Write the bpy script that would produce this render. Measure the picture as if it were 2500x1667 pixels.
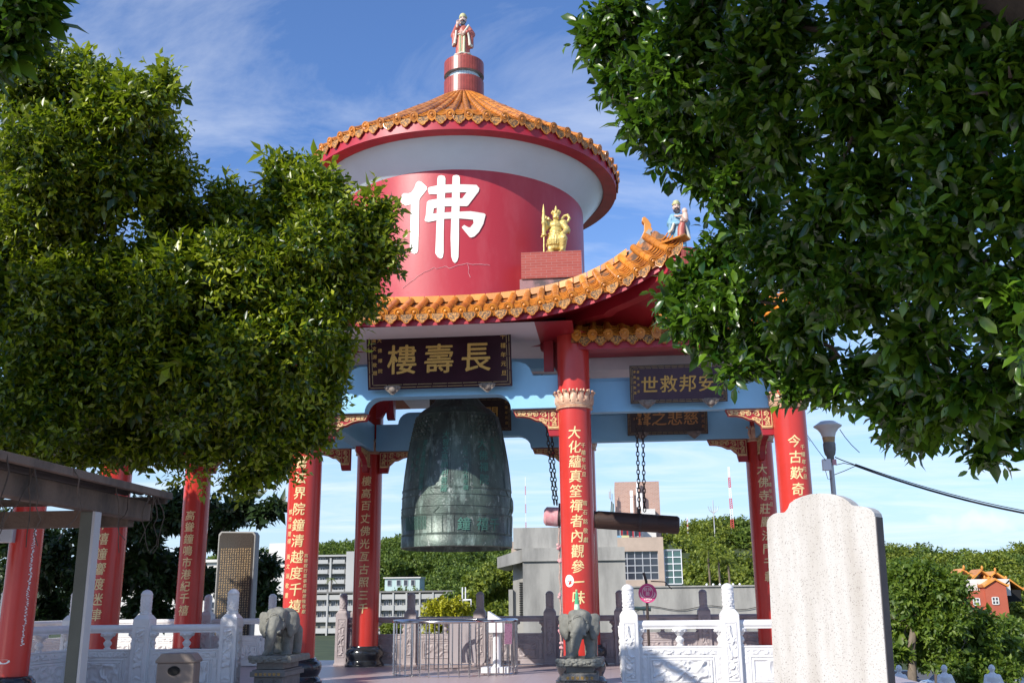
import bpy, bmesh, math, random
import numpy as np
from math import sin, cos, pi, radians, sqrt, atan2
from mathutils import Vector, Matrix, noise
from mathutils.geometry import tessellate_polygon

for o in list(bpy.data.objects):
    bpy.data.objects.remove(o)
SC = bpy.context.scene
COL = SC.collection
rnd = random.Random(7)

# ------------------------------------------------------------------ camera
cam_d = bpy.data.cameras.new("camera")
cam_d.sensor_width = 36.0
cam_d.sensor_fit = 'HORIZONTAL'
cam_d.lens = 34.73
cam_d.clip_start = 0.1
cam_d.clip_end = 6000
cam = bpy.data.objects.new("camera", cam_d)
COL.objects.link(cam)
_yaw, _pitch, _roll = radians(5.326), radians(14.848), radians(-0.564)
_f = Vector((-sin(_yaw) * cos(_pitch), cos(_yaw) * cos(_pitch), sin(_pitch)))
_r0 = Vector((cos(_yaw), sin(_yaw), 0))
_u0 = _r0.cross(_f)
_r = _r0 * cos(_roll) + _u0 * sin(_roll)
_u = _u0 * cos(_roll) - _r0 * sin(_roll)
cam.matrix_world = Matrix(((_r.x, _u.x, -_f.x, 3.634), (_r.y, _u.y, -_f.y, -21.426), (_r.z, _u.z, -_f.z, 1.583), (0, 0, 0, 1)))
SC.camera = cam

# ------------------------------------------------------------------ sky and sun
SUN_EL, SUN_AZ = radians(32.0), radians(40.0)          # azimuth: left of the camera side of the facade
S_DIR = Vector((-sin(SUN_AZ) * cos(SUN_EL), -cos(SUN_AZ) * cos(SUN_EL), sin(SUN_EL)))
W = bpy.data.worlds.new("World")
SC.world = W
W.use_nodes = True
wt = W.node_tree
wt.nodes.clear()
def wn(t, **k):
    n = wt.nodes.new(t)
    for a, b in k.items():
        setattr(n, a, b)
    return n
w_out = wn('ShaderNodeOutputWorld')
w_bg = wn('ShaderNodeBackground')
w_sky = wn('ShaderNodeTexSky', sky_type='NISHITA')
w_sky.sun_disc = False
w_sky.sun_elevation = SUN_EL
w_sky.sun_rotation = radians(180) + SUN_AZ
w_sky.altitude = 50
w_sky.air_density = 1.1
w_sky.dust_density = 0.35
w_sky.ozone_density = 3.0
w_bg.inputs['Strength'].default_value = 0.13
w_tc = wn('ShaderNodeTexCoord')
w_sep = wn('ShaderNodeSeparateXYZ')
wt.links.new(w_tc.outputs['Generated'], w_sep.inputs[0])
def wmath(op, a, b=None, c=None):
    n = wn('ShaderNodeMath', operation=op)
    for i, v in enumerate((a, b, c)):
        if v is None:
            continue
        if isinstance(v, (int, float)):
            n.inputs[i].default_value = v
        else:
            wt.links.new(v, n.inputs[i])
    return n.outputs[0]
# thin cirrus on a high flat layer: direction / height
zc = wmath('MAXIMUM', w_sep.outputs[2], 0.03)
zc = wmath('ADD', zc, 0.08)
cx = wmath('DIVIDE', w_sep.outputs[0], zc)
cy = wmath('DIVIDE', w_sep.outputs[1], zc)
w_cmb = wn('ShaderNodeCombineXYZ')
wt.links.new(cx, w_cmb.inputs[0]); wt.links.new(cy, w_cmb.inputs[1])
w_map = wn('ShaderNodeMapping')
w_map.inputs['Rotation'].default_value = (0, 0, radians(-38))
w_map.inputs['Scale'].default_value = (1.0, 2.2, 1.0)
w_map.inputs['Location'].default_value = (3.1, 1.7, 0)
wt.links.new(w_cmb.outputs[0], w_map.inputs[0])
n1 = wn('ShaderNodeTexNoise')
n1.inputs['Scale'].default_value = 0.85
n1.inputs['Detail'].default_value = 9
n1.inputs['Roughness'].default_value = 0.62
n1.inputs['Distortion'].default_value = 0.7
wt.links.new(w_map.outputs[0], n1.inputs['Vector'])
r1 = wn('ShaderNodeMapRange')
r1.inputs['From Min'].default_value = 0.45
r1.inputs['From Max'].default_value = 0.84
r1.inputs['To Max'].default_value = 0.72
wt.links.new(n1.outputs['Fac'], r1.inputs['Value'])
# one small cumulus low on the right
n2 = wn('ShaderNodeTexNoise')
n2.inputs['Scale'].default_value = 26
n2.inputs['Detail'].default_value = 7
wt.links.new(w_tc.outputs['Generated'], n2.inputs['Vector'])
def cloud_mask(d, wx, wz):
    d = Vector(d).normalized()
    h = Vector((d.y, -d.x, 0)).normalized()
    dv = wn('ShaderNodeVectorMath', operation='DOT_PRODUCT'); dv.inputs[1].default_value = h
    wt.links.new(w_tc.outputs['Generated'], dv.inputs[0])
    a = wmath('DIVIDE', dv.outputs['Value'], wx)
    b = wmath('DIVIDE', wmath('SUBTRACT', w_sep.outputs[2], d.z), wz)
    e = wmath('SQRT', wmath('ADD', wmath('MULTIPLY', a, a), wmath('MULTIPLY', b, b)))
    m = wmath('SUBTRACT', 1.0, e)
    fw = wmath('GREATER_THAN', w_sep.outputs[1], 0.0)
    m = wmath('ADD', wmath('MULTIPLY', m, 0.75), wmath('MULTIPLY', wmath('SUBTRACT', n2.outputs['Fac'], 0.5), 1.5))
    rr = wn('ShaderNodeMapRange')
    rr.inputs['From Min'].default_value = 0.12
    rr.inputs['From Max'].default_value = 0.6
    rr.inputs['To Max'].default_value = 0.8
    wt.links.new(m, rr.inputs['Value'])
    return wmath('MULTIPLY', rr.outputs[0], fw)
cm = cloud_mask((0.335, 0.940, 0.070), 0.062, 0.019)
mask = wmath('MAXIMUM', r1.outputs[0], cm)
hz = wn('ShaderNodeMapRange')
hz.inputs['From Min'].default_value = 0.0
hz.inputs['From Max'].default_value = 0.42
wt.links.new(w_sep.outputs[2], hz.inputs['Value'])
w_mix = wn('ShaderNodeMixRGB')
w_mix.inputs[2].default_value = (7.0, 7.3, 7.7, 1)
wt.links.new(mask, w_mix.inputs[0])
w_tint = wn('ShaderNodeMixRGB', blend_type='MULTIPLY')
w_tint.inputs[0].default_value = 1.0
w_tint.inputs[2].default_value = (0.80, 0.98, 1.30, 1)
wt.links.new(w_sky.outputs[0], w_tint.inputs[1])
w_hor = wn('ShaderNodeMixRGB')                      # pale blue air towards the horizon instead of a yellow band
w_hor.inputs[2].default_value = (4.1, 5.5, 7.0, 1)
hz2 = wmath('POWER', wmath('SUBTRACT', 1.0, hz.outputs[0]), 1.6)
wt.links.new(wmath('MULTIPLY', hz2, 0.92), w_hor.inputs[0])
wt.links.new(w_tint.outputs[0], w_hor.inputs[1])
wt.links.new(w_hor.outputs[0], w_mix.inputs[1])
wt.links.new(w_mix.outputs[0], w_bg.inputs['Color'])
wt.links.new(w_bg.outputs[0], w_out.inputs[0])

sun_d = bpy.data.lights.new("sun", 'SUN')
sun_d.energy = 5.0
sun_d.angle = radians(0.5)
sun_d.color = (1.0, 0.94, 0.85)
sun = bpy.data.objects.new("sun", sun_d)
COL.objects.link(sun)
sun.rotation_euler = (-S_DIR).to_track_quat('-Z', 'Y').to_euler()
sun.location = (-20, -25, 30)

SC.view_settings.view_transform = 'Standard'
SC.view_settings.look = 'None'
SC.view_settings.exposure = 0.25
SC.view_settings.gamma = 1.0
SC.render.engine = 'CYCLES'
SC.cycles.max_bounces = 6
SC.cycles.transparent_max_bounces = 6
SC.cycles.use_denoising = True

# ------------------------------------------------------------------ helpers
class MB:
    """collects faces and builds ONE mesh object; vertices are world coordinates"""
    def __init__(self):
        self.v = []; self.f = []; self.s = []
        self.m = Matrix.Identity(4)
    def add(self, vs, fs, smooth=False):
        b = len(self.v)
        m = self.m
        self.v += [m @ Vector(p) for p in vs]
        self.f += [tuple(b + i for i in f) for f in fs]
        self.s += [smooth] * len(fs)
        return self
    def box(self, c, s, rz=0.0, taper=1.0):
        x, y, z = s[0] / 2, s[1] / 2, s[2] / 2
        cr, sr = cos(rz), sin(rz)
        vs = []
        for k, (i, j) in ((-1, (1, 1)), (1, (taper, taper))):
            for a, b in ((-1, -1), (1, -1), (1, 1), (-1, 1)):
                px, py = a * x * i, b * y * j
                vs.append((c[0] + px * cr - py * sr, c[1] + px * sr + py * cr, c[2] + k * z))
        return self.add(vs, [(3, 2, 1, 0), (4, 5, 6, 7), (0, 1, 5, 4), (1, 2, 6, 5), (2, 3, 7, 6), (3, 0, 4, 7)])
    def span(self, a, b):
        return self.box([(a[i] + b[i]) / 2 for i in range(3)], [abs(b[i] - a[i]) for i in range(3)])
    def lathe(self, c, prof, n=32, caps=True, a0=0.0, a1=2 * pi, smooth=True, rot=0.0):
        full = abs(a1 - a0 - 2 * pi) < 1e-6
        k = n if full else n + 1
        vs = []
        for r, z in prof:
            for i in range(k):
                a = a0 + (a1 - a0) * i / n + rot
                vs.append((c[0] + r * cos(a), c[1] + r * sin(a), c[2] + z))
        fs = []
        for j in range(len(prof) - 1):
            for i in range(n):
                i2 = (i + 1) % k
                fs.append((j * k + i, j * k + i2, (j + 1) * k + i2, (j + 1) * k + i))
        self.add(vs, fs, smooth)
        if caps and full:
            b = len(self.v) - len(vs)
            if prof[0][0] > 1e-4:
                self.f.append(tuple(b + i for i in range(k))[::-1]); self.s.append(False)
            if prof[-1][0] > 1e-4:
                self.f.append(tuple(b + (len(prof) - 1) * k + i for i in range(k))); self.s.append(False)
        return self
    def tube(self, pts, r, n=8, caps=True, smooth=True):
        pts = [Vector(p) for p in pts]
        rs = r if isinstance(r, (list, tuple)) else [r] * len(pts)
        vs = []
        up = None
        for i, p in enumerate(pts):
            t = (pts[min(i + 1, len(pts) - 1)] - pts[max(i - 1, 0)]).normalized()
            if up is None:
                up = Vector((0, 0, 1)) if abs(t.z) < 0.9 else Vector((1, 0, 0))
            s = t.cross(up).normalized()
            up = s.cross(t).normalized()
            for k in range(n):
                a = 2 * pi * k / n
                vs.append(p + (s * cos(a) + up * sin(a)) * rs[i])
        fs = []
        for j in range(len(pts) - 1):
            for k in range(n):
                k2 = (k + 1) % n
                fs.append((j * n + k, j * n + k2, (j + 1) * n + k2, (j + 1) * n + k))
        self.add(vs, fs, smooth)
        if caps:
            b = len(self.v) - len(vs)
            self.f.append(tuple(b + k for k in range(n))[::-1]); self.s.append(False)
            self.f.append(tuple(b + (len(pts) - 1) * n + k for k in range(n))); self.s.append(False)
        return self
    def prism(self, poly, origin, ux, uy, un, t):
        """polygon in the plane (ux, uy) at origin, extruded by t along un"""
        o, ux, uy, un = Vector(origin), Vector(ux), Vector(uy), Vector(un)
        n = len(poly)
        vs = [o + ux * p[0] + uy * p[1] for p in poly] + [o + ux * p[0] + uy * p[1] + un * t for p in poly]
        tri = tessellate_polygon([[Vector((p[0], p[1], 0)) for p in poly]])
        fs = [tuple(a) for a in tri] + [tuple(n + i for i in a)[::-1] for a in tri]
        fs += [(i, (i + 1) % n, n + (i + 1) % n, n + i) for i in range(n)]
        return self.add(vs, fs)
    def ball(self, c, r, n=10, m=7, rot=None):
        rr = r if isinstance(r, (tuple, list)) else (r, r, r)
        vs = [(0, 0, -1)]
        for j in range(1, m):
            t = -pi / 2 + pi * j / m
            for i in range(n):
                a = 2 * pi * i / n
                vs.append((cos(t) * cos(a), cos(t) * sin(a), sin(t)))
        vs.append((0, 0, 1))
        fs = [(0, 1 + (i + 1) % n, 1 + i) for i in range(n)]
        for j in range(m - 2):
            for i in range(n):
                i2 = (i + 1) % n
                fs.append((1 + j * n + i, 1 + j * n + i2, 1 + (j + 1) * n + i2, 1 + (j + 1) * n + i))
        last = len(vs) - 1
        fs += [(last, 1 + (m - 2) * n + i, 1 + (m - 2) * n + (i + 1) % n) for i in range(n)]
        M = rot if rot else Matrix.Identity(3)
        c = Vector(c)
        return self.add([c + M @ Vector((v[0] * rr[0], v[1] * rr[1], v[2] * rr[2])) for v in vs], fs, True)
    def grid(self, fn, nu, nv, smooth=True):
        vs = [fn(i / nu, j / nv) for j in range(nv + 1) for i in range(nu + 1)]
        k = nu + 1
        fs = [(j * k + i, j * k + i + 1, (j + 1) * k + i + 1, (j + 1) * k + i) for j in range(nv) for i in range(nu)]
        return self.add(vs, fs, smooth)
    def build(self, name, mat, parent=None, sharp=40, bevel=0.0, fix=True):
        me = bpy.data.meshes.new(name)
        me.from_pydata([tuple(p) for p in self.v], [], self.f)
        me.polygons.foreach_set('use_smooth', self.s)
        if fix:
            bm = bmesh.new(); bm.from_mesh(me)
            bmesh.ops.recalc_face_normals(bm, faces=bm.faces)
            bm.to_mesh(me); bm.free()
        if sharp and any(self.s):
            me.set_sharp_from_angle(angle=radians(sharp))
        me.update()
        return link(name, me, mat, parent, bevel)

def link(name, me, mat, parent=None, bevel=0.0):
    o = bpy.data.objects.new(name, me)
    COL.objects.link(o)
    if mat:
        me.materials.append(mat)
    if parent is not None:
        o.parent = parent
        o.matrix_parent_inverse = world_of(parent).inverted()
    if bevel:
        b = o.modifiers.new('bevel', 'BEVEL')
        b.width = bevel; b.segments = 2; b.limit_method = 'ANGLE'; b.angle_limit = radians(40)
    return o

def world_of(o):
    m = Matrix.Translation(o.location) @ o.rotation_euler.to_matrix().to_4x4() @ Matrix.Diagonal((*o.scale, 1))
    if o.parent:
        return world_of(o.parent) @ o.matrix_parent_inverse @ m
    return m

def thing(name, label, cat, loc=(0, 0, 0), group=None):
    o = bpy.data.objects.new(name, None)
    o.empty_display_size = 0.2
    COL.objects.link(o)
    o.location = loc
    return tag(o, label, cat, group)

def tag(o, label, cat, group=None):
    o['label'] = label; o['category'] = cat
    if group:
        o['group'] = group
    return o

def kind(o, k):
    o['kind'] = k
    return o

def kids(o):
    return [c for c in bpy.data.objects if c.parent == o]

def copy_tree(o, parent=None, M=None):
    """copies a thing (or part) with its parts and sub-parts; M moves it in world space"""
    c = o.copy()
    COL.objects.link(c)
    if parent is not None:
        inv = o.matrix_parent_inverse.copy()
        c.parent = parent
        c.matrix_parent_inverse = inv          # setting a parent clears it
    for ch in kids(o):
        copy_tree(ch, c)
    if M is not None:
        if parent is None:
            w = M @ world_of(o)
            c.location = w.to_translation(); c.rotation_euler = w.to_euler(); c.scale = w.to_scale()
        else:
            c.matrix_parent_inverse = world_of(parent).inverted() @ M @ world_of(o.parent) @ o.matrix_parent_inverse
    return c

# ------------------------------------------------------------------ materials
def mat(name, col, rough=0.6, var=0.12, nscale=3.0, bump=0.0, bscale=40.0, metal=0.0, spec=0.5, col2=None, mix=(0.45, 0.65),
        stretch=(1, 1, 1), coat=0.0, detail=6.0, trans=0.0):
    m = bpy.data.materials.new(name)
    m.use_nodes = True
    nt = m.node_tree
    b = nt.nodes['Principled BSDF']
    b.inputs['Roughness'].default_value = rough
    b.inputs['Metallic'].default_value = metal
    b.inputs['Specular IOR Level'].default_value = spec
    if coat:
        b.inputs['Coat Weight'].default_value = coat
        b.inputs['Coat Roughness'].default_value = 0.12
    tc = nt.nodes.new('ShaderNodeTexCoord')
    mp = nt.nodes.new('ShaderNodeMapping')
    mp.inputs['Scale'].default_value = stretch
    nt.links.new(tc.outputs['Object'], mp.inputs[0])
    nz = nt.nodes.new('ShaderNodeTexNoise')
    nz.inputs['Scale'].default_value = nscale
    nz.inputs['Detail'].default_value = detail
    nz.inputs['Roughness'].default_value = 0.62
    nt.links.new(mp.outputs[0], nz.inputs['Vector'])
    rp = nt.nodes.new('ShaderNodeValToRGB')
    if col2 is None:
        a = [max(0, c * (1 - var)) for c in col]; d = [min(1, c * (1 + var)) for c in col]
        rp.color_ramp.elements[0].position = 0.3; rp.color_ramp.elements[1].position = 0.7
    else:
        a, d = col, col2
        rp.color_ramp.elements[0].position = mix[0]; rp.color_ramp.elements[1].position = mix[1]
    rp.color_ramp.elements[0].color = (*a, 1); rp.color_ramp.elements[1].color = (*d, 1)
    nt.links.new(nz.outputs['Fac'], rp.inputs[0])
    nt.links.new(rp.outputs[0], b.inputs['Base Color'])
    if bump:
        n2 = nt.nodes.new('ShaderNodeTexNoise')
        n2.inputs['Scale'].default_value = bscale
        n2.inputs['Detail'].default_value = 4
        nt.links.new(tc.outputs['Object'], n2.inputs['Vector'])
        bp = nt.nodes.new('ShaderNodeBump')
        bp.inputs['Strength'].default_value = bump
        bp.inputs['Distance'].default_value = 0.02
        nt.links.new(n2.outputs['Fac'], bp.inputs['Height'])
        nt.links.new(bp.outputs[0], b.inputs['Normal'])
    return m

def brick_mat(name, c1, c2, mortar, bw, bh, msize=0.012, rough=0.4, offset=0.5, rot=None, spec=0.5):
    m = mat(name, c1, rough, spec=spec)
    nt = m.node_tree; b = nt.nodes['Principled BSDF']
    tc = nt.nodes['Texture Coordinate']
    br = nt.nodes.new('ShaderNodeTexBrick')
    br.offset = offset
    br.inputs['Color1'].default_value = (*c1, 1)
    br.inputs['Color2'].default_value = (*c2, 1)
    br.inputs['Mortar'].default_value = (*mortar, 1)
    br.inputs['Scale'].default_value = 1.0
    br.inputs['Mortar Size'].default_value = msize
    br.inputs['Brick Width'].default_value = bw
    br.inputs['Row Height'].default_value = bh
    mp = nt.nodes.new('ShaderNodeMapping')
    if rot:
        mp.inputs['Rotation'].default_value = rot
    nt.links.new(tc.outputs['Object'], mp.inputs[0])
    nt.links.new(mp.outputs[0], br.inputs['Vector'])
    nt.links.new(br.outputs['Color'], b.inputs['Base Color'])
    return m

def leaf_mat(name, c_dark, c_light, trans_col, rough=0.32, tw=0.35, p0=0.1):
    m = bpy.data.materials.new(name)
    m.use_nodes = True
    nt = m.node_tree
    b = nt.nodes['Principled BSDF']
    out = nt.nodes['Material Output']
    b.inputs['Roughness'].default_value = rough
    b.inputs['Specular IOR Level'].default_value = 0.5
    g = nt.nodes.new('ShaderNodeNewGeometry')
    rp = nt.nodes.new('ShaderNodeValToRGB')
    rp.color_ramp.elements[0].color = (*c_dark, 1)
    rp.color_ramp.elements[1].color = (*c_light, 1)
    rp.color_ramp.elements[0].position = p0
    rp.color_ramp.elements[1].position = 1.0
    nt.links.new(g.outputs['Random Per Island'], rp.inputs[0])
    nt.links.new(rp.outputs[0], b.inputs['Base Color'])
    tr = nt.nodes.new('ShaderNodeBsdfTranslucent')
    tr.inputs['Color'].default_value = (*trans_col, 1)
    mx = nt.nodes.new('ShaderNodeMixShader')
    mx.inputs[0].default_value = tw
    nt.links.new(b.outputs[0], mx.inputs[1]); nt.links.new(tr.outputs[0], mx.inputs[2])
    nt.links.new(mx.outputs[0], out.inputs['Surface'])
    return m

M_ = {}
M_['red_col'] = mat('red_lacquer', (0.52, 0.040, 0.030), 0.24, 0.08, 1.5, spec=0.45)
M_['red_drum'] = mat('red_painted_plaster', (0.41, 0.030, 0.044), 0.40, 0.10, 1.3, bump=0.05, bscale=25, spec=0.4, col2=(0.46, 0.075, 0.09), mix=(.46, .78), stretch=(1, 1, .35))
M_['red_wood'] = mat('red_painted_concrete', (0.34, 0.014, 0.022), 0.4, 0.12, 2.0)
M_['red_fascia'] = mat('red_fascia', (0.40, 0.018, 0.034), 0.45, 0.2, 3.0)
M_['blue'] = mat('pale_blue_paint', (0.27, 0.56, 0.77), 0.5, 0.05, 1.2)
M_['sky_tinted_plaster'] = mat('sky_tinted_plaster', (0.56, 0.70, 0.78), 0.35, 0.06, 0.8, spec=0.5)  # white plaster with the sky's blue light mixed into its base colour
M_['ceiling'] = mat('white_ceiling_paint', (0.70, 0.67, 0.66), 0.6, 0.08, 1.0)
M_['tile'] = mat('orange_glazed_tile', (0.36, 0.105, 0.014), 0.28, 0.3, 5.0, bump=0.15, bscale=18, col2=(0.68, 0.245, 0.03), mix=(0.3, 0.55))
M_['tile_base'] = mat('weathered_pan_tile', (0.10, 0.055, 0.03), 0.6, 0.3, 4.0, bump=0.3, col2=(0.52, 0.17, 0.025), mix=(0.42, 0.6))
M_['tile_drip'] = mat('stamped_drip_tile', (0.13, 0.07, 0.035), 0.5, 0.3, 26.0, bump=1.0, bscale=50, col2=(0.62, 0.28, 0.06), mix=(0.45, 0.56))
M_['ridge'] = mat('orange_ridge_brick', (0.68, 0.27, 0.045), 0.4, 0.15, 3.0, bump=0.1)
M_['mortar'] = mat('grey_cement', (0.30, 0.29, 0.28), 0.8, 0.3, 4.0, bump=0.4, col2=(0.14, 0.12, 0.11))
M_['red_tile'] = brick_mat('red_ceramic_tile', (0.32, 0.06, 0.035), (0.37, 0.075, 0.045), (0.36, 0.15, 0.12), 0.235, 0.062, 0.006, 0.3, rot=(pi / 2, 0, 0))
M_['mosaic'] = brick_mat('white_mosaic', (0.62, 0.62, 0.58), (0.55, 0.55, 0.52), (0.3, 0.3, 0.28), 0.045, 0.045, 0.006, 0.5)
M_['gold'] = mat('gold_paint', (0.62, 0.47, 0.15), 0.38, 0.15, 6.0, bump=0.25, bscale=70, metal=0.25)
M_['gold_text'] = mat('gold_leaf_lettering', (0.55, 0.33, 0.07), 0.5, 0.35, 60.0, bump=0.3, bscale=150)
M_['col_text'] = mat('pale_gold_lettering', (0.80, 0.62, 0.30), 0.5, 0.15, 10.0)
M_['gold_pink'] = mat('gilded_lotus', (0.60, 0.34, 0.22), 0.38, 0.3, 10.0, bump=0.5, bscale=50, col2=(0.72, 0.50, 0.33), metal=0.1)
M_['relief_gold'] = mat('gilded_relief', (0.62, 0.42, 0.20), 0.45, 0.25, 20.0, bump=0.4, bscale=60)
M_['plaque'] = mat('dark_lacquer_board', (0.034, 0.012, 0.020), 0.14, 0.2, 2.0, spec=0.55)
M_['plaque2'] = mat('violet_lacquer_board', (0.036, 0.020, 0.042), 0.2, 0.2, 2.0, spec=0.5)
M_['plaque_dark'] = mat('brown_lacquer_frame', (0.040, 0.024, 0.020), 0.4, 0.3, 6.0)
M_['plaque_line'] = mat('dull_gold_line', (0.34, 0.24, 0.11), 0.5, 0.2, 8.0)
M_['pewter'] = mat('pewter_mount', (0.20, 0.165, 0.135), 0.5, 0.3, 18.0, bump=0.9, bscale=40)
M_['white_char'] = mat('cream_white_paint', (0.80, 0.76, 0.68), 0.45, 0.03, 2.0)
M_['black_base'] = mat('polished_dark_granite', (0.024, 0.026, 0.030), 0.16, 0.3, 60.0, spec=0.6)
M_['rope'] = mat('braided_rope', (0.42, 0.30, 0.26), 0.9, 0.3, 30.0, bump=0.6)
M_['iron'] = mat('rusty_black_iron', (0.045, 0.030, 0.026), 0.6, 0.4, 20.0)
M_['log'] = mat('dark_timber', (0.040, 0.020, 0.014), 0.55, 0.4, 3.0, stretch=(0.6, 8, 8), bump=0.4)
M_['pink'] = mat('faded_pink_wrap', (0.62, 0.27, 0.30), 0.5, 0.25, 5.0, col2=(0.66, 0.46, 0.45))
M_['steel'] = mat('stainless_steel', (0.55, 0.55, 0.56), 0.16, 0.05, 3.0, metal=1.0)
M_['white_metal'] = mat('white_enamel', (0.78, 0.78, 0.79), 0.4, 0.04, 3.0)
M_['marble'] = mat('white_carved_marble', (0.70, 0.69, 0.68), 0.55, 0.07, 3.0, bump=0.12, bscale=60)
M_['granite'] = mat('pink_grey_granite', (0.36, 0.31, 0.31), 0.6, 0.18, 3.0, bump=0.15, bscale=80)
M_['stone_grey'] = mat('grey_carved_stone', (0.19, 0.19, 0.165), 0.75, 0.2, 9.0, bump=0.35, bscale=45)
M_['stone_dark'] = mat('dark_pedestal_stone', (0.17, 0.165, 0.155), 0.7, 0.25, 5.0, bump=0.3, bscale=60)
M_['concrete'] = mat('stained_concrete', (0.34, 0.33, 0.30), 0.85, 0.14, 0.9, bump=0.3, bscale=8, col2=(0.20, 0.195, 0.18), mix=(0.42, 0.66), stretch=(1, 1, 0.22))
M_['beige'] = mat('beige_cladding', (0.42, 0.325, 0.255), 0.8, 0.10, 1.0)
M_['offwhite'] = mat('offwhite_render', (0.62, 0.60, 0.56), 0.8, 0.10, 0.3)
M_['glass'] = mat('dark_window_glass', (0.035, 0.040, 0.055), 0.08, 0.3, 0.3, spec=0.8)
M_['glass_green'] = mat('greenish_glass', (0.06, 0.12, 0.11), 0.08, 0.3, 0.3, spec=0.8)
M_['frame_grey'] = mat('grey_aluminium', (0.45, 0.45, 0.46), 0.45, 0.05, 3.0, metal=0.3)
M_['bark'] = mat('grey_brown_bark', (0.085, 0.066, 0.05), 0.9, 0.4, 8.0, bump=0.9, bscale=14, stretch=(1, 1, 0.3))
M_['bark_light'] = mat('pale_bark', (0.17, 0.135, 0.10), 0.9, 0.35, 6.0, bump=0.8, bscale=12, stretch=(1, 1, 0.4))
M_['floor'] = brick_mat('pink_terrazzo_paving', (0.42, 0.325, 0.315), (0.44, 0.34, 0.33), (0.34, 0.27, 0.26), 0.9, 0.9, 0.008, 0.38, offset=0.0)
M_['asphalt'] = mat('worn_asphalt', (0.10, 0.10, 0.10), 0.9, 0.25, 2.0, bump=0.2)
M_['earth'] = mat('green_undergrowth', (0.030, 0.048, 0.014), 0.95, 0.4, 0.15, col2=(0.06, 0.08, 0.025))
M_['paper_white'] = mat('white_paper', (0.78, 0.78, 0.76), 0.6, 0.02)
M_['wire'] = mat('black_cable', (0.02, 0.02, 0.022), 0.6, 0.1)

def vary_pieces(m, lo=0.68, hi=1.12):
    """every separate piece of the mesh gets its own slightly different tone"""
    nt = m.node_tree; b = nt.nodes['Principled BSDF']
    src = b.inputs['Base Color'].links[0].from_socket
    g = nt.nodes.new('ShaderNodeNewGeometry')
    r = nt.nodes.new('ShaderNodeMapRange'); r.inputs['To Min'].default_value = lo; r.inputs['To Max'].default_value = hi
    nt.links.new(g.outputs['Random Per Island'], r.inputs['Value'])
    mx = nt.nodes.new('ShaderNodeMixRGB'); mx.blend_type = 'MULTIPLY'; mx.inputs[0].default_value = 1.0
    nt.links.new(src, mx.inputs[1]); nt.links.new(r.outputs[0], mx.inputs[2])
    nt.links.new(mx.outputs[0], b.inputs['Base Color'])
for k in ('tile', 'tile_drip', 'ridge'):
    vary_pieces(M_[k])

# ------------------------------------------------------------------ writing: CJK glyphs from Blender's built-in font
TXT = {}
def prepare_glyphs(chars, bold=0.0):
    tmp = []
    for ch in sorted(set(chars)):
        cu = bpy.data.curves.new('glyph', 'FONT')
        cu.body = ch; cu.offset = bold; cu.resolution_u = 2
        o = bpy.data.objects.new('glyph', cu); COL.objects.link(o); tmp.append((ch, o, cu))
    dg = bpy.context.evaluated_depsgraph_get(); dg.update()
    for ch, o, cu in tmp:
        me = o.evaluated_get(dg).to_mesh()
        bm = bmesh.new(); bm.from_mesh(me)
        bmesh.ops.triangulate(bm, faces=bm.faces)
        for it in range(3):          # short pieces, so that a stroke can follow a round column
            es = [e for e in bm.edges if abs(e.verts[0].co.x - e.verts[1].co.x) > 0.16]
            if not es: break
            bmesh.ops.subdivide_edges(bm, edges=es, cuts=1); bmesh.ops.triangulate(bm, faces=bm.faces)
        bm.verts.index_update()
        v = [(p.co.x, p.co.y) for p in bm.verts]
        f = [tuple(p.index for p in q.verts) for q in bm.faces]
        bm.free()
        xs = [p[0] for p in v]; ys = [p[1] for p in v]
        mx, my = (min(xs) + max(xs)) / 2, (min(ys) + max(ys)) / 2
        if ch in '一二三':
            my = 0.36
        TXT[ch] = ([((x - mx), (y - my)) for x, y in v], f)
    xs = [-.42 + .07 * k for k in range(13)]
    TXT['一'] = ([(x, -.045 + .05 * x) for x in xs] + [(x, .035 + .05 * x) for x in xs], [(k, k + 1, 14 + k, 13 + k) for k in range(12)])
    for ch, o, cu in tmp:
        bpy.data.objects.remove(o); bpy.data.curves.remove(cu)
A_TXT = '佛光騰法界院鐘清越度千禧'
B_TXT = '大化蘊真筌禪者內觀參一味'
C_TXT = '今古歎奇觀鐘聲傳萬里'
D_TXT = '千禧鐘響渡迷津'
E_TXT = '樓高百丈佛光亙古照三千'
F_TXT = '大佛寺莊嚴法門千載'
G_TXT = '高聳鐘鳴市港紀千禧'
prepare_glyphs(A_TXT + B_TXT + C_TXT + D_TXT + E_TXT + F_TXT + G_TXT + '長壽樓安邦救世慈悲之聲開門千禧年元旦大佛禪院黃文淵敬題李進勇基隆市長周石銘獻鄧高雄銀行董事陳建隆敬書財神殿大智文殊師利菩薩公元一九九九年鑄湖北黃梅超法製造廠祈福平安')

BOLD = ((-0.014, -0.008), (0.014, 0.0), (0.0, 0.014))      # three close layers make the heavier brush stroke
def flat_text(mb, ch, c, ux, uy, un, size, t=0.012, slant=0.08):
    v, f = TXT[ch]
    c, ux, uy, un = Vector(c), Vector(ux), Vector(uy), Vector(un)
    n = len(v)
    for k, (dx, dy) in enumerate(BOLD):
        mb.add([c + ux * ((x + dx + slant * y) * size) + uy * ((y + dy) * size) + un * (t + 0.0012 * k) for x, y in v], f)

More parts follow.
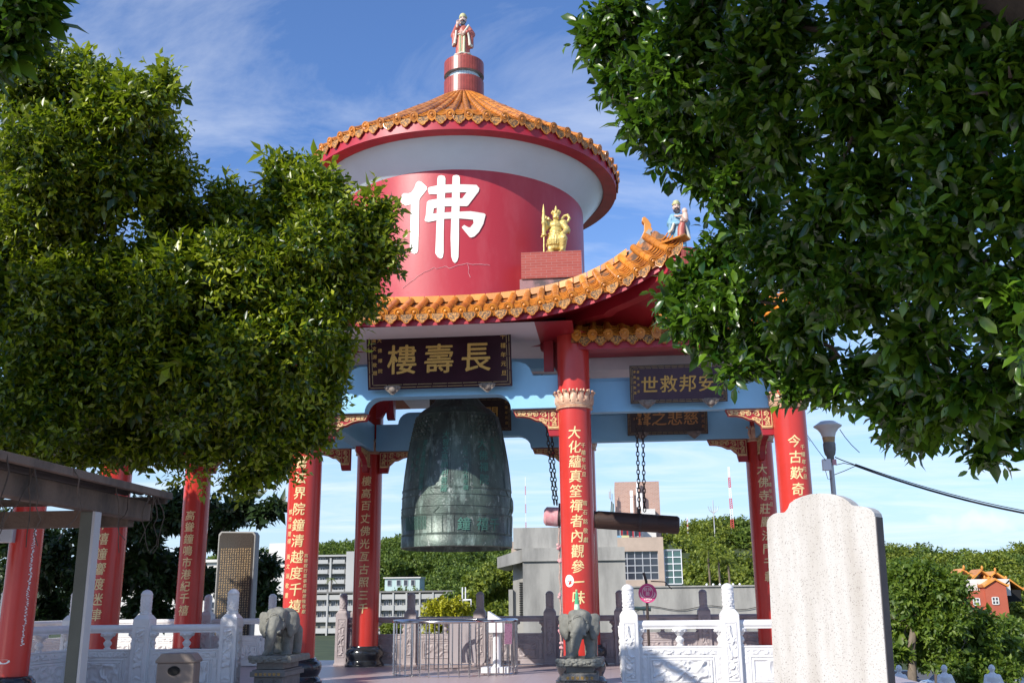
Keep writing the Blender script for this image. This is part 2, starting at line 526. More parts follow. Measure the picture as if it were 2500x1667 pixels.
def wrap_text(mb, ch, cx, cy, ang, z, rad, size, slant=0.10, off=0.004, wide=1.0):
    """lays a character on a vertical round surface; ang 0 faces -Y, rad may be a function of z"""
    v, f = TXT[ch]
    R = rad if callable(rad) else (lambda q: rad)
    for k, (dx, dy) in enumerate(BOLD):
        vs = []
        for x, y in v:
            zz = z + (y + dy) * size
            r = R(zz) + off + 0.0012 * k
            a = ang + (x + dx + slant * y) * size * wide / R(z)
            vs.append((cx + r * sin(a), cy - r * cos(a), zz))
        mb.add(vs, f)

# ------------------------------------------------------------------ setting: ground
g = MB()
g.add([(-70, -60, 0), (9.7, -60, 0), (9.7, 9.0, 0), (-70, 9.0, 0)], [(0, 1, 2, 3)])
g.add([(-70, 9.0, 0), (9.7, 9.0, 0), (9.7, 9.0, -9), (-70, 9.0, -9)], [(3, 2, 1, 0)])
g.add([(9.7, 9.0, 0), (9.7, -60, 0), (9.7, -60, -9), (9.7, 9.0, -9)], [(3, 2, 1, 0)])
kind(g.build('plaza_floor', M_['floor'], fix=False), 'structure')
g = MB()
g.add([(-3000, 8.9, -6.5), (3000, 8.9, -6.5), (3000, 4500, -6.5), (-3000, 4500, -6.5)], [(0, 1, 2, 3)])
kind(g.build('ground', M_['earth'], fix=False), 'structure')

# ------------------------------------------------------------------ the bell pavilion
PV = thing('bell_pavilion', 'red and pale blue bell pavilion with round orange tiled drum roof and open columned bays', 'pavilion', (0, 3, 0))
CXR, CYR = 0.05, 3.0
R_COL = 0.356
Z_BASE = 0.52
COLS = [('A', -3.0, 0.0, A_TXT, 5.30, 0.338), ('B', 3.0, 0.0, B_TXT, 5.13, 0.3125), ('C', 7.73, 0.657, C_TXT, 4.93, 0.345),
        ('D', -7.73, 0.657, D_TXT, 3.42, 0.331), ('E', -3.0, 6.0, E_TXT, 4.92, 0.342), ('E2', 3.0, 6.0, '', 5, 0.3),
        ('F', 7.73, 5.343, F_TXT, 4.93, 0.342), ('G', -7.73, 5.343, G_TXT, 4.0, 0.313)]
base_prof = [(0.53, 0.0), (0.53, 0.05), (0.50, 0.07), (0.49, 0.10), (0.455, 0.13), (0.45, 0.16), (0.485, 0.22), (0.51, 0.29), (0.515, 0.35), (0.49, 0.42), (0.44, 0.465), (0.41, 0.48), (0.40, 0.52)]
def column(key, x, y, text, z0, pitch):
    top = 7.4 if abs(x) < 4 else 7.0
    mb = MB()
    mb.lathe((x, y, 0), [(R_COL, Z_BASE), (R_COL, 2.5), (R_COL, 5.0), (R_COL, top)], 48)
    c = mb.build('column', M_['red_col'], PV)
    mb = MB(); mb.lathe((x, y, 0), base_prof, 40)
    mb.build('column_base', M_['black_base'], c, sharp=50)
    # gilded lotus capital band
    mb = MB()
    r0 = R_COL
    mb.lathe((x, y, 5.67), [(r0 + 0.005, 0), (r0 + 0.045, 0.01), (r0 + 0.05, 0.035), (r0 + 0.02, 0.05), (r0 + 0.04, 0.065), (r0 + 0.042, 0.09), (r0 + 0.01, 0.10)], 40)
    for i in range(16):
        a = 2 * pi * i / 16
        R = Matrix.Rotation(a, 3, 'Z')
        def P(u, v, R=R):
            w = 0.082 * (1 - 0.18 * v) * (1 if v < 0.85 else 1.0)
            t = (u - 0.5) * 2
            rad = r0 + 0.035 + 0.045 * sin(pi * min(1, v * 0.9 + 0.1)) * (1 - 0.55 * t * t) + (0.05 * (v - 0.8) / 0.2 if v > 0.8 else 0)
            return Vector((x, y, 5.76)) + R @ Vector((rad, t * w, v * (0.29 - 0.05 * t * t)))
        mb.grid(P, 6, 8)
        mb.ball(Vector((x, y, 6.045)) + R @ Vector((r0 + 0.085, 0, 0)), (0.035, 0.05, 0.03), 8, 5)
        R2 = Matrix.Rotation(a + pi / 16, 3, 'Z')
        mb.ball(Vector((x, y, 5.83)) + R2 @ Vector((r0 + 0.06, 0, 0)), (0.02, 0.028, 0.03), 8, 5)
        mb.ball(Vector((x, y, 6.05)) + R2 @ Vector((r0 + 0.05, 0, 0)), (0.025, 0.03, 0.05), 8, 5)
    mb.build('lotus_capital', M_['gold_pink'], c, fix=False)
    if text:
        mb = MB()
        for i, ch in enumerate(text):
            wrap_text(mb, ch, x, y, 0.0, z0 - i * pitch, R_COL, 0.285)
        small = {'B': [('千禧年元旦', 0.52, 4.85, 0.155), ('周石銘敬獻', 0.52, 3.62, 0.19)], 'A': [('鄧市陳建禧', -0.60, 3.55, 0.155), ('黃文淵敬書', -0.60, 2.6, 0.2), ('高雄銀行董事長陳建隆敬獻', 0.55, 2.62, 0.105)],
                 'C': [('千禧年元旦', 0.5, 4.8, 0.16)], 'F': [('千禧年元旦', 0.5, 4.7, 0.17)]}.get(key, [])
        for s, an, zz, pt in small:
            for i, ch in enumerate(s):
                wrap_text(mb, ch, x, y, an, zz - i * pt, R_COL, 0.115 if pt > 0.12 else 0.085)
        mb.build('gold_inscription', M_['col_text'], c, fix=False)
    return c
for a in COLS:
    column(*a)

# beams -------------------------------------------------------------
def arc(cx, cz, r, a0, a1, n=6):
    return [(cx + r * cos(radians(a0 + (a1 - a0) * i / n)), cz + r * sin(radians(a0 + (a1 - a0) * i / n))) for i in range(n + 1)]
XL = 3.0 - R_COL * 0.7
prof = [(-XL, 5.74), (-1.68, 5.74)] + arc(-1.36, 5.74, 0.32, 180, 90)[0:] 
prof = [(-XL, 5.745), (-1.70, 5.745)] + [(-1.35 + 0.35 * cos(radians(t)), 5.745 + 0.345 * sin(radians(t))) for t in (165, 150, 135, 120, 105, 90)] \
    + [(1.25 + 0.35 * cos(radians(t)), 5.745 + 0.345 * sin(radians(t))) for t in (90, 75, 60, 45, 30, 15)] + [(1.60, 5.745), (XL, 5.745), (XL, 6.49), (2.10, 6.49)] \
    + [(1.75 + 0.33 * cos(radians(t)), 6.49 + 0.33 * sin(radians(t))) for t in (15, 35, 55, 75, 90)] \
    + [(-1.80 + 0.33 * cos(radians(t)), 6.49 + 0.33 * sin(radians(t))) for t in (90, 105, 125, 145, 165)] + [(-2.13, 6.49), (-XL, 6.49)]
for y0, t in ((0.0, 0.38), (5.62, 0.38)):
    mb = MB(); mb.prism(prof, (0, y0, 0), (1, 0, 0), (0, 0, 1), (0, 1, 0), t)
    mb.build('arched_beam', M_['blue'], PV, bevel=0.012)
for sx in (-1, 1):
    mb = MB(); mb.span((sx * 3 - 0.19, 0.3, 5.745), (sx * 3 + 0.19, 5.7, 6.49)); mb.build('side_beam', M_['blue'], PV, bevel=0.012)
    for y0 in (0.75, 5.03):
        a, b = sx * 3.25, sx * 7.5
        mb = MB(); mb.span((min(a, b), y0, 5.757), (max(a, b), y0 + 0.24, 6.48)); mb.build('wing_beam', M_['blue'], PV, bevel=0.012)
        mb = MB(); mb.span((min(a, b) + 0.05, y0 + 0.07, 6.48), (max(a, b) - 0.05, y0 + 0.2, 6.56)); mb.build('beam_ledge', M_['blue'], PV)
    mb = MB(); mb.span((sx * 7.73 - 0.12, 0.9, 5.757), (sx * 7.73 + 0.12, 5.1, 6.48)); mb.build('wing_end_beam', M_['blue'], PV, bevel=0.012)
    a, b = sx * 3.15, sx * 7.7
    mb = MB(); mb.span((min(a, b), 1.02, 7.05), (max(a, b), 5.0, 7.11)); mb.build('wing_ceiling', M_['ceiling'], PV)
    mb = MB(); mb.span((min(a, b), 0.93, 6.5), (max(a, b), 0.99, 6.96)) if False else mb.span((min(a, b), 1.0, 6.80), (max(a, b), 1.12, 7.05))
    mb.build('wing_header', M_['ceiling'], PV)

# spandrel brackets ---------------------------------------------------
def spiral(c, r0, turns, sgn, n=18):
    return [(c[0] + r0 * (1 - 0.85 * i / n) * cos(sgn * 2 * pi * turns * i / n), c[1] + r0 * (1 - 0.85 * i / n) * sin(sgn * 2 * pi * turns * i / n)) for i in range(n + 1)]
BR = [(0, 0), (1.04, 0), (0.98, -0.15), (0.80, -0.16), (0.66, -0.19), (0.52, -0.26), (0.42, -0.27), (0.36, -0.33), (0.28, -0.40), (0.27, -0.46), (0.24, -0.60), (0.0, -0.60)]
def bracket(o, ux, un, name='spandrel_bracket', s=1.0):
    """o: corner where column meets beam soffit; ux points away from the column, un out of the visible face"""
    o, ux, un = Vector(o), Vector(ux), Vector(un)
    uz = Vector((0, 0, 1))
    mb = MB(); mb.prism([(p[0] * s, p[1] * s) for p in BR], o - un * 0.07, ux, uz, un, 0.14)
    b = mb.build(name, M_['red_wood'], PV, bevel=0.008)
    mb = MB(); r = random.Random(3)
    for sd in (1, -1):
        fo = o + un * 0.075 * sd
        W = lambda x, z: fo + ux * x * s + uz * z * s
        # border lines
        edge = [(0.03, -0.03), (1.0, -0.03), (0.955, -0.13), (0.80, -0.135), (0.66, -0.165), (0.52, -0.235), (0.42, -0.245), (0.35, -0.31), (0.26, -0.375), (0.26, -0.40), (0.03, -0.40), (0.03, -0.03)]
        for p, q in zip(edge[:-1], edge[1:]):
            mb.tube([W(*p), W(*q)], 0.011, 5, caps=False)
        mb.tube([W(0.24, -0.03), W(0.24, -0.40)], 0.009, 5)
        mb.tube([W(0.03, -0.425), W(0.26, -0.425)], 0.035, 6)
        for (cx, cz, rr, sg) in ((0.36, -0.12, 0.07, 1), (0.52, -0.10, 0.06, -1), (0.66, -0.09, 0.05, 1), (0.80, -0.075, 0.042, -1), (0.90, -0.075, 0.03, 1), (0.40, -0.22, 0.045, -1), (0.32, -0.27, 0.05, 1), (0.13, -0.12, 0.055, 1), (0.14, -0.24, 0.06, -1), (0.12, -0.34, 0.045, 1)):
            mb.tube([W(*p) for p in spiral((cx, cz), rr, 1.4, sg)], 0.012, 5)
            for k in range(5):
                a = r.uniform(0, 6.28)
                mb.ball(W(cx + rr * 0.9 * cos(a), cz + rr * 0.9 * sin(a)), (0.026, 0.018, 0.022), 6, 4)
    mb.build('gilded_vine_relief', M_['relief_gold'], b)
    return b
ZB = 5.74
bracket((-3 + 0.33, 0.19, ZB), (1, 0, 0), (0, -1, 0)); bracket((3 - 0.33, 0.19, ZB), (-1, 0, 0), (0, -1, 0))
bracket((-3 + 0.33, 5.81, ZB), (1, 0, 0), (0, -1, 0)); bracket((3 - 0.33, 5.81, ZB), (-1, 0, 0), (0, -1, 0))
for sx in (-1, 1):
    for y0 in (0.87, 5.15):
        bracket((sx * (7.73 - 0.33), y0, 5.755), (-sx, 0, 0), (0, -1, 0))
        bracket((sx * 3.33, y0, 5.755), (sx, 0, 0), (0, -1, 0)) if sx < 0 else None
    bracket((sx * 3.0, 5.67, ZB), (0, -1, 0), (1, 0, 0)); bracket((sx * 3.0, 0.33, ZB), (0, 1, 0), (1, 0, 0))
    bracket((sx * 7.73, 5.0, 5.755), (0, -1, 0), (1, 0, 0))

# drum ---------------------------------------------------------------
R_D = 3.2
mb = MB(); mb.lathe((0.07, 3, 0), [(R_D, 8.0), (R_D, 9.5), (R_D, 11.47)], 96, caps=False)
DRUM = mb.build('drum_wall', M_['red_drum'], PV)
nt = M_['red_drum'].node_tree        # faded scuffs and a hairline crack are in the paint itself
# character painted on the drum
CH = [[(-0.203,11.204),(-0.185,11.234),(-0.166,11.209),(-0.121,11.059),(-0.123,10.991),(-0.175,10.786),(-0.179,10.737),(-0.179,10.132),(-0.182,9.511),(-0.189,9.447),(-0.21,9.422),(-0.235,9.465),(-0.247,9.537),(-0.245,10.159),(-0.244,10.671),(-0.286,10.657),(-0.311,10.706),(-0.328,10.784),(-0.328,10.853),(-0.319,10.96),(-0.305,10.983),(-0.265,10.957),(-0.243,10.972),(-0.219,11.072),(-0.206,11.188)],[(-0.044,11.236),(-0.038,11.313),(-0.014,11.33),(0.009,11.304),(0.017,11.242),(0.013,10.523),(0.009,10.219),(0.007,9.916),(0.008,9.399),(0.002,9.284),(-0.011,9.253),(-0.033,9.289),(-0.053,9.393),(-0.048,9.926),(-0.044,10.533)],[(0.068,11.271),(0.074,11.309),(0.096,11.325),(0.116,11.308),(0.123,11.252),(0.122,10.516),(0.118,10.211),(0.118,9.741),(0.115,9.276),(0.105,9.177),(0.09,9.136),(0.075,9.178),(0.063,9.294),(0.057,9.743),(0.061,10.247),(0.065,10.756)],[(-0.115,11.006),(-0.105,11.046),(-0.049,11.073),(0.017,11.084),(0.152,11.084),(0.244,11.081),(0.251,11.058),(0.172,10.885),(0.122,10.882),(0.017,10.877),(-0.038,10.853),(-0.104,10.87)],[(0.244,11.081),(0.265,11.001),(0.261,10.923),(0.182,10.552),(0.172,10.535),(0.122,10.536),(0.122,10.729),(0.14,10.734),(0.172,10.885),(0.201,11.051)],[(-0.119,10.673),(-0.104,10.714),(-0.038,10.736),(0.018,10.744),(0.123,10.746),(0.123,10.536),(0.018,10.536),(-0.067,10.504),(-0.072,10.37),(-0.046,10.377),(0.014,10.384),(0.123,10.397),(0.202,10.413),(0.301,10.376),(0.311,10.345),(0.306,10.267),(0.226,10.201),(0.118,10.228),(0.014,10.226),(-0.051,10.196),(-0.102,10.174),(-0.127,10.191),(-0.135,10.227),(-0.126,10.351)],[(0.226,10.201),(0.219,10.209),(0.222,10.116),(0.199,10.013),(0.185,10.011),(0.155,10.068),(0.138,10.017),(0.14,9.992),(0.192,9.777),(0.204,9.758),(0.229,9.79),(0.261,9.904),(0.294,10.112),(0.311,10.345),(0.301,10.376),(0.221,10.319)]]
mb = MB()
for k, poly in enumerate(CH):
    # refine long edges so that the flat pieces follow the curve
    tri = tessellate_polygon([[Vector((a, z, 0)) for a, z in poly]])
    bm = bmesh.new()
    vs = [bm.verts.new((a * R_D, z, 0)) for a, z in poly]
    for t in tri:
        try: bm.faces.new([vs[i] for i in t])
        except ValueError: pass
    for it in range(4):
        es = [e for e in bm.edges if abs(e.verts[0].co.x - e.verts[1].co.x) > 0.10]
        if not es: break
        bmesh.ops.subdivide_edges(bm, edges=es, cuts=1)
    bmesh.ops.triangulate(bm, faces=bm.faces)
    bm.verts.index_update()
    r = R_D + 0.012 + 0.0015 * k
    mb.add([(0.07 + r * sin(v.co.x / R_D), 3 - r * cos(v.co.x / R_D), v.co.y) for v in bm.verts], [tuple(v.index for v in f.verts) for f in bm.faces])
    bm.free()
mb.build('painted_character', M_['white_char'], DRUM, fix=False)
# hairline crack under the character
mb = MB()
def on_drum(a, z, off=0.004):
    return Vector((0.07 + (R_D + off) * sin(a), 3 - (R_D + off) * cos(a), z))
pts = [(-0.30, 8.62), (-0.24, 8.74), (-0.19, 8.86), (-0.13, 8.95), (-0.06, 9.06), (-0.04, 9.01), (0.02, 9.06), (0.05, 9.02), (0.12, 9.09), (0.18, 9.14), (0.23, 9.11), (0.31, 9.13), (0.36, 9.09)]
r = random.Random(5)
fine = []
for (a, z), (a2, z2) in zip(pts[:-1], pts[1:]):
    for t in (0, .33, .66):
        fine.append(on_drum(a + (a2 - a) * t + r.uniform(-.004, .004), z + (z2 - z) * t + r.uniform(-.012, .012)))
mb.tube(fine, 0.007, 4)
mb.tube([on_drum(0.18, 9.13), on_drum(0.19, 9.0), on_drum(0.185, 8.92), on_drum(0.20, 8.8)], 0.005, 4)
mb.build('plaster_crack', M_['pink'], DRUM, fix=False)
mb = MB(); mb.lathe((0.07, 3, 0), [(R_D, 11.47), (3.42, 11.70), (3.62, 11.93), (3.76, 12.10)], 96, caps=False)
mb.build('cove_soffit', M_['sky_tinted_plaster'], PV)

# upper roof ----------------------------------------------------------
mb = MB(); mb.lathe((0.07, 3, 0), [(3.76, 12.10), (3.76, 12.07), (4.10, 12.06), (4.10, 12.30), (3.9, 12.36)], 96, caps=False)
UF = mb.build('round_fascia', M_['red_fascia'], PV)
cone = [(4.12, 12.40), (3.4, 12.88), (2.5, 13.50), (1.5, 14.22), (0.55, 15.00)]
def cone_z(r):
    for (r0, z0), (r1, z1) in zip(cone[:-1], cone[1:]):
        if r1 <= r <= r0:
            return z0 + (z1 - z0) * (r0 - r) / (r0 - r1)
    return cone[0][1] if r > cone[0][0] else cone[-1][1]
prof = [(4.06, 12.26)]
nst = 26
for i in range(nst):
    r0 = 4.12 - (4.12 - 0.5) * i / nst; r1 = 4.12 - (4.12 - 0.5) * (i + 1) / nst
    prof += [(r0, cone_z(r0) - 0.03), (r0 - 0.004, cone_z(r0) + 0.02), (r1, cone_z(r1) - 0.035)]
mb = MB(); mb.lathe((0.07, 3, 0), prof, 124, caps=False)
UR = mb.build('upper_roof', M_['tile_base'], PV, sharp=30)
def disc_tile(mb, c, lat, up, out, r=0.105):
    """round end tile with a pointed lower lip"""
    poly = [(r * cos(radians(t)), r * sin(radians(t))) for t in range(-20, 201, 20)] + [(-r * 0.95, -r * 0.6), (-r * 0.6, -r * 1.1), (0, -r * 1.55), (r * 0.6, -r * 1.1), (r * 0.95, -r * 0.6)]
    mb.prism(poly, c, lat, up, out, 0.028)
    c2 = Vector(c) + Vector(out) * 0.03
    ring = [c2 + Vector(lat) * (r * 0.68 * cos(2 * pi * k / 12)) + Vector(up) * (r * 0.68 * sin(2 * pi * k / 12)) for k in range(13)]
    mb.tube(ring, 0.010, 5, caps=False)
    R = Matrix((Vector(lat), Vector(up), Vector(out))).transposed()
    mb.ball(c2, (r * 0.38, r * 0.38, 0.03), 8, 5, R)
DR = [(-0.125, 0.03), (0.125, 0.03), (0.13, -0.03), (0.105, -0.085), (0.06, -0.115), (0.045, -0.145), (0.0, -0.165), (-0.045, -0.145), (-0.06, -0.115), (-0.105, -0.085), (-0.13, -0.03)]
def drip_tile(mb, rim, c, lat, up, out, s=1.0):
    poly = [(p[0] * s, p[1] * s) for p in DR]
    mb.prism(poly, c, lat, up, out, 0.022)
    c2 = Vector(c) + Vector(out) * 0.022
    pts = [c2 + Vector(lat) * p[0] + Vector(up) * p[1] for p in poly[2:] + poly[2:3]]
    rim.tube([c2 + Vector(lat) * poly[1][0] + Vector(up) * poly[1][1]] + pts[:-1] + [c2 + Vector(lat) * poly[0][0] + Vector(up) * poly[0][1]], 0.011, 5)
NT = 62
rolls, discs, drips, rims = MB(), MB(), MB(), MB()
for i in range(NT):
    a = 2 * pi * (i + 0.22) / NT
    d = Vector((cos(a), sin(a), 0)); lat = Vector((-sin(a), cos(a), 0))
    pts, rad = [], []
    for k in range(15):
        r = 4.15 - (4.15 - 0.52) * k / 14
        pts.append(Vector((0.07, 3, 0)) + d * r + Vector((0, 0, cone_z(min(r, 4.12)) + 0.02)))
        rad.append(min(0.085, 0.47 * 2 * pi * r / NT))
    for k in range(14):
        # separate tile lengths: each laps a little over the next
        p, q = pts[k], pts[k + 1]
        rolls.tube([p, q], [rad[k] * 1.0, rad[k + 1] * 0.94], 10, caps=(k == 0))
    tilt = (d * 0.97 + Vector((0, 0, -0.25))).normalized()
    up = tilt.cross(lat).normalized()
    if up.z < 0: up = -up
    disc_tile(discs, pts[0] + d * 0.0, lat, up, tilt)
    b = 2 * pi * (i + 0.72) / NT
    d2 = Vector((cos(b), sin(b), 0)); lat2 = Vector((-sin(b), cos(b), 0))
    drip_tile(drips, rims, Vector((0.07, 3, 0)) + d2 * 4.13 + Vector((0, 0, 12.345)), lat2, Vector((0, 0, 1)), d2, 1.05)
    for k in range(7):
        r = 4.14 - k * 0.14
        z = cone_z(min(r, 4.12)) - 0.01
        drips_pts = [Vector((0.07, 3, 0)) + d2 * r + lat2 * (t * 0.12 * r / 4.1) + Vector((0, 0, z + 0.045 * t * t + 0.01)) for t in (-1, -.5, 0, .5, 1)]
        rims.tube(drips_pts, 0.014, 5)
rolls.build('roll_tiles', M_['tile'], UR, fix=False)
discs.build('round_end_tiles', M_['tile'], UR)
drips.build('drip_tiles', M_['tile_drip'], UR)
rims.build('drip_tile_rims', M_['tile'], UR, fix=False)
# finial drum of small red tiles under the statue
def tile_ring(mb, c, r, z0, z1, n, gap=0.10, t=0.012):
    for i in range(n):
        a0 = 2 * pi * (i + gap / 2) / n; a1 = 2 * pi * (i + 1 - gap / 2) / n
        vs = []
        for a in (a0, (a0 + a1) / 2, a1):
            for rr in (r, r + t):
                for z in (z0, z1):
                    vs.append((c[0] + rr * cos(a), c[1] + rr * sin(a), c[2] + z))
        mb.add(vs, [(2, 3, 7, 6), (6, 7, 11, 10), (3, 1, 5, 7), (7, 5, 9, 11), (0, 2, 6, 4), (4, 6, 10, 8), (0, 1, 3, 2), (8, 10, 11, 9)])
def finial(c, r, zs, name):
    """zs: bottom, neck, cap bottom, cap top"""
    z0, z1, z2, z3 = zs
    mb = MB(); mb.lathe(c, [(r - 0.005, z0), (r - 0.005, z1), (r - 0.11, z1), (r - 0.11, z2), (r - 0.005, z2), (r - 0.005, z3)], 48)
    F = mb.build(name, M_['mortar'], PV)
    mb = MB(); zm = (z0 + z1) * 0.5
    tile_ring(mb, c, r - 0.004, z0, zm - 0.006, 44); tile_ring(mb, c, r - 0.004, zm, z1, 44); tile_ring(mb, c, r - 0.004, z2, z3, 44)
    mb.build('red_tiles', M_['red_shiny'], F)
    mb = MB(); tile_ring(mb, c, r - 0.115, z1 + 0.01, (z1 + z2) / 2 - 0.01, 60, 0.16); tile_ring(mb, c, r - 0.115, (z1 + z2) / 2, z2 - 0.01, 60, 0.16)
    mb.build('white_mosaic', M_['sky_tinted_plaster'], F)
M_['red_shiny'] = mat('glazed_red_tile', (0.30, 0.055, 0.035), 0.36, 0.2, 6.0, spec=0.6)
finial((0.09, 3, 0), 0.545, (14.6, 15.52, 15.70, 16.10), 'finial_pedestal')

# lower square eaves with upturned corners -----------------------------
RIDGE_IN = 1.28
def eave_pt(s):
    a = abs(s)
    return Vector((s * 5.27, -(4.60 + 0.67 * a ** 3), 7.56 + 1.10 * a ** 3.1))
def rot4(k):
    return Matrix.Translation((CXR, CYR, 0)) @ Matrix.Rotation(k * pi / 2, 4, 'Z')
SCROLL = [(0, 0), (.17, .17), (.24, .27), (.25, .40), (.19, .45), (.205, .51), (.27, .53), (.36, .47), (.43, .38), (.42, .33), (.46, .29), (.44, .22), (.47, .17), (.45, .02), (.24, -.03), (.03, -.19)]
def ridge_pt(s, lift=0.0):
    p = eave_pt(s)
    a = abs(s)
    ins = RIDGE_IN - (RIDGE_IN - 0.50) * a ** 2.2
    return Vector((p.x - 0.50 * a ** 3 * (1 if s > 0 else -1), p.y + ins, p.z + 0.64 * (ins / RIDGE_IN) ** 0.25 + lift))
parts = {k: MB() for k in ('eave_base', 'roll', 'disc', 'drip', 'rim', 'ridge', 'fascia', 'soffit', 'white', 'scroll', 'slab')}
for k in range(4):
    M = rot4(k)
    for q in parts.values():
        q.m = M
    # sloping bed under the tiles
    def bed(u, v):
        s = -1 + 2 * u
        return eave_pt(s).lerp(ridge_pt(s), v) + Vector((0, 0, -0.05 + (0.02 if int(v * 8) % 2 else 0)))
    parts['eave_base'].grid(bed, 60, 8)
    parts['eave_base'].grid(lambda u, v: eave_pt(-1 + 2 * u) + Vector((0, 0, -0.05 - 0.10 * v)), 60, 1)
    n = 31
    for i in range(n):
        s = -1 + 2 * (i + 0.5) / n * 0.985 + 0.015
        p, q = eave_pt(s), ridge_pt(s)
        mid = p.lerp(q, 0.5) + Vector((0, 0, -0.02))
        seg = [p + (p - q).normalized() * 0.03, p.lerp(mid, 0.55), mid, q]
        for a, b in zip(seg[:-1], seg[1:]):
            parts['roll'].tube([a + Vector((0, 0, .025)), b + Vector((0, 0, .025))], [0.088, 0.082], 10, caps=True)
        lat = (eave_pt(min(1, s + .01)) - eave_pt(max(-1, s - .01))).normalized()
        out = (p - q).normalized()
        out = (out + Vector((0, -0.9, -0.05))).normalized()
        up = out.cross(lat).normalized()
        if up.z < 0: up = -up
        lat = up.cross(out)
        disc_tile(parts['disc'], seg[0] + Vector((0, 0, .02)), lat, up, out, 0.105)
        s2 = s + 1.0 / n * 0.985
        if s2 < 0.99:
            p2 = eave_pt(s2); q2 = ridge_pt(s2)
            lat2 = (eave_pt(min(1, s2 + .01)) - eave_pt(s2 - .01)).normalized()
            drip_tile(parts['drip'], parts['rim'], p2 + Vector((0, -0.03, -0.075)), lat2, Vector((0, 0, 1)), Vector((0, -1, 0)), 1.02)
            for j in range(6):
                c = p2.lerp(q2, 0.02 + 0.10 * j) + Vector((0, -0.03, -0.03))
                parts['rim'].tube([c + lat2 * (t * 0.115) + Vector((0, 0, 0.05 * t * t)) for t in (-1, -.5, 0, .5, 1)], 0.016, 5)
    # ridge bricks
    nb = 30
    for i in range(nb):
        s0 = -0.99 + 1.98 * i / nb; s1 = -0.99 + 1.98 * (i + 0.955) / nb
        if abs(s0) > 0.91 or abs(s1) > 0.91: continue
        a, b = ridge_pt(s0), ridge_pt(s1)
        vs = []
        for p in (a, b):
            for dy in (-0.05, 0.08):
                for dz in (-0.04, 0.115):
                    vs.append(p + Vector((0, dy, dz)))
        parts['ridge'].add(vs, [(0, 1, 3, 2), (4, 6, 7, 5), (0, 4, 5, 1), (2, 3, 7, 6), (1, 5, 7, 3), (0, 2, 6, 4)])
    parts['slab'].grid(lambda u, v: ridge_pt(-0.99 + 1.98 * u) + Vector((0, 0.02 + 0.04 * v, -0.13 + 0.18 * v)), 40, 1)
    # fascia board and soffit
    parts['fascia'].grid(lambda u, v: eave_pt(-1 + 2 * u) + Vector((0, 0.06, -0.12 - 0.15 * v)), 48, 1)
    def sof(u, v):
        s = -1 + 2 * u
        e = eave_pt(s) + Vector((0, 0.06, -0.27))
        inner = Vector((s * 3.0, -3.0, 7.42 + 0.38 * min(1, max(0, abs(s) - .45) * 4)))
        t = v
        return e.lerp(inner, t) + Vector((0, 0, -0.05 * sin(pi * t) * abs(s)))
    parts['soffit'].grid(sof, 48, 6)
    parts['white'].add([(-2.2, -4.53, 7.29), (2.2, -4.53, 7.29), (2.2, -1.1, 7.39), (-2.2, -1.1, 7.39)], [(0, 1, 2, 3)])
    # hip brackets: long red beams beside the white soffit and stepped brace to the corner
    for sx in (-1, 1):
        parts['soffit'].add([(sx * 2.2, -4.53, 7.29), (sx * 3.0, -4.55, 7.29), (sx * 3.0, -1.1, 7.38), (sx * 2.2, -1.1, 7.38)], [(0, 1, 2, 3)])
        parts['soffit'].prism([(0, 0.1), (0.55, 0.1), (0.55, -0.05), (0.44, -0.12), (0.16, -0.62), (0.0, -0.66)], (sx * 2.74, -2.5, 7.28), (-sx, 0, 0), (0, 0, 1), (0, 1, 0), 0.22)
    d = Vector((1, -1, 0)).normalized(); lat = Vector((1, 1, 0)).normalized()
    o = Vector((2.9, -2.9, 0))
    # stepped hip rafter under the corner
    parts['soffit'].prism([(0, 7.62), (0.9, 7.62), (1.2, 7.6), (1.35, 7.66), (2.2, 7.74), (2.4, 7.80), (3.05, 8.06), (3.18, 8.32), (2.6, 8.2), (1.4, 7.95), (0, 7.85)], o - lat * 0.13, d, (0, 0, 1), lat, 0.26)
    # upturned scroll ends at both sides of the corner
    for sx in ((1, -1) if k in (0, 2) else ()):
        p = ridge_pt(sx * 0.90)
        t = (ridge_pt(sx * 0.95) - ridge_pt(sx * 0.9)).normalized()
        parts['scroll'].prism([(1.2 * q[0], 1.25 * q[1]) for q in SCROLL], p + Vector((0, -0.06, 0.0)), (t.x, 0, 0), (0, 0, 1), (0, 1, 0), 0.16)
    # corner cover tile
    c = eave_pt(1.0)
    parts['scroll'].prism([(-.17, .0), (0, .09), (.17, 0), (.15, -.03), (0, .05), (-.15, -.03)], c + Vector((-0.0, 0.0, 0.06)) + d * 0.12, lat, (0, 0, 1), -d, 0.6)
LE = parts['eave_base'].build('lower_eaves', M_['tile_base'], PV, fix=False)
parts['roll'].build('roll_tiles', M_['tile'], LE, fix=False)
parts['disc'].build('round_end_tiles', M_['tile'], LE)
parts['drip'].build('drip_tiles', M_['tile_drip'], LE)
parts['rim'].build('drip_tile_rims', M_['tile'], LE, fix=False)
parts['ridge'].build('ridge_bricks', M_['ridge'], LE, bevel=0.008)
parts['slab'].build('ridge_mortar', M_['mortar'], LE, fix=False)
parts['scroll'].build('ridge_scrolls', M_['ridge'], LE, bevel=0.01)
parts['fascia'].build('eave_fascia', M_['red_fascia'], PV, fix=False)
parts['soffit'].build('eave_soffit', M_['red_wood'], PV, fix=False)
parts['white'].build('white_soffit', M_['ceiling'], PV, fix=False)
mb = MB(); mb.span((CXR - 3.3, CYR - 3.3, 7.95), (CXR + 3.3, CYR + 3.3, 8.05)); mb.build('roof_deck', M_['mortar'], PV)
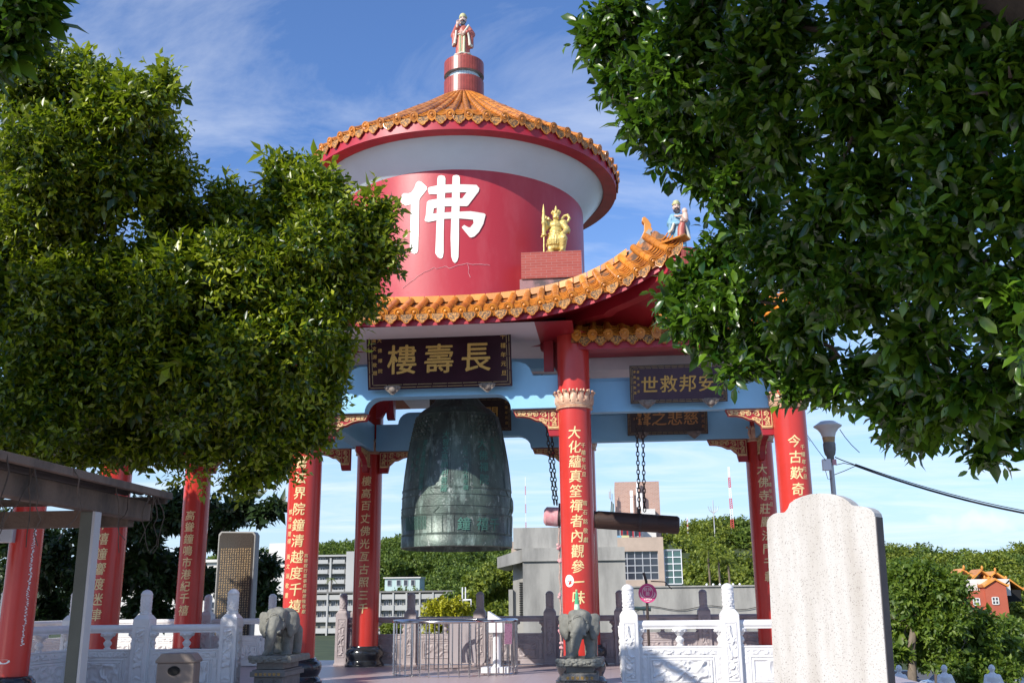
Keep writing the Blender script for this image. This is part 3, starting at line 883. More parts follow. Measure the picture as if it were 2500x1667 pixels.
mb = MB(); mb.span((-2.8, 0.4, 7.425), (2.8, 1.85, 7.5)); mb.span((-2.8, 4.15, 7.425), (2.8, 5.6, 7.5)); mb.span((-2.8, 1.85, 7.425), (-1.6, 4.15, 7.5)); mb.span((1.6, 1.85, 7.425), (2.8, 4.15, 7.5)); mb.span((-1.6, 1.85, 7.85), (1.6, 4.15, 7.95))
mb.build('bay_ceiling', M_['ceiling'], PV)
mb = MB(); mb.span((-2.85, 2.0, 7.12), (2.85, 2.3, 7.42)); mb.span((-2.85, 3.7, 7.12), (2.85, 4.0, 7.42)); mb.build('ceiling_beam', M_['blue'], PV)
mb = MB(); mb.span((-0.35, 2.2, 7.0), (0.25, 3.8, 7.2)); mb.span((-1.6, 2.85, 6.85), (1.5, 3.15, 7.02)); mb.build('bell_hanger', M_['red_wood'], PV, bevel=0.01)

# wing roofs ------------------------------------------------------------
for sx in (-1, 1):
    w = {k: MB() for k in ('base', 'roll', 'disc', 'drip', 'rim', 'ridge', 'fascia')}
    x0, x1 = 2.98, 8.55
    def we(s, sx=sx):        # eave along the front
        a = max(0, s * 2 - 1)
        return Vector((sx * (x0 + (x1 - x0) * s), -0.38 - 0.25 * a ** 3, 7.26 + 0.5 * a ** 3))
    def wr(s, sx=sx):
        xx = x0 + (x1 - x0) * s
        return Vector((sx * (xx * 0.9 + 0.35), 0.40, 7.78 + 0.5 * max(0, s * 2 - 1) ** 3))
    for side in (0, 1):
        M = Matrix.Identity(4) if side == 0 else Matrix.Translation((0, 6, 0)) @ Matrix.Diagonal((1, -1, 1, 1))
        for q in w.values(): q.m = M
        w['base'].grid(lambda u, v: we(u).lerp(wr(u), v) + Vector((0, 0, -0.05)), 30, 6)
        w['base'].grid(lambda u, v: we(u) + Vector((0, 0, -0.05 - 0.1 * v)), 30, 1)
        w['base'].grid(lambda u, v: wr(u).lerp(Vector((sx * 5.7, 3.0, 9.3)), v), 30, 6)
        n = 16
        for i in range(n):
            s = (i + 0.35) / n
            p, q = we(s), wr(s)
            w['roll'].tube([p + Vector((0, -0.02, .02)), p.lerp(q, .5), q], 0.088, 10)
            disc_tile(w['disc'], p + Vector((0, -0.03, .02)), Vector((1, 0, 0)), Vector((0, 0.1, 1)).normalized(), Vector((0, -1, 0.1)).normalized(), 0.108)
            s2 = (i + 0.85) / n
            p2, q2 = we(s2), wr(s2)
            drip_tile(w['drip'], w['rim'], p2 + Vector((0, -0.03, -0.07)), Vector((1, 0, 0)), Vector((0, 0, 1)), Vector((0, -1, 0)), 1.05)
            for j in range(5):
                c = p2.lerp(q2, 0.03 + 0.15 * j) + Vector((0, -0.03, -0.02))
                w['rim'].tube([c + Vector((t * 0.12, 0, 0.05 * t * t)) for t in (-1, -.5, 0, .5, 1)], 0.02, 5)
        for i in range(14):
            a, b = wr(i / 14 + 0.004), wr((i + .94) / 14)
            w['ridge'].span((a.x, a.y - .05, a.z - .03), (b.x, b.y + .08, b.z + .12))
        w['fascia'].grid(lambda u, v: we(u) + Vector((0, 0.05, -0.12 - 0.17 * v)), 24, 1)
        w['fascia'].grid(lambda u, v: we(u).lerp(Vector((we(u).x, 0.95, 7.12)), v) + Vector((0, 0.05, -0.29 * (1 - v) - 0.03 * v)), 24, 2)
    # end slope
    for q in w.values(): q.m = Matrix.Identity(4)
    def ee(t):
        return Vector((sx * 8.55, -0.6 + 7.2 * t, 7.26 + 0.5 * abs(2 * t - 1) ** 3))
    w['base'].grid(lambda u, v: ee(u).lerp(Vector((sx * 5.7, 3.0, 9.3)), v * 0.95), 20, 10)
    WR = w['base'].build('wing_roof', M_['tile_base'], PV, fix=False)
    w['roll'].build('roll_tiles', M_['tile'], WR, fix=False)
    w['disc'].build('round_end_tiles', M_['tile'], WR)
    w['drip'].build('drip_tiles', M_['tile_drip'], WR)
    w['rim'].build('drip_tile_rims', M_['tile'], WR, fix=False)
    w['ridge'].build('ridge_bricks', M_['ridge'], WR, bevel=0.008)
    w['fascia'].build('wing_fascia', M_['red_fascia'], PV, fix=False)
finial((5.75, 3, 0), 0.5, (8.7, 9.45, 9.62, 10.28), 'corner_pedestal')
mb = MB(); mb.span((1.90, -0.42, 8.62), (3.26, 0.7, 9.24)); PB = mb.build('statue_pedestal', M_['red_tile'], PV)
mb = MB(); mb.span((1.86, -0.38, 8.12), (3.22, 0.7, 8.62)); M_['stain'] = mat('stained_pink_render', (0.30, 0.17, 0.17), .85, .2, 4.0, bump=.3, col2=(0.10, 0.075, 0.075), mix=(.42, .6)); mb.build('stained_plinth', M_['stain'], PV)

# ------------------------------------------------------------------ one continuous skin over overlapping lumps
def fuse(mb, name, mat_, parent=None, voxel=0.02, smooth=4, fac=0.5, disp=0.0, dscale=6.0):
    me = bpy.data.meshes.new(name)
    me.from_pydata([tuple(p) for p in mb.v], [], mb.f)
    o = bpy.data.objects.new(name, me); COL.objects.link(o)
    bm = bmesh.new(); bm.from_mesh(me); bmesh.ops.recalc_face_normals(bm, faces=bm.faces); bm.to_mesh(me); bm.free()
    r = o.modifiers.new('r', 'REMESH'); r.mode = 'VOXEL'; r.voxel_size = voxel; r.use_smooth_shade = True
    s = o.modifiers.new('s', 'SMOOTH'); s.iterations = smooth; s.factor = fac
    dg = bpy.context.evaluated_depsgraph_get(); dg.update()
    me2 = bpy.data.meshes.new_from_object(o.evaluated_get(dg))
    bpy.data.objects.remove(o); bpy.data.meshes.remove(me)
    me2.name = name
    if disp:
        for v in me2.vertices:
            v.co += v.normal * (noise.fractal(v.co * dscale, 0.8, 2.0, 3) * disp)
    me2.polygons.foreach_set('use_smooth', [True] * len(me2.polygons))
    return link(name, me2, mat_, parent)
def cap(mb, a, b, ra, rb, n=10):
    """tapered limb with round ends"""
    mb.tube([a, Vector(a).lerp(Vector(b), .5), b], [ra, (ra + rb) / 2, rb], n)
    mb.ball(a, ra, n, 6); mb.ball(b, rb, n, 6)
def limb(mb, pts, rs, n=10):
    for i in range(len(pts) - 1):
        cap(mb, pts[i], pts[i + 1], rs[i], rs[i + 1], n)

# ------------------------------------------------------------------ the bell
BC = (-0.05, 3.0)
bell_prof = [(1.30, 2.88), (1.36, 2.90), (1.365, 3.14), (1.345, 3.16), (1.36, 3.6), (1.355, 4.0), (1.34, 4.3), (1.31, 4.65), (1.265, 5.0), (1.19, 5.45), (1.09, 5.92), (1.045, 6.08), (1.03, 6.12), (0.99, 6.14), (0.955, 6.22), (0.86, 6.30), (0.74, 6.37), (0.62, 6.50), (0.50, 6.66), (0.36, 6.76), (0.0, 6.80)]
def bell_r(z):
    for (r0, z0), (r1, z1) in zip(bell_prof[1:-1], bell_prof[2:]):
        if z0 <= z <= z1:
            return r0 + (r1 - r0) * (z - z0) / (z1 - z0)
    return 1.36
M_['bronze'] = mat('green_patina_bronze', (0.030, 0.040, 0.036), 0.45, 0.3, 1.5, bump=0.35, bscale=22, spec=0.6, metal=0.15)
def patina(m):
    nt = m.node_tree; b = nt.nodes['Principled BSDF']; tc = nt.nodes['Texture Coordinate']
    L = nt.links
    def noise_ramp(sc, stretch, p0, p1, detail=8):
        mp = nt.nodes.new('ShaderNodeMapping'); mp.inputs['Scale'].default_value = stretch
        L.new(tc.outputs['Object'], mp.inputs[0])
        n = nt.nodes.new('ShaderNodeTexNoise'); n.inputs['Scale'].default_value = sc; n.inputs['Detail'].default_value = detail; n.inputs['Roughness'].default_value = .68
        L.new(mp.outputs[0], n.inputs['Vector'])
        r = nt.nodes.new('ShaderNodeMapRange'); r.inputs['From Min'].default_value = p0; r.inputs['From Max'].default_value = p1
        L.new(n.outputs['Fac'], r.inputs['Value'])
        return r.outputs[0]
    def mixc(f, a, c):
        n = nt.nodes.new('ShaderNodeMixRGB')
        L.new(f, n.inputs[0])
        if isinstance(a, tuple): n.inputs[1].default_value = (*a, 1)
        else: L.new(a, n.inputs[1])
        n.inputs[2].default_value = (*c, 1)
        return n.outputs[0]
    base = mixc(noise_ramp(1.6, (1, 1, .5), .35, .62), (0.042, 0.058, 0.052), (0.10, 0.155, 0.125))
    base = mixc(noise_ramp(3.2, (1.6, 1.6, .55), .53, .70), base, (0.25, 0.34, 0.30))
    base = mixc(noise_ramp(5.0, (1.4, 1.4, .8), .60, .72), base, (0.46, 0.52, 0.49))
    L.new(base, b.inputs['Base Color'])
patina(M_['bronze'])
M_['verdigris'] = mat('verdigris_lettering', (0.075, 0.21, 0.165), 0.7, 0.2, 8.0)
BELL = thing('bronze_bell', 'huge green patinated bronze temple bell with raised characters hanging in the middle bay', 'bell', (BC[0], BC[1], 2.88))
mb = MB(); mb.lathe((BC[0], BC[1], 0), bell_prof, 96, caps=False)
mb.lathe((BC[0], BC[1], 0), [(1.30, 2.88), (1.20, 3.3), (1.18, 4.4), (0.95, 5.8), (0.5, 6.4)], 64, caps=False)
body = mb.build('bell_body', M_['bronze'], BELL, sharp=50)
mb = MB()
for z in (3.17, 3.20, 3.62, 3.65, 3.83, 4.10, 4.245, 4.27, 5.48, 6.10):
    mb.lathe((BC[0], BC[1], z), [(bell_r(z) - 0.01, -0.012), (bell_r(z) + 0.014, -0.008), (bell_r(z) + 0.014, 0.008), (bell_r(z) - 0.01, 0.012)], 96, caps=False)
def rib(a, z0, z1, w=0.006, a1=None):
    n = 10
    pts = [(a + ((a1 - a) * i / n if a1 is not None else 0), z0 + (z1 - z0) * i / n) for i in range(n + 1)]
    mb.tube([(BC[0] + (bell_r(z) + 0.003) * sin(t), BC[1] - (bell_r(z) + 0.003) * cos(t), z) for t, z in pts], 0.011, 5)
for q in range(4):
    a0 = q * pi / 2 + 0.0
    for da in (-0.02, 0.02, -0.40, -0.36, 0.36, 0.40):
        rib(a0 + da, 4.27 if abs(da) > .1 else 4.27, 6.10)
    for da in (-0.10, 0.10):
        rib(a0 + da, 3.2, 3.62)
    for da in (-0.30, 0.30):
        rib(a0 + da, 3.2, 3.58)
    rib(a0 - .38, 4.27, 4.10, a1=a0 - .26); rib(a0 + .0, 4.27, 4.10, a1=a0 - .12)
    rib(a0 - .30, 3.62, 3.80, a1=a0 - .16); rib(a0 + .30, 3.62, 3.80, a1=a0 + .16)
mb.build('raised_bands', M_['bronze'], BELL, fix=False)
mb = MB()
for q in range(4):
    for r_ in range(5):
        for k in range(7):
            a = q * pi / 2 + 0.48 + k * 0.1
            z = 5.58 + r_ * 0.105
            R = bell_r(z) + 0.015
            mb.ball((BC[0] + R * sin(a), BC[1] - R * cos(a), z), 0.034, 8, 5)
mb.build('bosses', M_['bronze'], BELL, fix=False)
mb = MB()
def bell_text(s, ang, z0, pitch, size):
    for i, ch in enumerate(s):
        wrap_text(mb, ch, BC[0], BC[1], ang, z0 - i * pitch, bell_r, size, off=0.014)
bell_text('大智文殊師利菩薩', -0.08, 5.52, 0.185, 0.18)
bell_text('公元一九九九年鑄', 0.30, 5.18, 0.135, 0.13)
bell_text('大佛禪院', 0.66, 5.32, 0.29, 0.26)
bell_text('基隆市', 0.93, 5.42, 0.2, 0.14)
bell_text('湖北黃梅超法製造廠', -0.54, 5.36, 0.135, 0.14)
bell_text('祈福平安', -0.70, 5.2, 0.16, 0.12); bell_text('祈福平安', -0.86, 5.0, 0.16, 0.12)
for ch, a in zip('千禧鐘', (0.86, 0.61, 0.27)):
    wrap_text(mb, ch, BC[0], BC[1], a, 3.40, bell_r, 0.32, off=0.016)
r = random.Random(3)
for k in range(17):      # block of fine raised lines at the lower left
    a = -0.42 - k * 0.034
    for i in range(11):
        z = 3.30 + i * 0.028
        R = bell_r(z) + 0.012
        for (da, dz) in ((r.uniform(-.006, .006), 0), (r.uniform(-.008, .008), .011)):
            mb.box((BC[0] + R * sin(a + da), BC[1] - R * cos(a + da), z + dz), (0.022, 0.01, 0.006), a)
mb.build('raised_characters', M_['verdigris'], BELL, fix=False)
mb = MB(); mb.lathe((0, 0, 0), [(0.001, 0), (0.19, 0.0), (0.19, 0.03), (0.14, 0.05), (0.001, 0.06)], 20)
mb.v = [Vector((BC[0] + 1.34 + v.z, BC[1] - v.x, 3.9 + v.y)) for v in mb.v]
mb.build('strike_boss', M_['bronze'], BELL)
mb = MB(); mb.tube([(BC[0] - .25, 3, 6.72), (BC[0] - .2, 3, 6.95), (BC[0], 3, 7.02), (BC[0] + .2, 3, 6.95), (BC[0] + .25, 3, 6.72)], .07, 10)
mb.build('dragon_loop', M_['bronze'], BELL, fix=False)

# ------------------------------------------------------------------ striking log on chains
LOGD = Vector((0.9964, 0.0, -0.085))
LP0, LP1 = Vector((2.12, 3.0, 3.645)), Vector((5.36, 3.0, 3.37))
LG = thing('striking_log', 'long dark timber striking log with a faded pink padded end hung level beside the bell', 'log', (3.7, 3, 3.3))
mb = MB()
def lp(t): return LP0.lerp(LP1, t)
mb.tube([lp(.10), lp(.37), lp(.375), lp(.39), lp(.395), lp(.83), lp(.835), lp(.845), lp(.85), lp(.985), lp(1.0)], [.215, .215, .20, .20, .215, .215, .205, .205, .215, .215, .18], 24)
mb.build('timber', M_['log'], LG, sharp=35)
mb = MB(); mb.tube([lp(-.005), lp(.012), lp(.10), lp(.105)], [.16, .225, .235, .215], 24); mb.build('padded_end', M_['pink'], LG)
mb = MB()
for t in (.112, .70):
    mb.tube([lp(t), lp(t + .022)], [.225, .225], 24); mb.span(lp(t) + Vector((-.02, -.06, .19)), lp(t) + Vector((.06, .06, .33)))
mb.build('iron_strap', M_['iron'], LG)
def chain(p, q, label, link_len=0.145, w=0.072, wire=0.0125, grp='chains holding up the striking log'):
    p, q = Vector(p), Vector(q)
    d = (q - p); n = max(2, int(d.length / (link_len * 0.76))); t = d.normalized()
    s = t.cross(Vector((0.3, 1, 0))).normalized(); s2 = t.cross(s)
    mb = MB()
    for i in range(n):
        c = p + d * ((i + .5) / n)
        a = s if i % 2 else s2
        L = d.length / n / 2 + wire * 1.5
        pts = []
        for k in range(9):
            th = 2 * pi * k / 8
            x, y = cos(th), sin(th)
            pts.append(c + t * (y * L * (1.0 if abs(y) > .9 else 0.95)) + a * (x * w / 2))
        mb.tube(pts, wire, 5, caps=False)
    return tag(mb.build('chain', M_['iron'], fix=False), label, 'chain', grp)
chain((2.12, 2.92, 7.15), (2.36, 2.93, 3.92), 'left chain of the pair beside the bell, down to the padded log end')
chain((2.24, 3.08, 7.15), (2.42, 3.07, 3.92), 'right chain of the pair beside the bell, down to the padded log end')
chain((4.46, 2.92, 7.05), (4.42, 2.93, 3.72), 'left chain of the pair crossing the rear plaque, down to the log middle')
chain((4.62, 3.08, 7.05), (4.55, 3.07, 3.72), 'right chain of the pair crossing the rear plaque, down to the log middle')
mb = MB(); rr = random.Random(4)
pts = [Vector((2.46 + 0.012 * sin(i * .9), 2.98, 3.42 - i * 0.065)) for i in range(48)]
mb.tube(pts, [0.020 + 0.006 * (i % 2) for i in range(48)], 7)
RP = mb.build('pull_rope', M_['rope'])
tag(RP, 'braided pull rope with bunched knots hanging from the padded end of the log', 'rope')
mb = MB()
for z in (2.9, 2.55, 1.75, 1.12, 0.9, 0.62):
    for k in range(5):
        mb.ball((2.46 + rr.uniform(-.04, .04), 2.96 + rr.uniform(-.03, .03), z + rr.uniform(-.06, .06)), rr.uniform(.025, .045), 7, 5)
mb.build('knot', M_['pink'], RP, fix=False)

# ------------------------------------------------------------------ name plaques
def plaque(name, label, c, w, h, lean, main, msize, right='', left=(), board='plaque', t=0.06, front=-1, group=None, loops=True, gold='gold_text'):
    """board hung upright, leaning forward; c = middle of the bottom edge"""
    P = thing(name, label, 'plaque', c, group)
    c = Vector(c); ux = Vector((1, 0, 0)); uz = Vector((0, front * sin(lean), cos(lean))); un = Vector((0, front * cos(lean), sin(lean) * -front * front * 1.0))
    un = Vector((0, -cos(lean), -sin(lean)))
    mb = MB(); mb.prism([(-w / 2, 0), (w / 2, 0), (w / 2, h), (-w / 2, h)], c - un * t, ux, uz, un, t)
    mb.build('board', M_[board], P)
    mb = MB(); f = 0.05 * h
    def bar(x0, z0, x1, z1, th=0.035):
        mb.prism([(x0, z0), (x1, z0), (x1, z1), (x0, z1)], c, ux, uz, un, th)
    bar(-w / 2 - .01, -.01, w / 2 + .01, f); bar(-w / 2 - .01, h - f, w / 2 + .01, h + .01); bar(-w / 2 - .01, f, -w / 2 + f, h - f); bar(w / 2 - f, f, w / 2 + .01, h - f)
    mb.build('frame', M_['plaque_dark'] if board != 'plaque' else M_['plaque'], P)
    mb = MB()
    q = 0.012 if h > 1 else 0.009
    ins = f * 0.55; ou = f * 1.45
    for k, e in enumerate((ins, ou)):
        z = 0.037 if e < f else 0.004
        n = 9 if h > 1 else 14
        for i in range(n):
            a = -w / 2 + e + (w - 2 * e) * i / n + .012; b = -w / 2 + e + (w - 2 * e) * (i + 1) / n - .012
            for zz in (e, h - e):
                mb.prism([(a, zz - q / 2), (b, zz - q / 2), (b, zz + q / 2), (a, zz + q / 2)], c + un * z, ux, uz, un, .006)
        n2 = 4
        for i in range(n2):
            a = e + (h - 2 * e) * i / n2 + .012; b = e + (h - 2 * e) * (i + 1) / n2 - .012
            for xx in (-w / 2 + e, w / 2 - e):
                mb.prism([(xx - q / 2, a), (xx + q / 2, a), (xx + q / 2, b), (xx - q / 2, b)], c + un * z, ux, uz, un, .006)
    mb.build('fret_border', M_['plaque_line'], P, fix=False)
    mb = MB()
    n = len(main)
    for i, ch in enumerate(main):
        x = (i - (n - 1) / 2) * (w * 0.845 / (n + 0.25)) if n > 1 else 0
        flat_text(mb, ch, c + ux * (-x) + uz * (h * 0.50) + un * 0.006, ux, uz, un, msize, slant=0.05)
    mb.build('gold_characters', M_[gold], P, fix=False)
    mb = MB(); s = h * 0.095
    for i, ch in enumerate(right):
        flat_text(mb, ch, c + ux * (w / 2 - f * 2.6) + uz * (h * 0.84 - i * h * 0.155) + un * 0.006, ux, uz, un, s)
    for j, col in enumerate(left):
        for i, ch in enumerate(col):
            flat_text(mb, ch, c + ux * (-w / 2 + f * (2.4 + 1.9 * (1 - j))) + uz * (h * 0.84 - (i + (0 if j == 0 else 0)) * h * 0.70 / len(col)) + un * 0.006, ux, uz, un, s * 0.82)
    if mb.v: mb.build('small_inscription', M_[gold], P, fix=False)
    if loops:
        for sx in (-.33, .33):
            mb = MB(); o = c + ux * (sx * w) - un * 0.0
            mb.prism([(-.20, .05), (-.16, -.01), (-.10, -.06), (-.03, -.12), (0, -.13), (.03, -.12), (.10, -.06), (.16, -.01), (.20, .05), (.12, .08), (-.12, .08)], o, ux, uz, un, 0.06)
            for (bx, bz, br) in ((0, .0, .085), (-.05, .03, .03), (.05, .03, .03), (0, -.05, .04), (-.12, .03, .035), (.12, .03, .035), (-.03, -.02, .03), (.03, -.02, .03), (-.16, .04, .022), (.16, .04, .022)):
                mb.ball(o + ux * bx + uz * bz + un * .06, (br, br * .5, br), 8, 5)
            mb.build('lion_mask_mount', M_['pewter'], P)
    return P
plaque('name_plaque', 'large dark lacquered plaque with three big gold characters on the pale blue front beam', (0.035, -0.18, 6.235), 3.22, 1.30, radians(14), '長壽樓', 0.69, '千禧年元旦', ('大佛禪院', '黃文淵敬題'))
plaque('name_plaque', 'violet plaque with four gold characters on the front beam of the right bay', (5.32, 0.55, 5.90), 2.13, 0.84, radians(14), '安邦救世', 0.40, '千禧年元旦', ('基隆市長', '李進勇敬題'), board='plaque2')
plaque('name_plaque', 'brown plaque on the rear beam of the right bay, its top behind the front beam', (5.32, 4.95, 5.88), 2.13, 0.90, radians(12), '慈悲之聲', 0.42, '千禧年元旦', ('黃梅',), board='plaque_dark', gold='gold_dim')if False else None
M_['gold_dim'] = mat('brown_gold_lettering', (0.42, 0.20, 0.06), 0.55, 0.3, 40.0)
plaque('name_plaque', 'brown plaque on the rear beam of the right bay, its top behind the front beam', (5.32, 4.93, 5.90), 2.10, 0.88, radians(12), '慈悲之聲', 0.42, '千禧年元旦', ('黃梅',), board='plaque_dark', gold='gold_dim')
plaque('name_plaque', 'dark plaque half hidden behind the bell on the rear arched beam', (-0.05, 5.5, 6.22), 2.25, 0.92, radians(10), '開大門', 0.42, '千禧年元旦', (), board='plaque_dark', gold='gold_text', loops=False)

# ------------------------------------------------------------------ round guard rail, donation stand, board
CG = thing('guard_rail', 'round stainless steel guard rail of thin upright bars under the bell', 'railing', (-0.07, 3, 0))
gc = (-0.07, 3.0)
ring = [(gc[0] + 1.47 * cos(2 * pi * k / 64), gc[1] + 1.47 * sin(2 * pi * k / 64), 1.20) for k in range(65)]
mb = MB(); mb.tube(ring, 0.038, 10, caps=False); mb.build('top_rail', M_['steel'], CG, fix=False)
mb = MB(); mb.tube([(p[0], p[1], 0.03) for p in ring], 0.012, 6, caps=False); mb.build('base_ring', M_['steel'], CG, fix=False)
bar_me = None
for k in range(40):
    a = 2 * pi * (k + .3) / 40
    mb = MB(); p = (gc[0] + 1.47 * cos(a), gc[1] + 1.47 * sin(a))
    mb.tube([(p[0], p[1], 0.0), (p[0], p[1], 1.2)], 0.017, 8)
    mb.build('bar', M_['steel'], CG, fix=False)
DS = thing('donation_stand', 'white donation stand with a slanted box top on a round post inside the guard rail', 'stand', (0.95, 2.75, 0))
mb = MB(); mb.span((0.60, 2.5, 0.03), (1.25, 3.0, 0.16)); mb.span((0.68, 2.55, 0.0), (1.17, 2.95, 0.03)); mb.build('foot', M_['white_metal'], DS, bevel=.02)
mb = MB(); mb.lathe((0.95, 2.75, 0.16), [(0.105, 0), (0.095, .05), (0.09, 0.8)], 20); mb.build('post', M_['white_metal'], DS)
mb = MB(); mb.prism([(-.20, .93), (.20, .93), (.21, 1.17), (-.19, 1.42)], (0.95, 2.55, 0), (1, 0, 0), (0, 0, 1), (0, 1, 0), .38); mb.build('slanted_box', M_['white_metal'], DS, bevel=.012)
mb = MB(); mb.box((0.97, 2.72, .945), (.36, .30, .03)); mb.build('rusty_bracket', M_['rope'], DS)
mb = MB()
BDc = (-0.22, 5.2)
mb = MB(); mb.prism([(-.36, .12), (.36, .12), (.34, .5), (.35, 1.12), (-.33, 1.12), (-.35, .6)], (BDc[0], BDc[1], 0), (1, 0, 0), (0, -.12, 1), (0, -1, 0), .03)
BD = thing('notice_board', 'blank grey veined board on short legs standing behind the bell rail', 'board', (BDc[0], BDc[1], 0))
M_['veined'] = mat('grey_veined_board', (0.40, 0.36, 0.37), 0.5, 0.1, 2.0, col2=(0.30, 0.27, 0.29), mix=(.55, .7), stretch=(3, 1, .6))
mb.build('panel', M_['veined'], BD)
mb = MB()
for x in (-.33, .33):
    mb.tube([(BDc[0] + x, BDc[1] + .01, 0), (BDc[0] + x, BDc[1] + .01, 1.1)], .014, 6); mb.tube([(BDc[0] + x, BDc[1] + .35, 0), (BDc[0] + x, BDc[1] + .03, 1.05)], .014, 6)
mb.build('legs', M_['frame_grey'], BD, fix=False)
M_['pink_paper'] = mat('pink_printed_paper', (0.50, 0.26, 0.36), 0.7, 0.2, 30.0, col2=(0.30, 0.12, 0.2), mix=(.55, .6))
mb = MB(); mb.span((1.24, 1.79, 0.70), (1.40, 1.795, 1.15)); mb.v = [Vector((v.x + (v.z - 1.15) * .03, v.y + (.12 if v.x > 1.3 else 0) , v.z)) for v in mb.v]
tag(mb.build('paper_notice', M_['pink_paper']), 'pink printed paper strip hanging from the right of the round bell rail', 'notice')
mb = MB()
pts = []
for k in range(24):
    a = 2 * pi * k / 24
    pts.append((.105 * cos(a), .125 * sin(a)))
vs = []
for off in (0.004, 0.008):
    for x, y in pts:
        an = -0.64 + x / R_COL
        an = -0.555 + x / R_COL
        vs.append((3 + (R_COL + off) * sin(an), -(R_COL + off) * cos(an), 2.03 + y))
mb.add(vs, [tuple(range(24)), tuple(range(24, 48))] + [(i, (i + 1) % 24, 24 + (i + 1) % 24, 24 + i) for i in range(24)])
ST = tag(mb.build('oval_sticker', M_['paper_white'], fix=False), 'white oval sticker with two short dark marks on the front red column', 'sticker')
mb = MB()
for x in (-.03, .035):
    for k in range(3):
        an = -0.555 + (x + k * .009) / R_COL
        mb.box((3 + (R_COL + .010) * sin(an), -(R_COL + .010) * cos(an), 2.03), (.012, .004, .012), an)
mb.build('dark_marks', M_['wire'], ST, fix=False)

# ------------------------------------------------------------------ statues
M_['skin'] = mat('painted_flesh', (0.62, 0.44, 0.36), 0.5, 0.06, 6.0)
M_['st_red'] = mat('painted_red_robe', (0.42, 0.10, 0.075), 0.45, 0.25, 9.0, bump=.3, col2=(0.52, 0.22, 0.14), mix=(.5, .7))
M_['st_blue'] = mat('painted_blue_robe', (0.16, 0.33, 0.46), 0.5, 0.25, 8.0, bump=.3)
M_['st_white'] = mat('glazed_white_trim', (0.62, 0.60, 0.50), 0.4, 0.12, 8.0)
M_['st_green'] = mat('pale_green_apron', (0.36, 0.44, 0.26), 0.45, 0.3, 16.0, col2=(0.55, 0.48, 0.2))
M_['st_yellow'] = mat('yellow_green_cap', (0.50, 0.48, 0.24), 0.5, 0.25, 16.0)
M_['beard'] = mat('black_beard', (0.03, 0.03, 0.04), 0.6, 0.2, 20.0, bump=.5)
def face(P, c, s, fx=0.0, hat='st_yellow', beard=True):
    """head of height about 0.2*s looking along -Y; c = chin"""
    c = Vector(c)
    mb = MB()
    mb.ball(c + Vector((0, 0, .11)) * s, (.072 * s, .08 * s, .105 * s), 14, 10)
    mb.ball(c + Vector((0, -.082, .10)) * s, (.014 * s, .02 * s, .028 * s), 8, 6)
    for sx in (-1, 1):
        mb.ball(c + Vector((sx * .036, -.058, .085)) * s, (.026 * s, .025 * s, .022 * s), 8, 6)
        mb.ball(c + Vector((sx * .075, .0, .105)) * s, (.014 * s, .025 * s, .04 * s), 8, 6)
    cap(mb, c + Vector((0, .01, -.05)) * s, c + Vector((0, 0, .05)) * s, .045 * s, .05 * s)
    h = fuse(mb, 'head', M_['skin'], P, .012 * s, 2)
    mb = MB()
    for sx in (-1, 1):
        mb.ball(c + Vector((sx * .03, -.078, .128)) * s, (.014 * s, .006 * s, .005 * s), 8, 4)
        mb.tube([c + Vector((sx * .014, -.084, .148)) * s, c + Vector((sx * .034, -.079, .156)) * s, c + Vector((sx * .054, -.066, .147)) * s], .005 * s, 5)
    if beard:
        mb.tube([c + Vector((-.045, -.07, .045)) * s, c + Vector((-.02, -.09, .066)) * s, c + Vector((0, -.095, .06)) * s, c + Vector((.02, -.09, .066)) * s, c + Vector((.045, -.07, .045)) * s], .010 * s, 6)
    mb.build('eyebrows_and_moustache', M_['beard'], h, fix=False)
    if beard:
        mb = MB()
        mb.ball(c + Vector((0, -.07, .005)) * s, (.055 * s, .03 * s, .055 * s), 12, 8)
        for k in range(9):
            a = (k - 4) / 4
            mb.tube([c + Vector((a * .06, -.05, .05 - .02 * abs(a))) * s, c + Vector((a * .06, -.085, -.01)) * s, c + Vector((a * .035, -.09, -.075 + .03 * abs(a))) * s], [.018 * s, .02 * s, .006 * s], 6)
        mb.build('beard', M_['beard'], h, fix=False)
        mb = MB(); mb.ball(c + Vector((0, -.088, .045)) * s, (.016 * s, .008 * s, .007 * s), 8, 5); mb.build('mouth', M_['st_red'], h, fix=False)
    mb = MB()
    mb.lathe(c + Vector((0, .005, .165)) * s, [(.077 * s, 0), (.08 * s, .015 * s), (.082 * s, .05 * s), (.07 * s, .055 * s), (.066 * s, .085 * s), (.05 * s, .10 * s), (.001, .102 * s)], 18)
    mb.ball(c + Vector((.075, .03, .19)) * s, (.02 * s, .03 * s, .03 * s), 8, 5); mb.ball(c + Vector((-.075, .03, .19)) * s, (.02 * s, .03 * s, .03 * s), 8, 5)
    mb.build('cap', M_[hat], h)
    return h
def hand(mb, c, d, s, side=1):
    """small hand with four fingers and a thumb; d = finger direction"""
    c, d = Vector(c), Vector(d).normalized()
    u = d.cross(Vector((0, 1, 0.2))).normalized()
    w = d.cross(u)
    mb.ball(c, (.030 * s, .028 * s, .034 * s), 8, 6)
    for k in range(4):
        b = c + u * ((k - 1.5) * .016 * s) + d * .02 * s
        L = (.045, .055, .052, .04)[k] * s
        mb.tube([b, b + d * L * .55, b + d * L * .85 + w * L * .3 * side], [.009 * s, .0085 * s, .006 * s], 6)
    b = c + u * (-.03 * s) * side
    mb.tube([b, b + (d * .5 - u * .5 * side).normalized() * .03 * s, b + d * .042 * s - u * .012 * s * side], [.010 * s, .009 * s, .006 * s], 6)

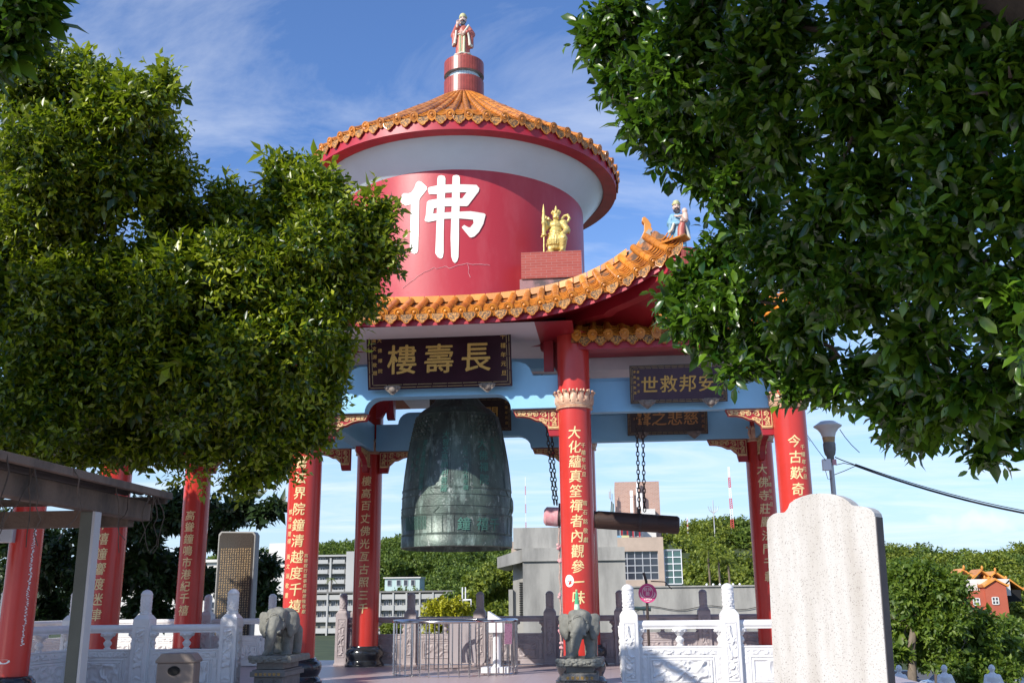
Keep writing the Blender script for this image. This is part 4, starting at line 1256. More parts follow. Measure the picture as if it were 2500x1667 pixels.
# elder on the finial
SB = Vector((0.10, 2.72, 16.10))
EL = thing('elder_statue', 'painted statue of a bearded elder in a red robe on top of the round roof', 'statue', SB)
mb = MB()
mb.tube([SB + Vector(p) for p in ((0, 0, .0), (0, 0, .12), (0, 0, .45), (0, 0, .72), (0, .0, .95), (0, .01, 1.03))], [.22, .20, .185, .18, .175, .08], 16)
for sx in (-1, 1):
    limb(mb, [SB + Vector((sx * .15, 0, .95)), SB + Vector((sx * .25, -.02, .74)), SB + Vector((sx * .14, -.17, .74 + (.20 if sx < 0 else 0)))], [.085, .10, .07])
    limb(mb, [SB + Vector((sx * .22, -.06, .72)), SB + Vector((sx * .25, -.05, .42 if sx < 0 else .34))], [.085, .055])
    mb.ball(SB + Vector((sx * .10, -.13, .04)), (.09, .11, .05), 10, 6)
for k in range(9):
    a = pi + pi * (k + .5) / 9
    mb.tube([SB + Vector((.2 * cos(a), .2 * sin(a), .03)), SB + Vector((.175 * cos(a), .175 * sin(a), .6))], .016, 6)
fuse(mb, 'robed_body', M_['st_red'], EL, .016, 3)
mb = MB()
mb.grid(lambda u, v: SB + Vector(((u - .5) * .17, -.215 + .03 * v - .0 * u, .10 + .55 * v)) + Vector((0, -.015 * sin(u * 9.4), 0)), 8, 10)
mb.build('apron', M_['st_green'], EL, fix=False)
mb = MB()
for sx, zb in ((-1, .40), (1, .31)):
    mb.tube([SB + Vector((sx * .16, -.19, .80 if sx < 0 else .72)), SB + Vector((sx * .185, -.16, .6)), SB + Vector((sx * .21, -.13, zb + .04)), SB + Vector((sx * .26, -.09, zb)), SB + Vector((sx * .245, -.07, .55))], [.028, .03, .04, .03, .02], 8)
mb.tube([SB + Vector((.24 * cos(a), .22 * sin(a), .05 + .05 * abs(sin(a * 3)))) for a in [pi * k / 20 * 2 for k in range(21)]], .025, 6)
mb.tube([SB + Vector((.19 * cos(a), .185 * sin(a), .70)) for a in [pi * 2 * k / 20 for k in range(21)]], .022, 6)
mb.tube([SB + Vector((.02, -.21, .66)), SB + Vector((.19, -.20, .93))], .03, 8)
mb.build('white_trim', M_['st_white'], EL, fix=False)
mb = MB()
hand(mb, SB + Vector((-.12, -.22, .99)), (.25, -.1, 1), 1.6); hand(mb, SB + Vector((.06, -.22, .70)), (-.9, -.2, .1), 1.6, -1)
cap(mb, SB + Vector((-.14, -.2, .90)), SB + Vector((-.125, -.22, .98)), .035, .03)
mb.build('hands', M_['skin'], EL, fix=False)
face(EL, SB + Vector((.0, -.03, 1.07)), 1.25)

# elder with a child in his arms, on the corner pedestal of the right bay
SB = Vector((5.72, 2.72, 10.28))
EC = thing('elder_statue', 'painted statue of a bearded elder in blue carrying a child, above the roof corner', 'statue', SB)
mb = MB()
mb.tube([SB + Vector(p) for p in ((0, 0, 0), (0, 0, .12), (0, 0, .5), (0, 0, .75), (0, 0, .92), (0, .01, 1.0))], [.2, .185, .17, .17, .16, .08], 16)
for sx in (-1, 1):
    limb(mb, [SB + Vector((sx * .14, 0, .92)), SB + Vector((sx * .22, -.03, .70)), SB + Vector((sx * .05 + .05, -.2, .66))], [.08, .09, .055])
    limb(mb, [SB + Vector((sx * .2, -.06, .68)), SB + Vector((sx * .24, -.05, .33))], [.07, .05])
    mb.ball(SB + Vector((sx * .09, -.12, .04)), (.08, .1, .05), 10, 6)
fuse(mb, 'robed_body', M_['st_blue'], EC, .016, 3)
mb = MB()
mb.tube([SB + Vector((.02, -.18, .15)), SB + Vector((.05, -.2, .5)), SB + Vector((.1, -.22, .72))], [.09, .10, .06], 10)
mb.build('red_sash', M_['st_red'], EC, fix=False)
mb = MB()
for sx, z in ((-1, .45), (1, .25)):
    mb.tube([SB + Vector((sx * .13, -.2, .66)), SB + Vector((sx * .18, -.17, .5)), SB + Vector((sx * .25, -.1, z))], [.03, .04, .05], 8)
mb.build('white_trim', M_['st_white'], EC, fix=False)
mb = MB()
mb.ball(SB + Vector((.16, -.2, .98)), (.075, .075, .085), 12, 8)
limb(mb, [SB + Vector((.17, -.2, .88)), SB + Vector((.16, -.22, .74))], [.075, .085])
limb(mb, [SB + Vector((.13, -.22, .86)), SB + Vector((-.02, -.24, .83)), SB + Vector((-.10, -.20, .86))], [.035, .03, .025])
fuse(mb, 'child', M_['skin'], EC, .014, 2)
mb = MB(); hand(mb, SB + Vector((.06, -.28, .70)), (.9, -.2, .1), 1.5, -1); mb.build('hand', M_['skin'], EC, fix=False)
face(EC, SB + Vector((-.03, -.04, 1.02)), 1.2)

# golden armoured guardian
SB = Vector((2.67, 0.05, 9.245))
GG = thing('guardian_statue', 'gold painted armoured guardian statue with a tall staff on the brick pedestal by the drum', 'statue', SB)
mb = MB()
V = lambda x, y, z: SB + Vector((x, y, z))
mb.ball(V(0.0, 0, .64), (.165, .13, .13), 12, 8); mb.ball(V(0, 0, .80), (.17, .12, .12), 12, 8); mb.ball(V(0, -.05, .60), (.12, .12, .10), 12, 8)
mb.tube([V(0, 0, .58), V(0, 0, .50), V(-.01, 0, .42), V(-.02, 0, .2)], [.16, .19, .20, .13], 14)
limb(mb, [V(-.09, 0, .42), V(-.12, -.03, .22), V(-.12, -.02, .05)], [.11, .085, .06]); mb.ball(V(-.12, -.07, .04), (.06, .11, .045), 10, 6)
limb(mb, [V(.10, -.02, .46), V(.18, -.16, .42), V(.16, -.10, .22), V(.16, -.08, .15)], [.11, .10, .075, .06]); mb.ball(V(.15, -.14, .13), (.06, .11, .05), 10, 6)
mb.ball(V(.12, -.04, .07), (.17, .14, .08), 12, 6); mb.ball(V(-.20, 0, .10), (.07, .07, .08), 8, 6)
limb(mb, [V(-.16, 0, .84), V(-.24, -.06, .70), V(-.22, -.14, .80)], [.075, .065, .045]); limb(mb, [V(.16, 0, .85), V(.27, -.03, .68), V(.20, -.14, .56)], [.08, .075, .055])
mb.ball(V(-.225, -.15, .82), .05, 8, 6); mb.ball(V(.17, -.17, .54), .05, 8, 6)
mb.ball(V(-.19, 0, .86), (.09, .08, .07), 10, 6); mb.ball(V(.19, 0, .86), (.09, .08, .07), 10, 6); mb.ball(V(.29, -.02, .66), (.06, .07, .09), 10, 6)
cap(mb, V(0, 0, .88), V(0, -.02, .95), .055, .05); mb.ball(V(.02, -.02, 1.0), (.078, .085, .09), 12, 8)
mb.ball(V(.02, -.105, .99), (.018, .02, .025), 8, 6)
for sx in (-1, 1):
    mb.ball(V(.02 + sx * .035, -.09, 1.025), (.022, .012, .01), 8, 4); mb.ball(V(.02 + sx * .04, -.08, .97), (.03, .025, .025), 8, 5)
mb.tube([V(0.02, -.01, 1.05), V(.02, -.01, 1.10), V(.02, 0, 1.16)], [.085, .095, .05], 12); mb.tube([V(.02, 0, 1.15), V(.02, 0, 1.22), V(.02, 0, 1.30)], [.045, .032, .008], 10)
for k in range(8):
    a = 2 * pi * k / 8; mb.ball(V(.02 + .09 * cos(a), .09 * sin(a), 1.12), (.028, .028, .045), 8, 5)
mb.tube([V(.10, .03, .90), V(.20, .05, 1.04), V(.29, .05, 1.06), V(.33, .04, .98), V(.29, .03, .90), V(.2, .04, .86)], [.03, .04, .042, .04, .035, .03], 8)
mb.tube([V(-.08, .04, .92), V(-.16, .05, 1.0), V(-.22, .04, 1.05), V(-.21, .03, .95)], [.03, .035, .035, .025], 8)
for k in range(12):
    a = pi + pi * (k + .5) / 12
    mb.tube([V(.165 * cos(a), .17 * sin(a), .52), V(.20 * cos(a) - .01, .20 * sin(a), .40), V(.19 * cos(a) - .02, .17 * sin(a), .28)], [.02, .024, .016], 6)
mb.tube([V(.19 * cos(a), .17 * sin(a) , .56) for a in [2 * pi * k / 16 for k in range(17)]], .022, 6)
fuse(mb, 'armoured_body', M_['gold'], GG, .0125, 1, disp=.006, dscale=22)
mb = MB()
sx0 = V(-.27, -.16, 0)
mb.tube([sx0, sx0 + Vector((.01, 0, .50))], .016, 8)
mb.tube([sx0 + Vector((.01, 0, z)) for z in (.48, .50, .54, .56, .78, .80, .84, .86, .92, 1.06, 1.08, 1.18, 1.28)], [.02, .06, .06, .045, .042, .055, .055, .042, .05, .03, .036, .02, .004], 10)
mb.ball(sx0 + Vector((.05, 0, .90)), (.03, .02, .03), 8, 5); mb.ball(sx0 + Vector((-.03, 0, .48)), (.04, .03, .025), 8, 5)
mb.build('staff', M_['gold'], GG, fix=False)

# ------------------------------------------------------------------ stone elephants and pedestals
def elephant(label, loc, rz, sc=1.0):
    E = thing('stone_elephant', label, 'elephant', loc, 'stone elephants flanking the entrance')
    mb = MB(); mb.m = Matrix.Translation(loc) @ Matrix.Rotation(rz, 4, 'Z') @ Matrix.Scale(sc, 4)
    B = mb.ball
    B((0, .46, .60), (.27, .40, .265), 16, 10); B((0, .62, .62), (.25, .28, .27), 14, 9); B((0, .22, .62), (.24, .25, .26), 14, 9)
    B((0, -.04, .66), (.20, .19, .22), 14, 10)
    for sx in (-1, 1):
        B((sx * .085, -.06, .79), (.115, .12, .095), 12, 8); B((sx * .13, -.14, .56), (.07, .07, .09), 10, 7)
        limb(mb, [(sx * .17, .16, .45), (sx * .18, .13, .22), (sx * .18, .11, .06)], [.12, .10, .095]); B((sx * .18, .07, .04), (.11, .12, .05), 10, 6)
        limb(mb, [(sx * .17, .70, .45), (sx * .18, .74, .22), (sx * .18, .72, .06)], [.13, .105, .095]); B((sx * .18, .68, .04), (.11, .12, .05), 10, 6)
        for k in range(4):
            B((sx * .18 + (k - 1.5) * .05, -.045, .03), (.022, .02, .025), 6, 4)
        # ears: broad flap hanging from the temple
        R = Matrix.Rotation(sx * radians(28), 3, 'Z') @ Matrix.Rotation(sx * radians(-10), 3, 'Y')
        B((sx * .27, .02, .60), (.13, .045, .22), 14, 9, R); B((sx * .30, .04, .72), (.11, .05, .10), 12, 7, R); B((sx * .25, .02, .45), (.07, .04, .13), 10, 7, R)
        limb(mb, [(sx * .10, -.20, .50), (sx * .13, -.28, .43), (sx * .12, -.34, .44)], [.035, .028, .012], 8)
    limb(mb, [(0, -.16, .62), (-.005, -.25, .50), (-.02, -.28, .36), (-.05, -.27, .22), (-.09, -.24, .12), (-.13, -.26, .05)], [.15, .115, .09, .075, .062, .055])
    for k in range(9):       # folds of the trunk
        t = k / 8
        c = Vector((-.02 - .06 * t, -.275 - .0 * t + .02 * t, .50 - .36 * t)); r = .115 - .048 * t
        mb.tube([c + Vector((r * cos(a), -abs(r * sin(a)) * .9 + .02, -.01 * sin(a))) for a in [pi * j / 8 for j in range(9)]], .011, 5)
    B((0, .02, .84), (.12, .14, .07), 12, 7)
    b = fuse(mb, 'body', M_['stone_grey'], E, .0155, 3, disp=.004, dscale=14)
    mb2 = MB(); mb2.m = mb.m
    for sx in (-1, 1):
        mb2.ball((sx * .155, -.155, .66), (.022, .02, .03), 8, 6)
        mb2.tube([(sx * .13, -.19, .70), (sx * .17, -.165, .69), (sx * .185, -.12, .64)], .010, 5)
    for k in range(3):
        mb2.tube([(.03 * (k + 1) * cos(a), -.225 - .01, .70 + .03 * (k + 1) * sin(a)) for a in [2 * pi * j / 14 for j in range(15)]], .007, 5)
    mb2.build('carved_details', M_['stone_grey'], E, fix=False)
    mb2 = MB(); mb2.m = mb.m
    mb2.grid(lambda u, v: Vector(((u - .5) * .78, -.36 + 1.28 * v, -.0 + .012 * noise.noise(Vector((u * 7, v * 9, 1))))), 10, 14)
    r = random.Random(11)
    mb2.prism([(-.40, -.10), (.40, -.10), (.41, -.03), (.38, .015), (-.38, .015), (-.41, -.03)], (0, -.38, 0), (1, 0, 0), (0, 0, 1), (0, 1, 0), 1.30)
    for k in range(40):
        mb2.ball((r.uniform(-.38, .38), -.38 + r.uniform(-.01, .03), r.uniform(-.09, .0)), (r.uniform(.03, .07), .03, r.uniform(.02, .045)), 7, 5)
    mb2.build('rocky_base', M_['stone_grey'], E, fix=False)
    return E
def pedestal(label, x, y, ztop, rz=0):
    P = thing('stone_pedestal', label, 'pedestal', (x, y, 0), 'pedestals under the stone elephants')
    M = Matrix.Translation((x, y, 0)) @ Matrix.Rotation(rz, 4, 'Z')
    mb = MB(); mb.m = M
    mb.box((0, .25, ztop - .06), (.50, .95, .12)); mb.box((0, .25, ztop - .145), (.60, 1.12, .04)); mb.box((0, .25, ztop - .20), (.66, 1.18, .09))
    mb.build('cap_slab', M_['stone_dark'], P, bevel=.008)
    mb = MB(); mb.m = M
    mb.box((0, .25, (ztop - .25) / 2), (.54, 1.06, ztop - .25)); mb.box((0, .25, .04), (.66, 1.18, .08))
    mb.build('carved_shaft', M_['stone_dark'], P, bevel=.01)
    mb = MB(); mb.m = M
    for k in range(6):
        x0 = (k - 2.5) * .085
        for dx, dz, w, h in ((0, .018, .05, .008), (0, -.002, .055, .008), (0, -.02, .04, .008), (-.01, 0, .008, .05), (.015, -.005, .008, .045)):
            mb.box((x0 + dx, -.343, ztop - .20 + dz), (w, .006, h))
    mb.build('faded_gold_marks', M_['gold_text'], P, fix=False)
    mb = MB(); mb.m = M
    for sx in (-1, 1):
        for k in range(3):
            mb.tube([(p[0], -.285, p[1]) for p in spiral((sx * .13, .24 - .08 * k), .06, 1.3, sx)], .012, 5)
    mb.build('scroll_carving', M_['stone_dark'], P, fix=False)
    return P
pedestal('stone pedestal with faded gold marks under the elephant with the bottle', 3.06, -2.6, 0.50)
pedestal('dark shaded stone pedestal under the elephant beside the left white balustrade', -2.64, -2.6, 0.58)
E1 = elephant('grey stone elephant with a green bottle on its head before the red column', (3.06, -2.6, 0.60), radians(-3), 0.98)
E2 = copy_tree(E1, None, Matrix.Translation((-2.62, -2.55, 0.68)) @ Matrix.Rotation(radians(4), 4, 'Z') @ Matrix.Translation((-3.06, 2.6, -0.60)))
tag(E2, 'grey stone elephant with a bare head, before the left front red column', 'elephant', 'stone elephants flanking the entrance')
M_['bottle'] = mat('green_bottle_glass', (0.10, 0.42, 0.20), 0.12, 0.1, 5.0, spec=0.7)
M_['bottle_label'] = mat('pale_bottle_label', (0.55, 0.68, 0.52), 0.4, 0.15, 20.0)
bt = Vector((3.03, -2.62, 1.435))
BT = thing('green_bottle', 'small green glass bottle standing on the right elephant head', 'bottle', bt)
mb = MB(); mb.lathe(bt, [(.047, 0), (.052, .02), (.052, .06), (.045, .14), (.038, .20), (.034, .25), (.034, .30), (.018, .335), (.017, .36)], 16); mb.build('bottle_body', M_['bottle'], BT)
mb = MB(); mb.lathe(bt, [(.020, .355), (.022, .36), (.022, .385), (.015, .39)], 12); mb.build('cap', M_['st_yellow'], BT)
mb = MB(); mb.lathe(bt, [(.0525, .022), (.053, .06), (.047, .13)], 16, caps=False); mb.build('label', M_['bottle_label'], BT, fix=False)

# ------------------------------------------------------------------ stone balustrades
def relief_panel(mb, o, ux, un, w, h, seed, depth=0.03, nu=40, nv=22, fq=1.25):
    o, ux, un = Vector(o), Vector(ux), Vector(un)
    def f(u, v):
        e = min(u, 1 - u, v, 1 - v)
        q = Vector((u * w * 4.2 * fq + seed * 7.3, v * h * 4.2 * fq, seed * 3.1))
        warp = noise.noise_vector(q * 0.8) * 0.9
        n = noise.noise(q + warp)
        ridge = 1 - min(1, abs(n) * 3.0)
        blob = max(0, noise.noise(q * 1.7 + warp * 2 + Vector((5, 1, 2))))
        d = (0.55 * ridge + 0.9 * blob) * (1 if e > 0.03 else 0)
        return o + ux * ((u - .5) * w) + Vector((0, 0, v * h)) + un * (d * depth)
    mb.grid(f, nu, nv)
def stone_post(x, y, m, parent, ux=(1, 0, 0), seed=1):
    ux = Vector(ux); un = Vector((ux.y, -ux.x, 0)); rz = atan2(ux.y, ux.x)
    mb = MB()
    mb.box((x, y, .68), (.33, .33, 1.36), rz); mb.box((x, y, 1.405), (.33, .33, .09), rz, .62); mb.box((x, y, .03), (.38, .38, .06), rz)
    p = mb.build('post', m, parent, bevel=.012)
    mb = MB()
    mb.lathe((x, y, 1.44), [(.10, 0), (.112, .012), (.112, .04), (.095, .05), (.098, .06), (.105, .10), (.108, .34), (.104, .36), (.112, .37), (.112, .395), (.10, .41), (.085, .44), (.045, .465), (.0, .475)], 24)
    for k in range(44):
        a = k * 2.4; z = 1.50 + (k / 44) * .29
        mb.ball((x + .092 * cos(a), y + .092 * sin(a), z), (.024, .024, .024), 7, 5)
    mb.build('carved_finial', m, p, sharp=60, fix=False)
    mb = MB()
    for n_ in (un, -un, ux, -ux):
        uu = Vector((-n_.y, n_.x, 0))
        c = Vector((x, y, 0)) + n_ * .166
        pts = [(-.095, .22), (.095, .22), (.095, 1.22), (-.095, 1.22), (-.095, .22)]
        for a, b in zip(pts[:-1], pts[1:]):
            mb.tube([c + uu * a[0] + Vector((0, 0, a[1])), c + uu * b[0] + Vector((0, 0, b[1]))], .012, 5)
        relief_panel(mb, c + Vector((0, 0, .24)) - n_ * .004, uu, n_, .17, .96, seed, .042, 16, 84, 2.0)
    mb.build('carved_face', m, p, fix=False)
    return p
def rail_bay(a, b, m, parent, seed=1):
    a, b = Vector((*a, 0)), Vector((*b, 0))
    ux = (b - a).normalized(); un = Vector((ux.y, -ux.x, 0)); L = (b - a).length - .33
    c = (a + b) / 2
    up = Vector((0, 0, 1))
    mb = MB(); mb.tube([c - ux * L / 2 + up * 1.19, c + ux * L / 2 + up * 1.19], .072, 12); mb.box(c + up * 1.125, (L, .10, .03), atan2(ux.y, ux.x))
    mb.build('top_rail', m, parent)
    mb = MB()
    V = [(.065, .80), (.065, .83), (.04, .85), (.075, .90), (.08, .93), (.05, .965), (.04, .985), (.06, 1.0), (.075, 1.02), (.10, 1.05), (.13, 1.07), (.14, 1.10), (.13, 1.115)]
    for t, s in ((0, 1), (-L / 2 + .02, .8), (L / 2 - .02, .8)):
        mb.lathe(c + ux * t, [(r_ * s, z) for r_, z in V], 18)
        for k in range(8):
            q = 2 * pi * k / 8
            mb.ball(c + ux * (t + .105 * s * cos(q)) + un * (.105 * s * sin(q)) + up * 1.075, (.04 * s, .04 * s, .03), 7, 5)
    mb.build('lotus_baluster', m, parent, fix=False)
    mb = MB(); rz = atan2(ux.y, ux.x)
    mb.box(c + up * .46, (L, .15, .66), rz); mb.box(c + up * .09, (L, .20, .14), rz); mb.box(c + up * .795, (L, .17, .03), rz)
    p = mb.build('panel', m, parent, bevel=.008)
    mb = MB()
    for n_ in (un, -un):
        u2 = Vector((-n_.y, n_.x, 0))
        f = c + n_ * .077
        w = L - .42
        relief_panel(mb, f + up * .20, u2, n_, w, .36, seed, .058, 80, 26)
        for e, rr in ((.0, .022), (.05, .014)):
            P = [(-w / 2 - e, .19 - e), (w / 2 + e, .19 - e), (w / 2 + e, .57 + e), (-w / 2 - e, .57 + e), (-w / 2 - e, .19 - e)]
            for q, s in zip(P[:-1], P[1:]):
                mb.tube([f + u2 * q[0] + up * q[1], f + u2 * s[0] + up * s[1]], rr, 6)
        relief_panel(mb, f + up * .66, u2, n_, L - .1, .10, seed + 3, .03, 90, 8, 2.4)
        for sx in (-1, 1):
            relief_panel(mb, f + up * .16 + u2 * (sx * (L / 2 - .09)), u2, n_, .09, .48, seed + 5, .02, 6, 24)
    mb.build('floral_relief', m, p, fix=False)
def balustrade(label, pts, m, seed=1, skip=()):
    B = thing('stone_balustrade', label, 'balustrade', (*pts[0], 0))
    cache = None
    for i, p in enumerate(pts):
        d = Vector((*pts[min(i + 1, len(pts) - 1)], 0)) - Vector((*pts[max(i - 1, 0)], 0))
        d.normalize()
        if abs(d.y) < .7: d = Vector((1, 0, 0))
        if cache is None:
            cache = (p, stone_post(p[0], p[1], m, B, (1, 0, 0), seed))
        else:
            copy_tree(cache[1], B, Matrix.Translation((p[0] - cache[0][0], p[1] - cache[0][1], 0)))
        if i + 1 < len(pts) and i not in skip:
            rail_bay(p, pts[i + 1], m, B, seed + i * 2)
    return B
balustrade('sunlit white carved marble balustrade with round carved post tops, right of the entrance', [(3.97, -2.35), (5.80, -2.35), (7.63, -2.35)], M_['marble'], 1)
balustrade('shaded white carved marble balustrade behind the waste bin, left of the entrance', [(-3.57, -2.4), (-5.30, -2.4), (-6.72, -2.4), (-6.78, -4.6)], M_['marble'], 3)
balustrade('pinkish grey carved balustrade along the back of the bell bay and the right bay', [(-3.72, 6.35), (-1.82, 6.4), (0.09, 6.4), (2.0, 6.4), (3.9, 6.4), (6.13, 6.4), (8.1, 6.4)], M_['granite'], 4)
balustrade('shaded pale carved balustrade along the back of the left bay', [(-5.66, 6.1), (-7.5, 6.1), (-9.3, 6.1), (-11.2, 6.1), (-11.3, 3.0)], M_['marble'], 6)
balustrade('short pinkish grey carved balustrade running back behind the left rear column', [(-3.5, 7.0), (-3.5, 8.8)], M_['granite'], 7)

# ------------------------------------------------------------------ standing stones
M_['granite_white'] = mat('speckled_white_granite', (0.66, 0.635, 0.60), 0.7, 0.03, 1.2, bump=.12, bscale=120)
def speckle(m, light, dark, sc=85, warm=(0.37, 0.345, 0.31)):
    nt = m.node_tree; b = nt.nodes['Principled BSDF']; tc = nt.nodes['Texture Coordinate']
    v = nt.nodes.new('ShaderNodeTexNoise'); v.inputs['Scale'].default_value = sc; v.inputs['Detail'].default_value = 2
    nt.links.new(tc.outputs['Object'], v.inputs['Vector'])
    r = nt.nodes.new('ShaderNodeValToRGB'); r.color_ramp.elements[0].position = .33; r.color_ramp.elements[1].position = .39
    r.color_ramp.elements[0].color = (*dark, 1); r.color_ramp.elements[1].color = (1, 1, 1, 1)
    nt.links.new(v.outputs['Fac'], r.inputs[0])
    st = nt.nodes.new('ShaderNodeTexNoise'); st.inputs['Scale'].default_value = 2.2; st.inputs['Detail'].default_value = 6
    mp = nt.nodes.new('ShaderNodeMapping'); mp.inputs['Scale'].default_value = (2.2, 2.2, .35)
    nt.links.new(tc.outputs['Object'], mp.inputs[0]); nt.links.new(mp.outputs[0], st.inputs['Vector'])
    r2 = nt.nodes.new('ShaderNodeValToRGB'); r2.color_ramp.elements[0].position = .45; r2.color_ramp.elements[1].position = .72
    r2.color_ramp.elements[0].color = (*light, 1); r2.color_ramp.elements[1].color = (*warm, 1)
    nt.links.new(st.outputs['Fac'], r2.inputs[0])
    mx = nt.nodes.new('ShaderNodeMixRGB'); mx.blend_type = 'MULTIPLY'; mx.inputs[0].default_value = 1
    nt.links.new(r2.outputs[0], mx.inputs[1]); nt.links.new(r.outputs[0], mx.inputs[2])
    nt.links.new(mx.outputs[0], b.inputs['Base Color'])
speckle(M_['granite_white'], (0.49, 0.48, 0.46), (0.46, 0.44, 0.42))
# white stele, front face turned to the sun
SA = radians(38); SWd = 1.13
sc_ = Vector((5.60, -11.50, 0))
sux = Vector((cos(SA), -sin(SA), 0)); sun_ = Vector((-sin(SA), -cos(SA), 0)); suz = Vector((.032 * cos(SA), -.032 * sin(SA), 1)).normalized()
h0 = 2.33
out = [(-.555, 0), (.575, 0), (.565, h0)] + [(.565 - .145 + .145 * cos(radians(t)), h0 + .105 * sin(radians(t))) for t in (20, 40, 60, 80)] + [(.37, h0 + .115), (.345, h0 + .125)] \
    + [(.36 * cos(radians(t)) * .98 - .005, h0 + .085 + .175 * sin(radians(t))) for t in (25, 40, 55, 70, 85, 100, 115, 130, 145)] + [(-.315, h0 + .14), (-.35, h0 + .105), (-.37, h0 + .10)] \
    + [(-.555 + .145 - .145 * cos(radians(t)), h0 + .105 * sin(radians(t))) for t in (80, 60, 40, 20)] + [(-.555, h0)]
ST1 = thing('stone_stele', 'blank speckled white granite stele with a cloud shaped top in full sun', 'stele', sc_)
mb = MB(); mb.prism(out, sc_, sux, suz, -sun_, .17)
mb.build('slab', M_['granite_white'], ST1, bevel=.012)
M_['side_shade'] = mat('shaded_granite_side', (0.11, 0.095, 0.085), .8, .2, 3.0, bump=.2)
mb = MB(); mb.prism([(.566, .02), (.579, .02), (.569, h0 - .0), (.556, h0 - .0)], sc_ - sun_ * .012, sux, suz, -sun_, .146); mb.build('shaded_side_strip', M_['side_shade'], ST1)  # shade of the slab's side face, painted as a darker strip
mb = MB(); mb.box(sc_ - sun_ * .1 + Vector((0, 0, .12)), (1.5, .6, .24), -SA); mb.build('plinth', M_['granite_white'], ST1, bevel=.02)
# dark inscribed stele behind the left bay
st0 = Vector((-7.30, 7.45, 0))
M_['dark_granite'] = mat('polished_dark_brown_granite', (0.06, 0.052, 0.045), 0.18, 0.3, 30.0, spec=.6)
M_['grey_granite'] = mat('grey_granite', (0.30, 0.30, 0.29), 0.6, 0.15, 40.0)
ST2 = thing('stone_stele', 'tall dark granite stele covered with rows of small gold characters behind the left bay', 'stele', st0)
mb = MB(); mb.prism([(-.57, 0), (.57, 0), (.57, 3.62), (.50, 3.72), (-.50, 3.74), (-.57, 3.66)], st0, (1, 0, 0), (0, 0, 1), (0, 1, 0), .36); mb.build('slab', M_['grey_granite'], ST2, bevel=.02)
mb = MB(); mb.prism([(-.53, .3), (.52, .3), (.52, 3.60), (.46, 3.68), (-.46, 3.70), (-.53, 3.6)], st0 + Vector((0, -.012, 0)), (1, 0, 0), (0, 0, 1), (0, 1, 0), .012); mb.build('polished_face', M_['dark_granite'], ST2)
mb = MB(); r = random.Random(8)
for c in range(13):
    for k in range(40):
        if c < 3 and k > 26 and r.random() < .5: continue
        x = -.44 + c * .073; z = 3.22 - k * .068
        for q in range(3):
            if r.random() < .5: mb.box(st0 + Vector((x + r.uniform(-.006, .006), -.016, z + (q - 1) * .016)), (.036, .006, .007))
            else: mb.box(st0 + Vector((x + (q - 1) * .013, -.016, z + r.uniform(-.006, .006))), (.007, .006, .042))
mb.build('gold_writing', M_['relief_gold'], ST2, fix=False)
mb = MB(); mb.box(st0 + Vector((0, .18, .15)), (1.7, .9, .3)); mb.build('plinth', M_['grey_granite'], ST2, bevel=.02)

# ------------------------------------------------------------------ shelter at the left edge
M_['old_concrete'] = mat('weathered_stained_concrete', (0.17, 0.125, 0.095), 0.9, 0.25, 2.5, bump=.4, bscale=30, col2=(0.06, 0.05, 0.042), mix=(.42, .66), stretch=(1, 1, .6))
M_['grey_green'] = mat('grey_green_painted_steel', (0.10, 0.108, 0.085), 0.55, 0.15, 3.0, bump=.1)
M_['rust_sheet'] = mat('dark_corrugated_sheet', (0.055, 0.048, 0.042), 0.7, 0.35, 4.0)
SH = thing('open_shelter', 'open shelter with a weathered beam and grey green post at the left edge', 'shelter', (-0.88, -13, 0))
mb = MB(); mb.span((-.97, -17.0, 2.40), (-.83, -11.98, 2.585)); mb.build('edge_beam', M_['old_concrete'], SH, bevel=.012)
mb = MB(); mb.span((-5.2, -12.16, 2.34), (-.97, -12.04, 2.50)); mb.span((-5.2, -14.6, 2.40), (-.97, -14.5, 2.52)); mb.span((-3.2, -17, 2.40), (-3.08, -12.16, 2.5)); mb.build('cross_beam', M_['old_concrete'], SH)
mb = MB()
mb.grid(lambda u, v: Vector((-.62 - 4.8 * u, -17.5 + 5.42 * v, 2.66 - .03 * u + .018 * sin(u * 190))), 240, 1)
mb.build('corrugated_roof', M_['rust_sheet'], SH, fix=False)
mb = MB(); mb.span((-.66, -17.5, 2.60), (-.60, -12.02, 2.665)); mb.span((-5.2, -12.06, 2.56), (-.66, -12.0, 2.63)); mb.build('roof_edge', M_['old_concrete'], SH, bevel=.006)
mb = MB(); mb.span((-.965, -13.06, 0), (-.855, -12.94, 2.40)); mb.build('post', M_['grey_green'], SH, bevel=.006)
mb = MB(); mb.span((-.855, -13.055, 0), (-.83, -12.945, 2.40)); mb.build('pale_post_edge', M_['frame_grey'], SH)
mb = MB(); mb.span((-3.19, -12.22, 0), (-3.09, -12.12, 2.34)); mb.span((-5.2, -12.22, 0), (-5.1, -12.12, 2.34)); mb.build('rear_post', M_['grey_green'], SH)
r = random.Random(2)
mb = MB()
for k in range(26):      # thin aerial roots trailing over the beam
    y = r.uniform(-16, -12.1); x = r.uniform(-.80, -.60)
    p = Vector((x, y, 2.66)); pts = [p]
    for j in range(7):
        p = p + Vector((r.uniform(-.04, .04), r.uniform(-.06, .06), -r.uniform(.05, .11))); pts.append(p)
    mb.tube(pts, [.006] * 4 + [.004] * 4, 5)
tag(mb.build('aerial_roots', M_['bark'], fix=False), 'thin dark aerial roots trailing over the shelter beam', 'roots')

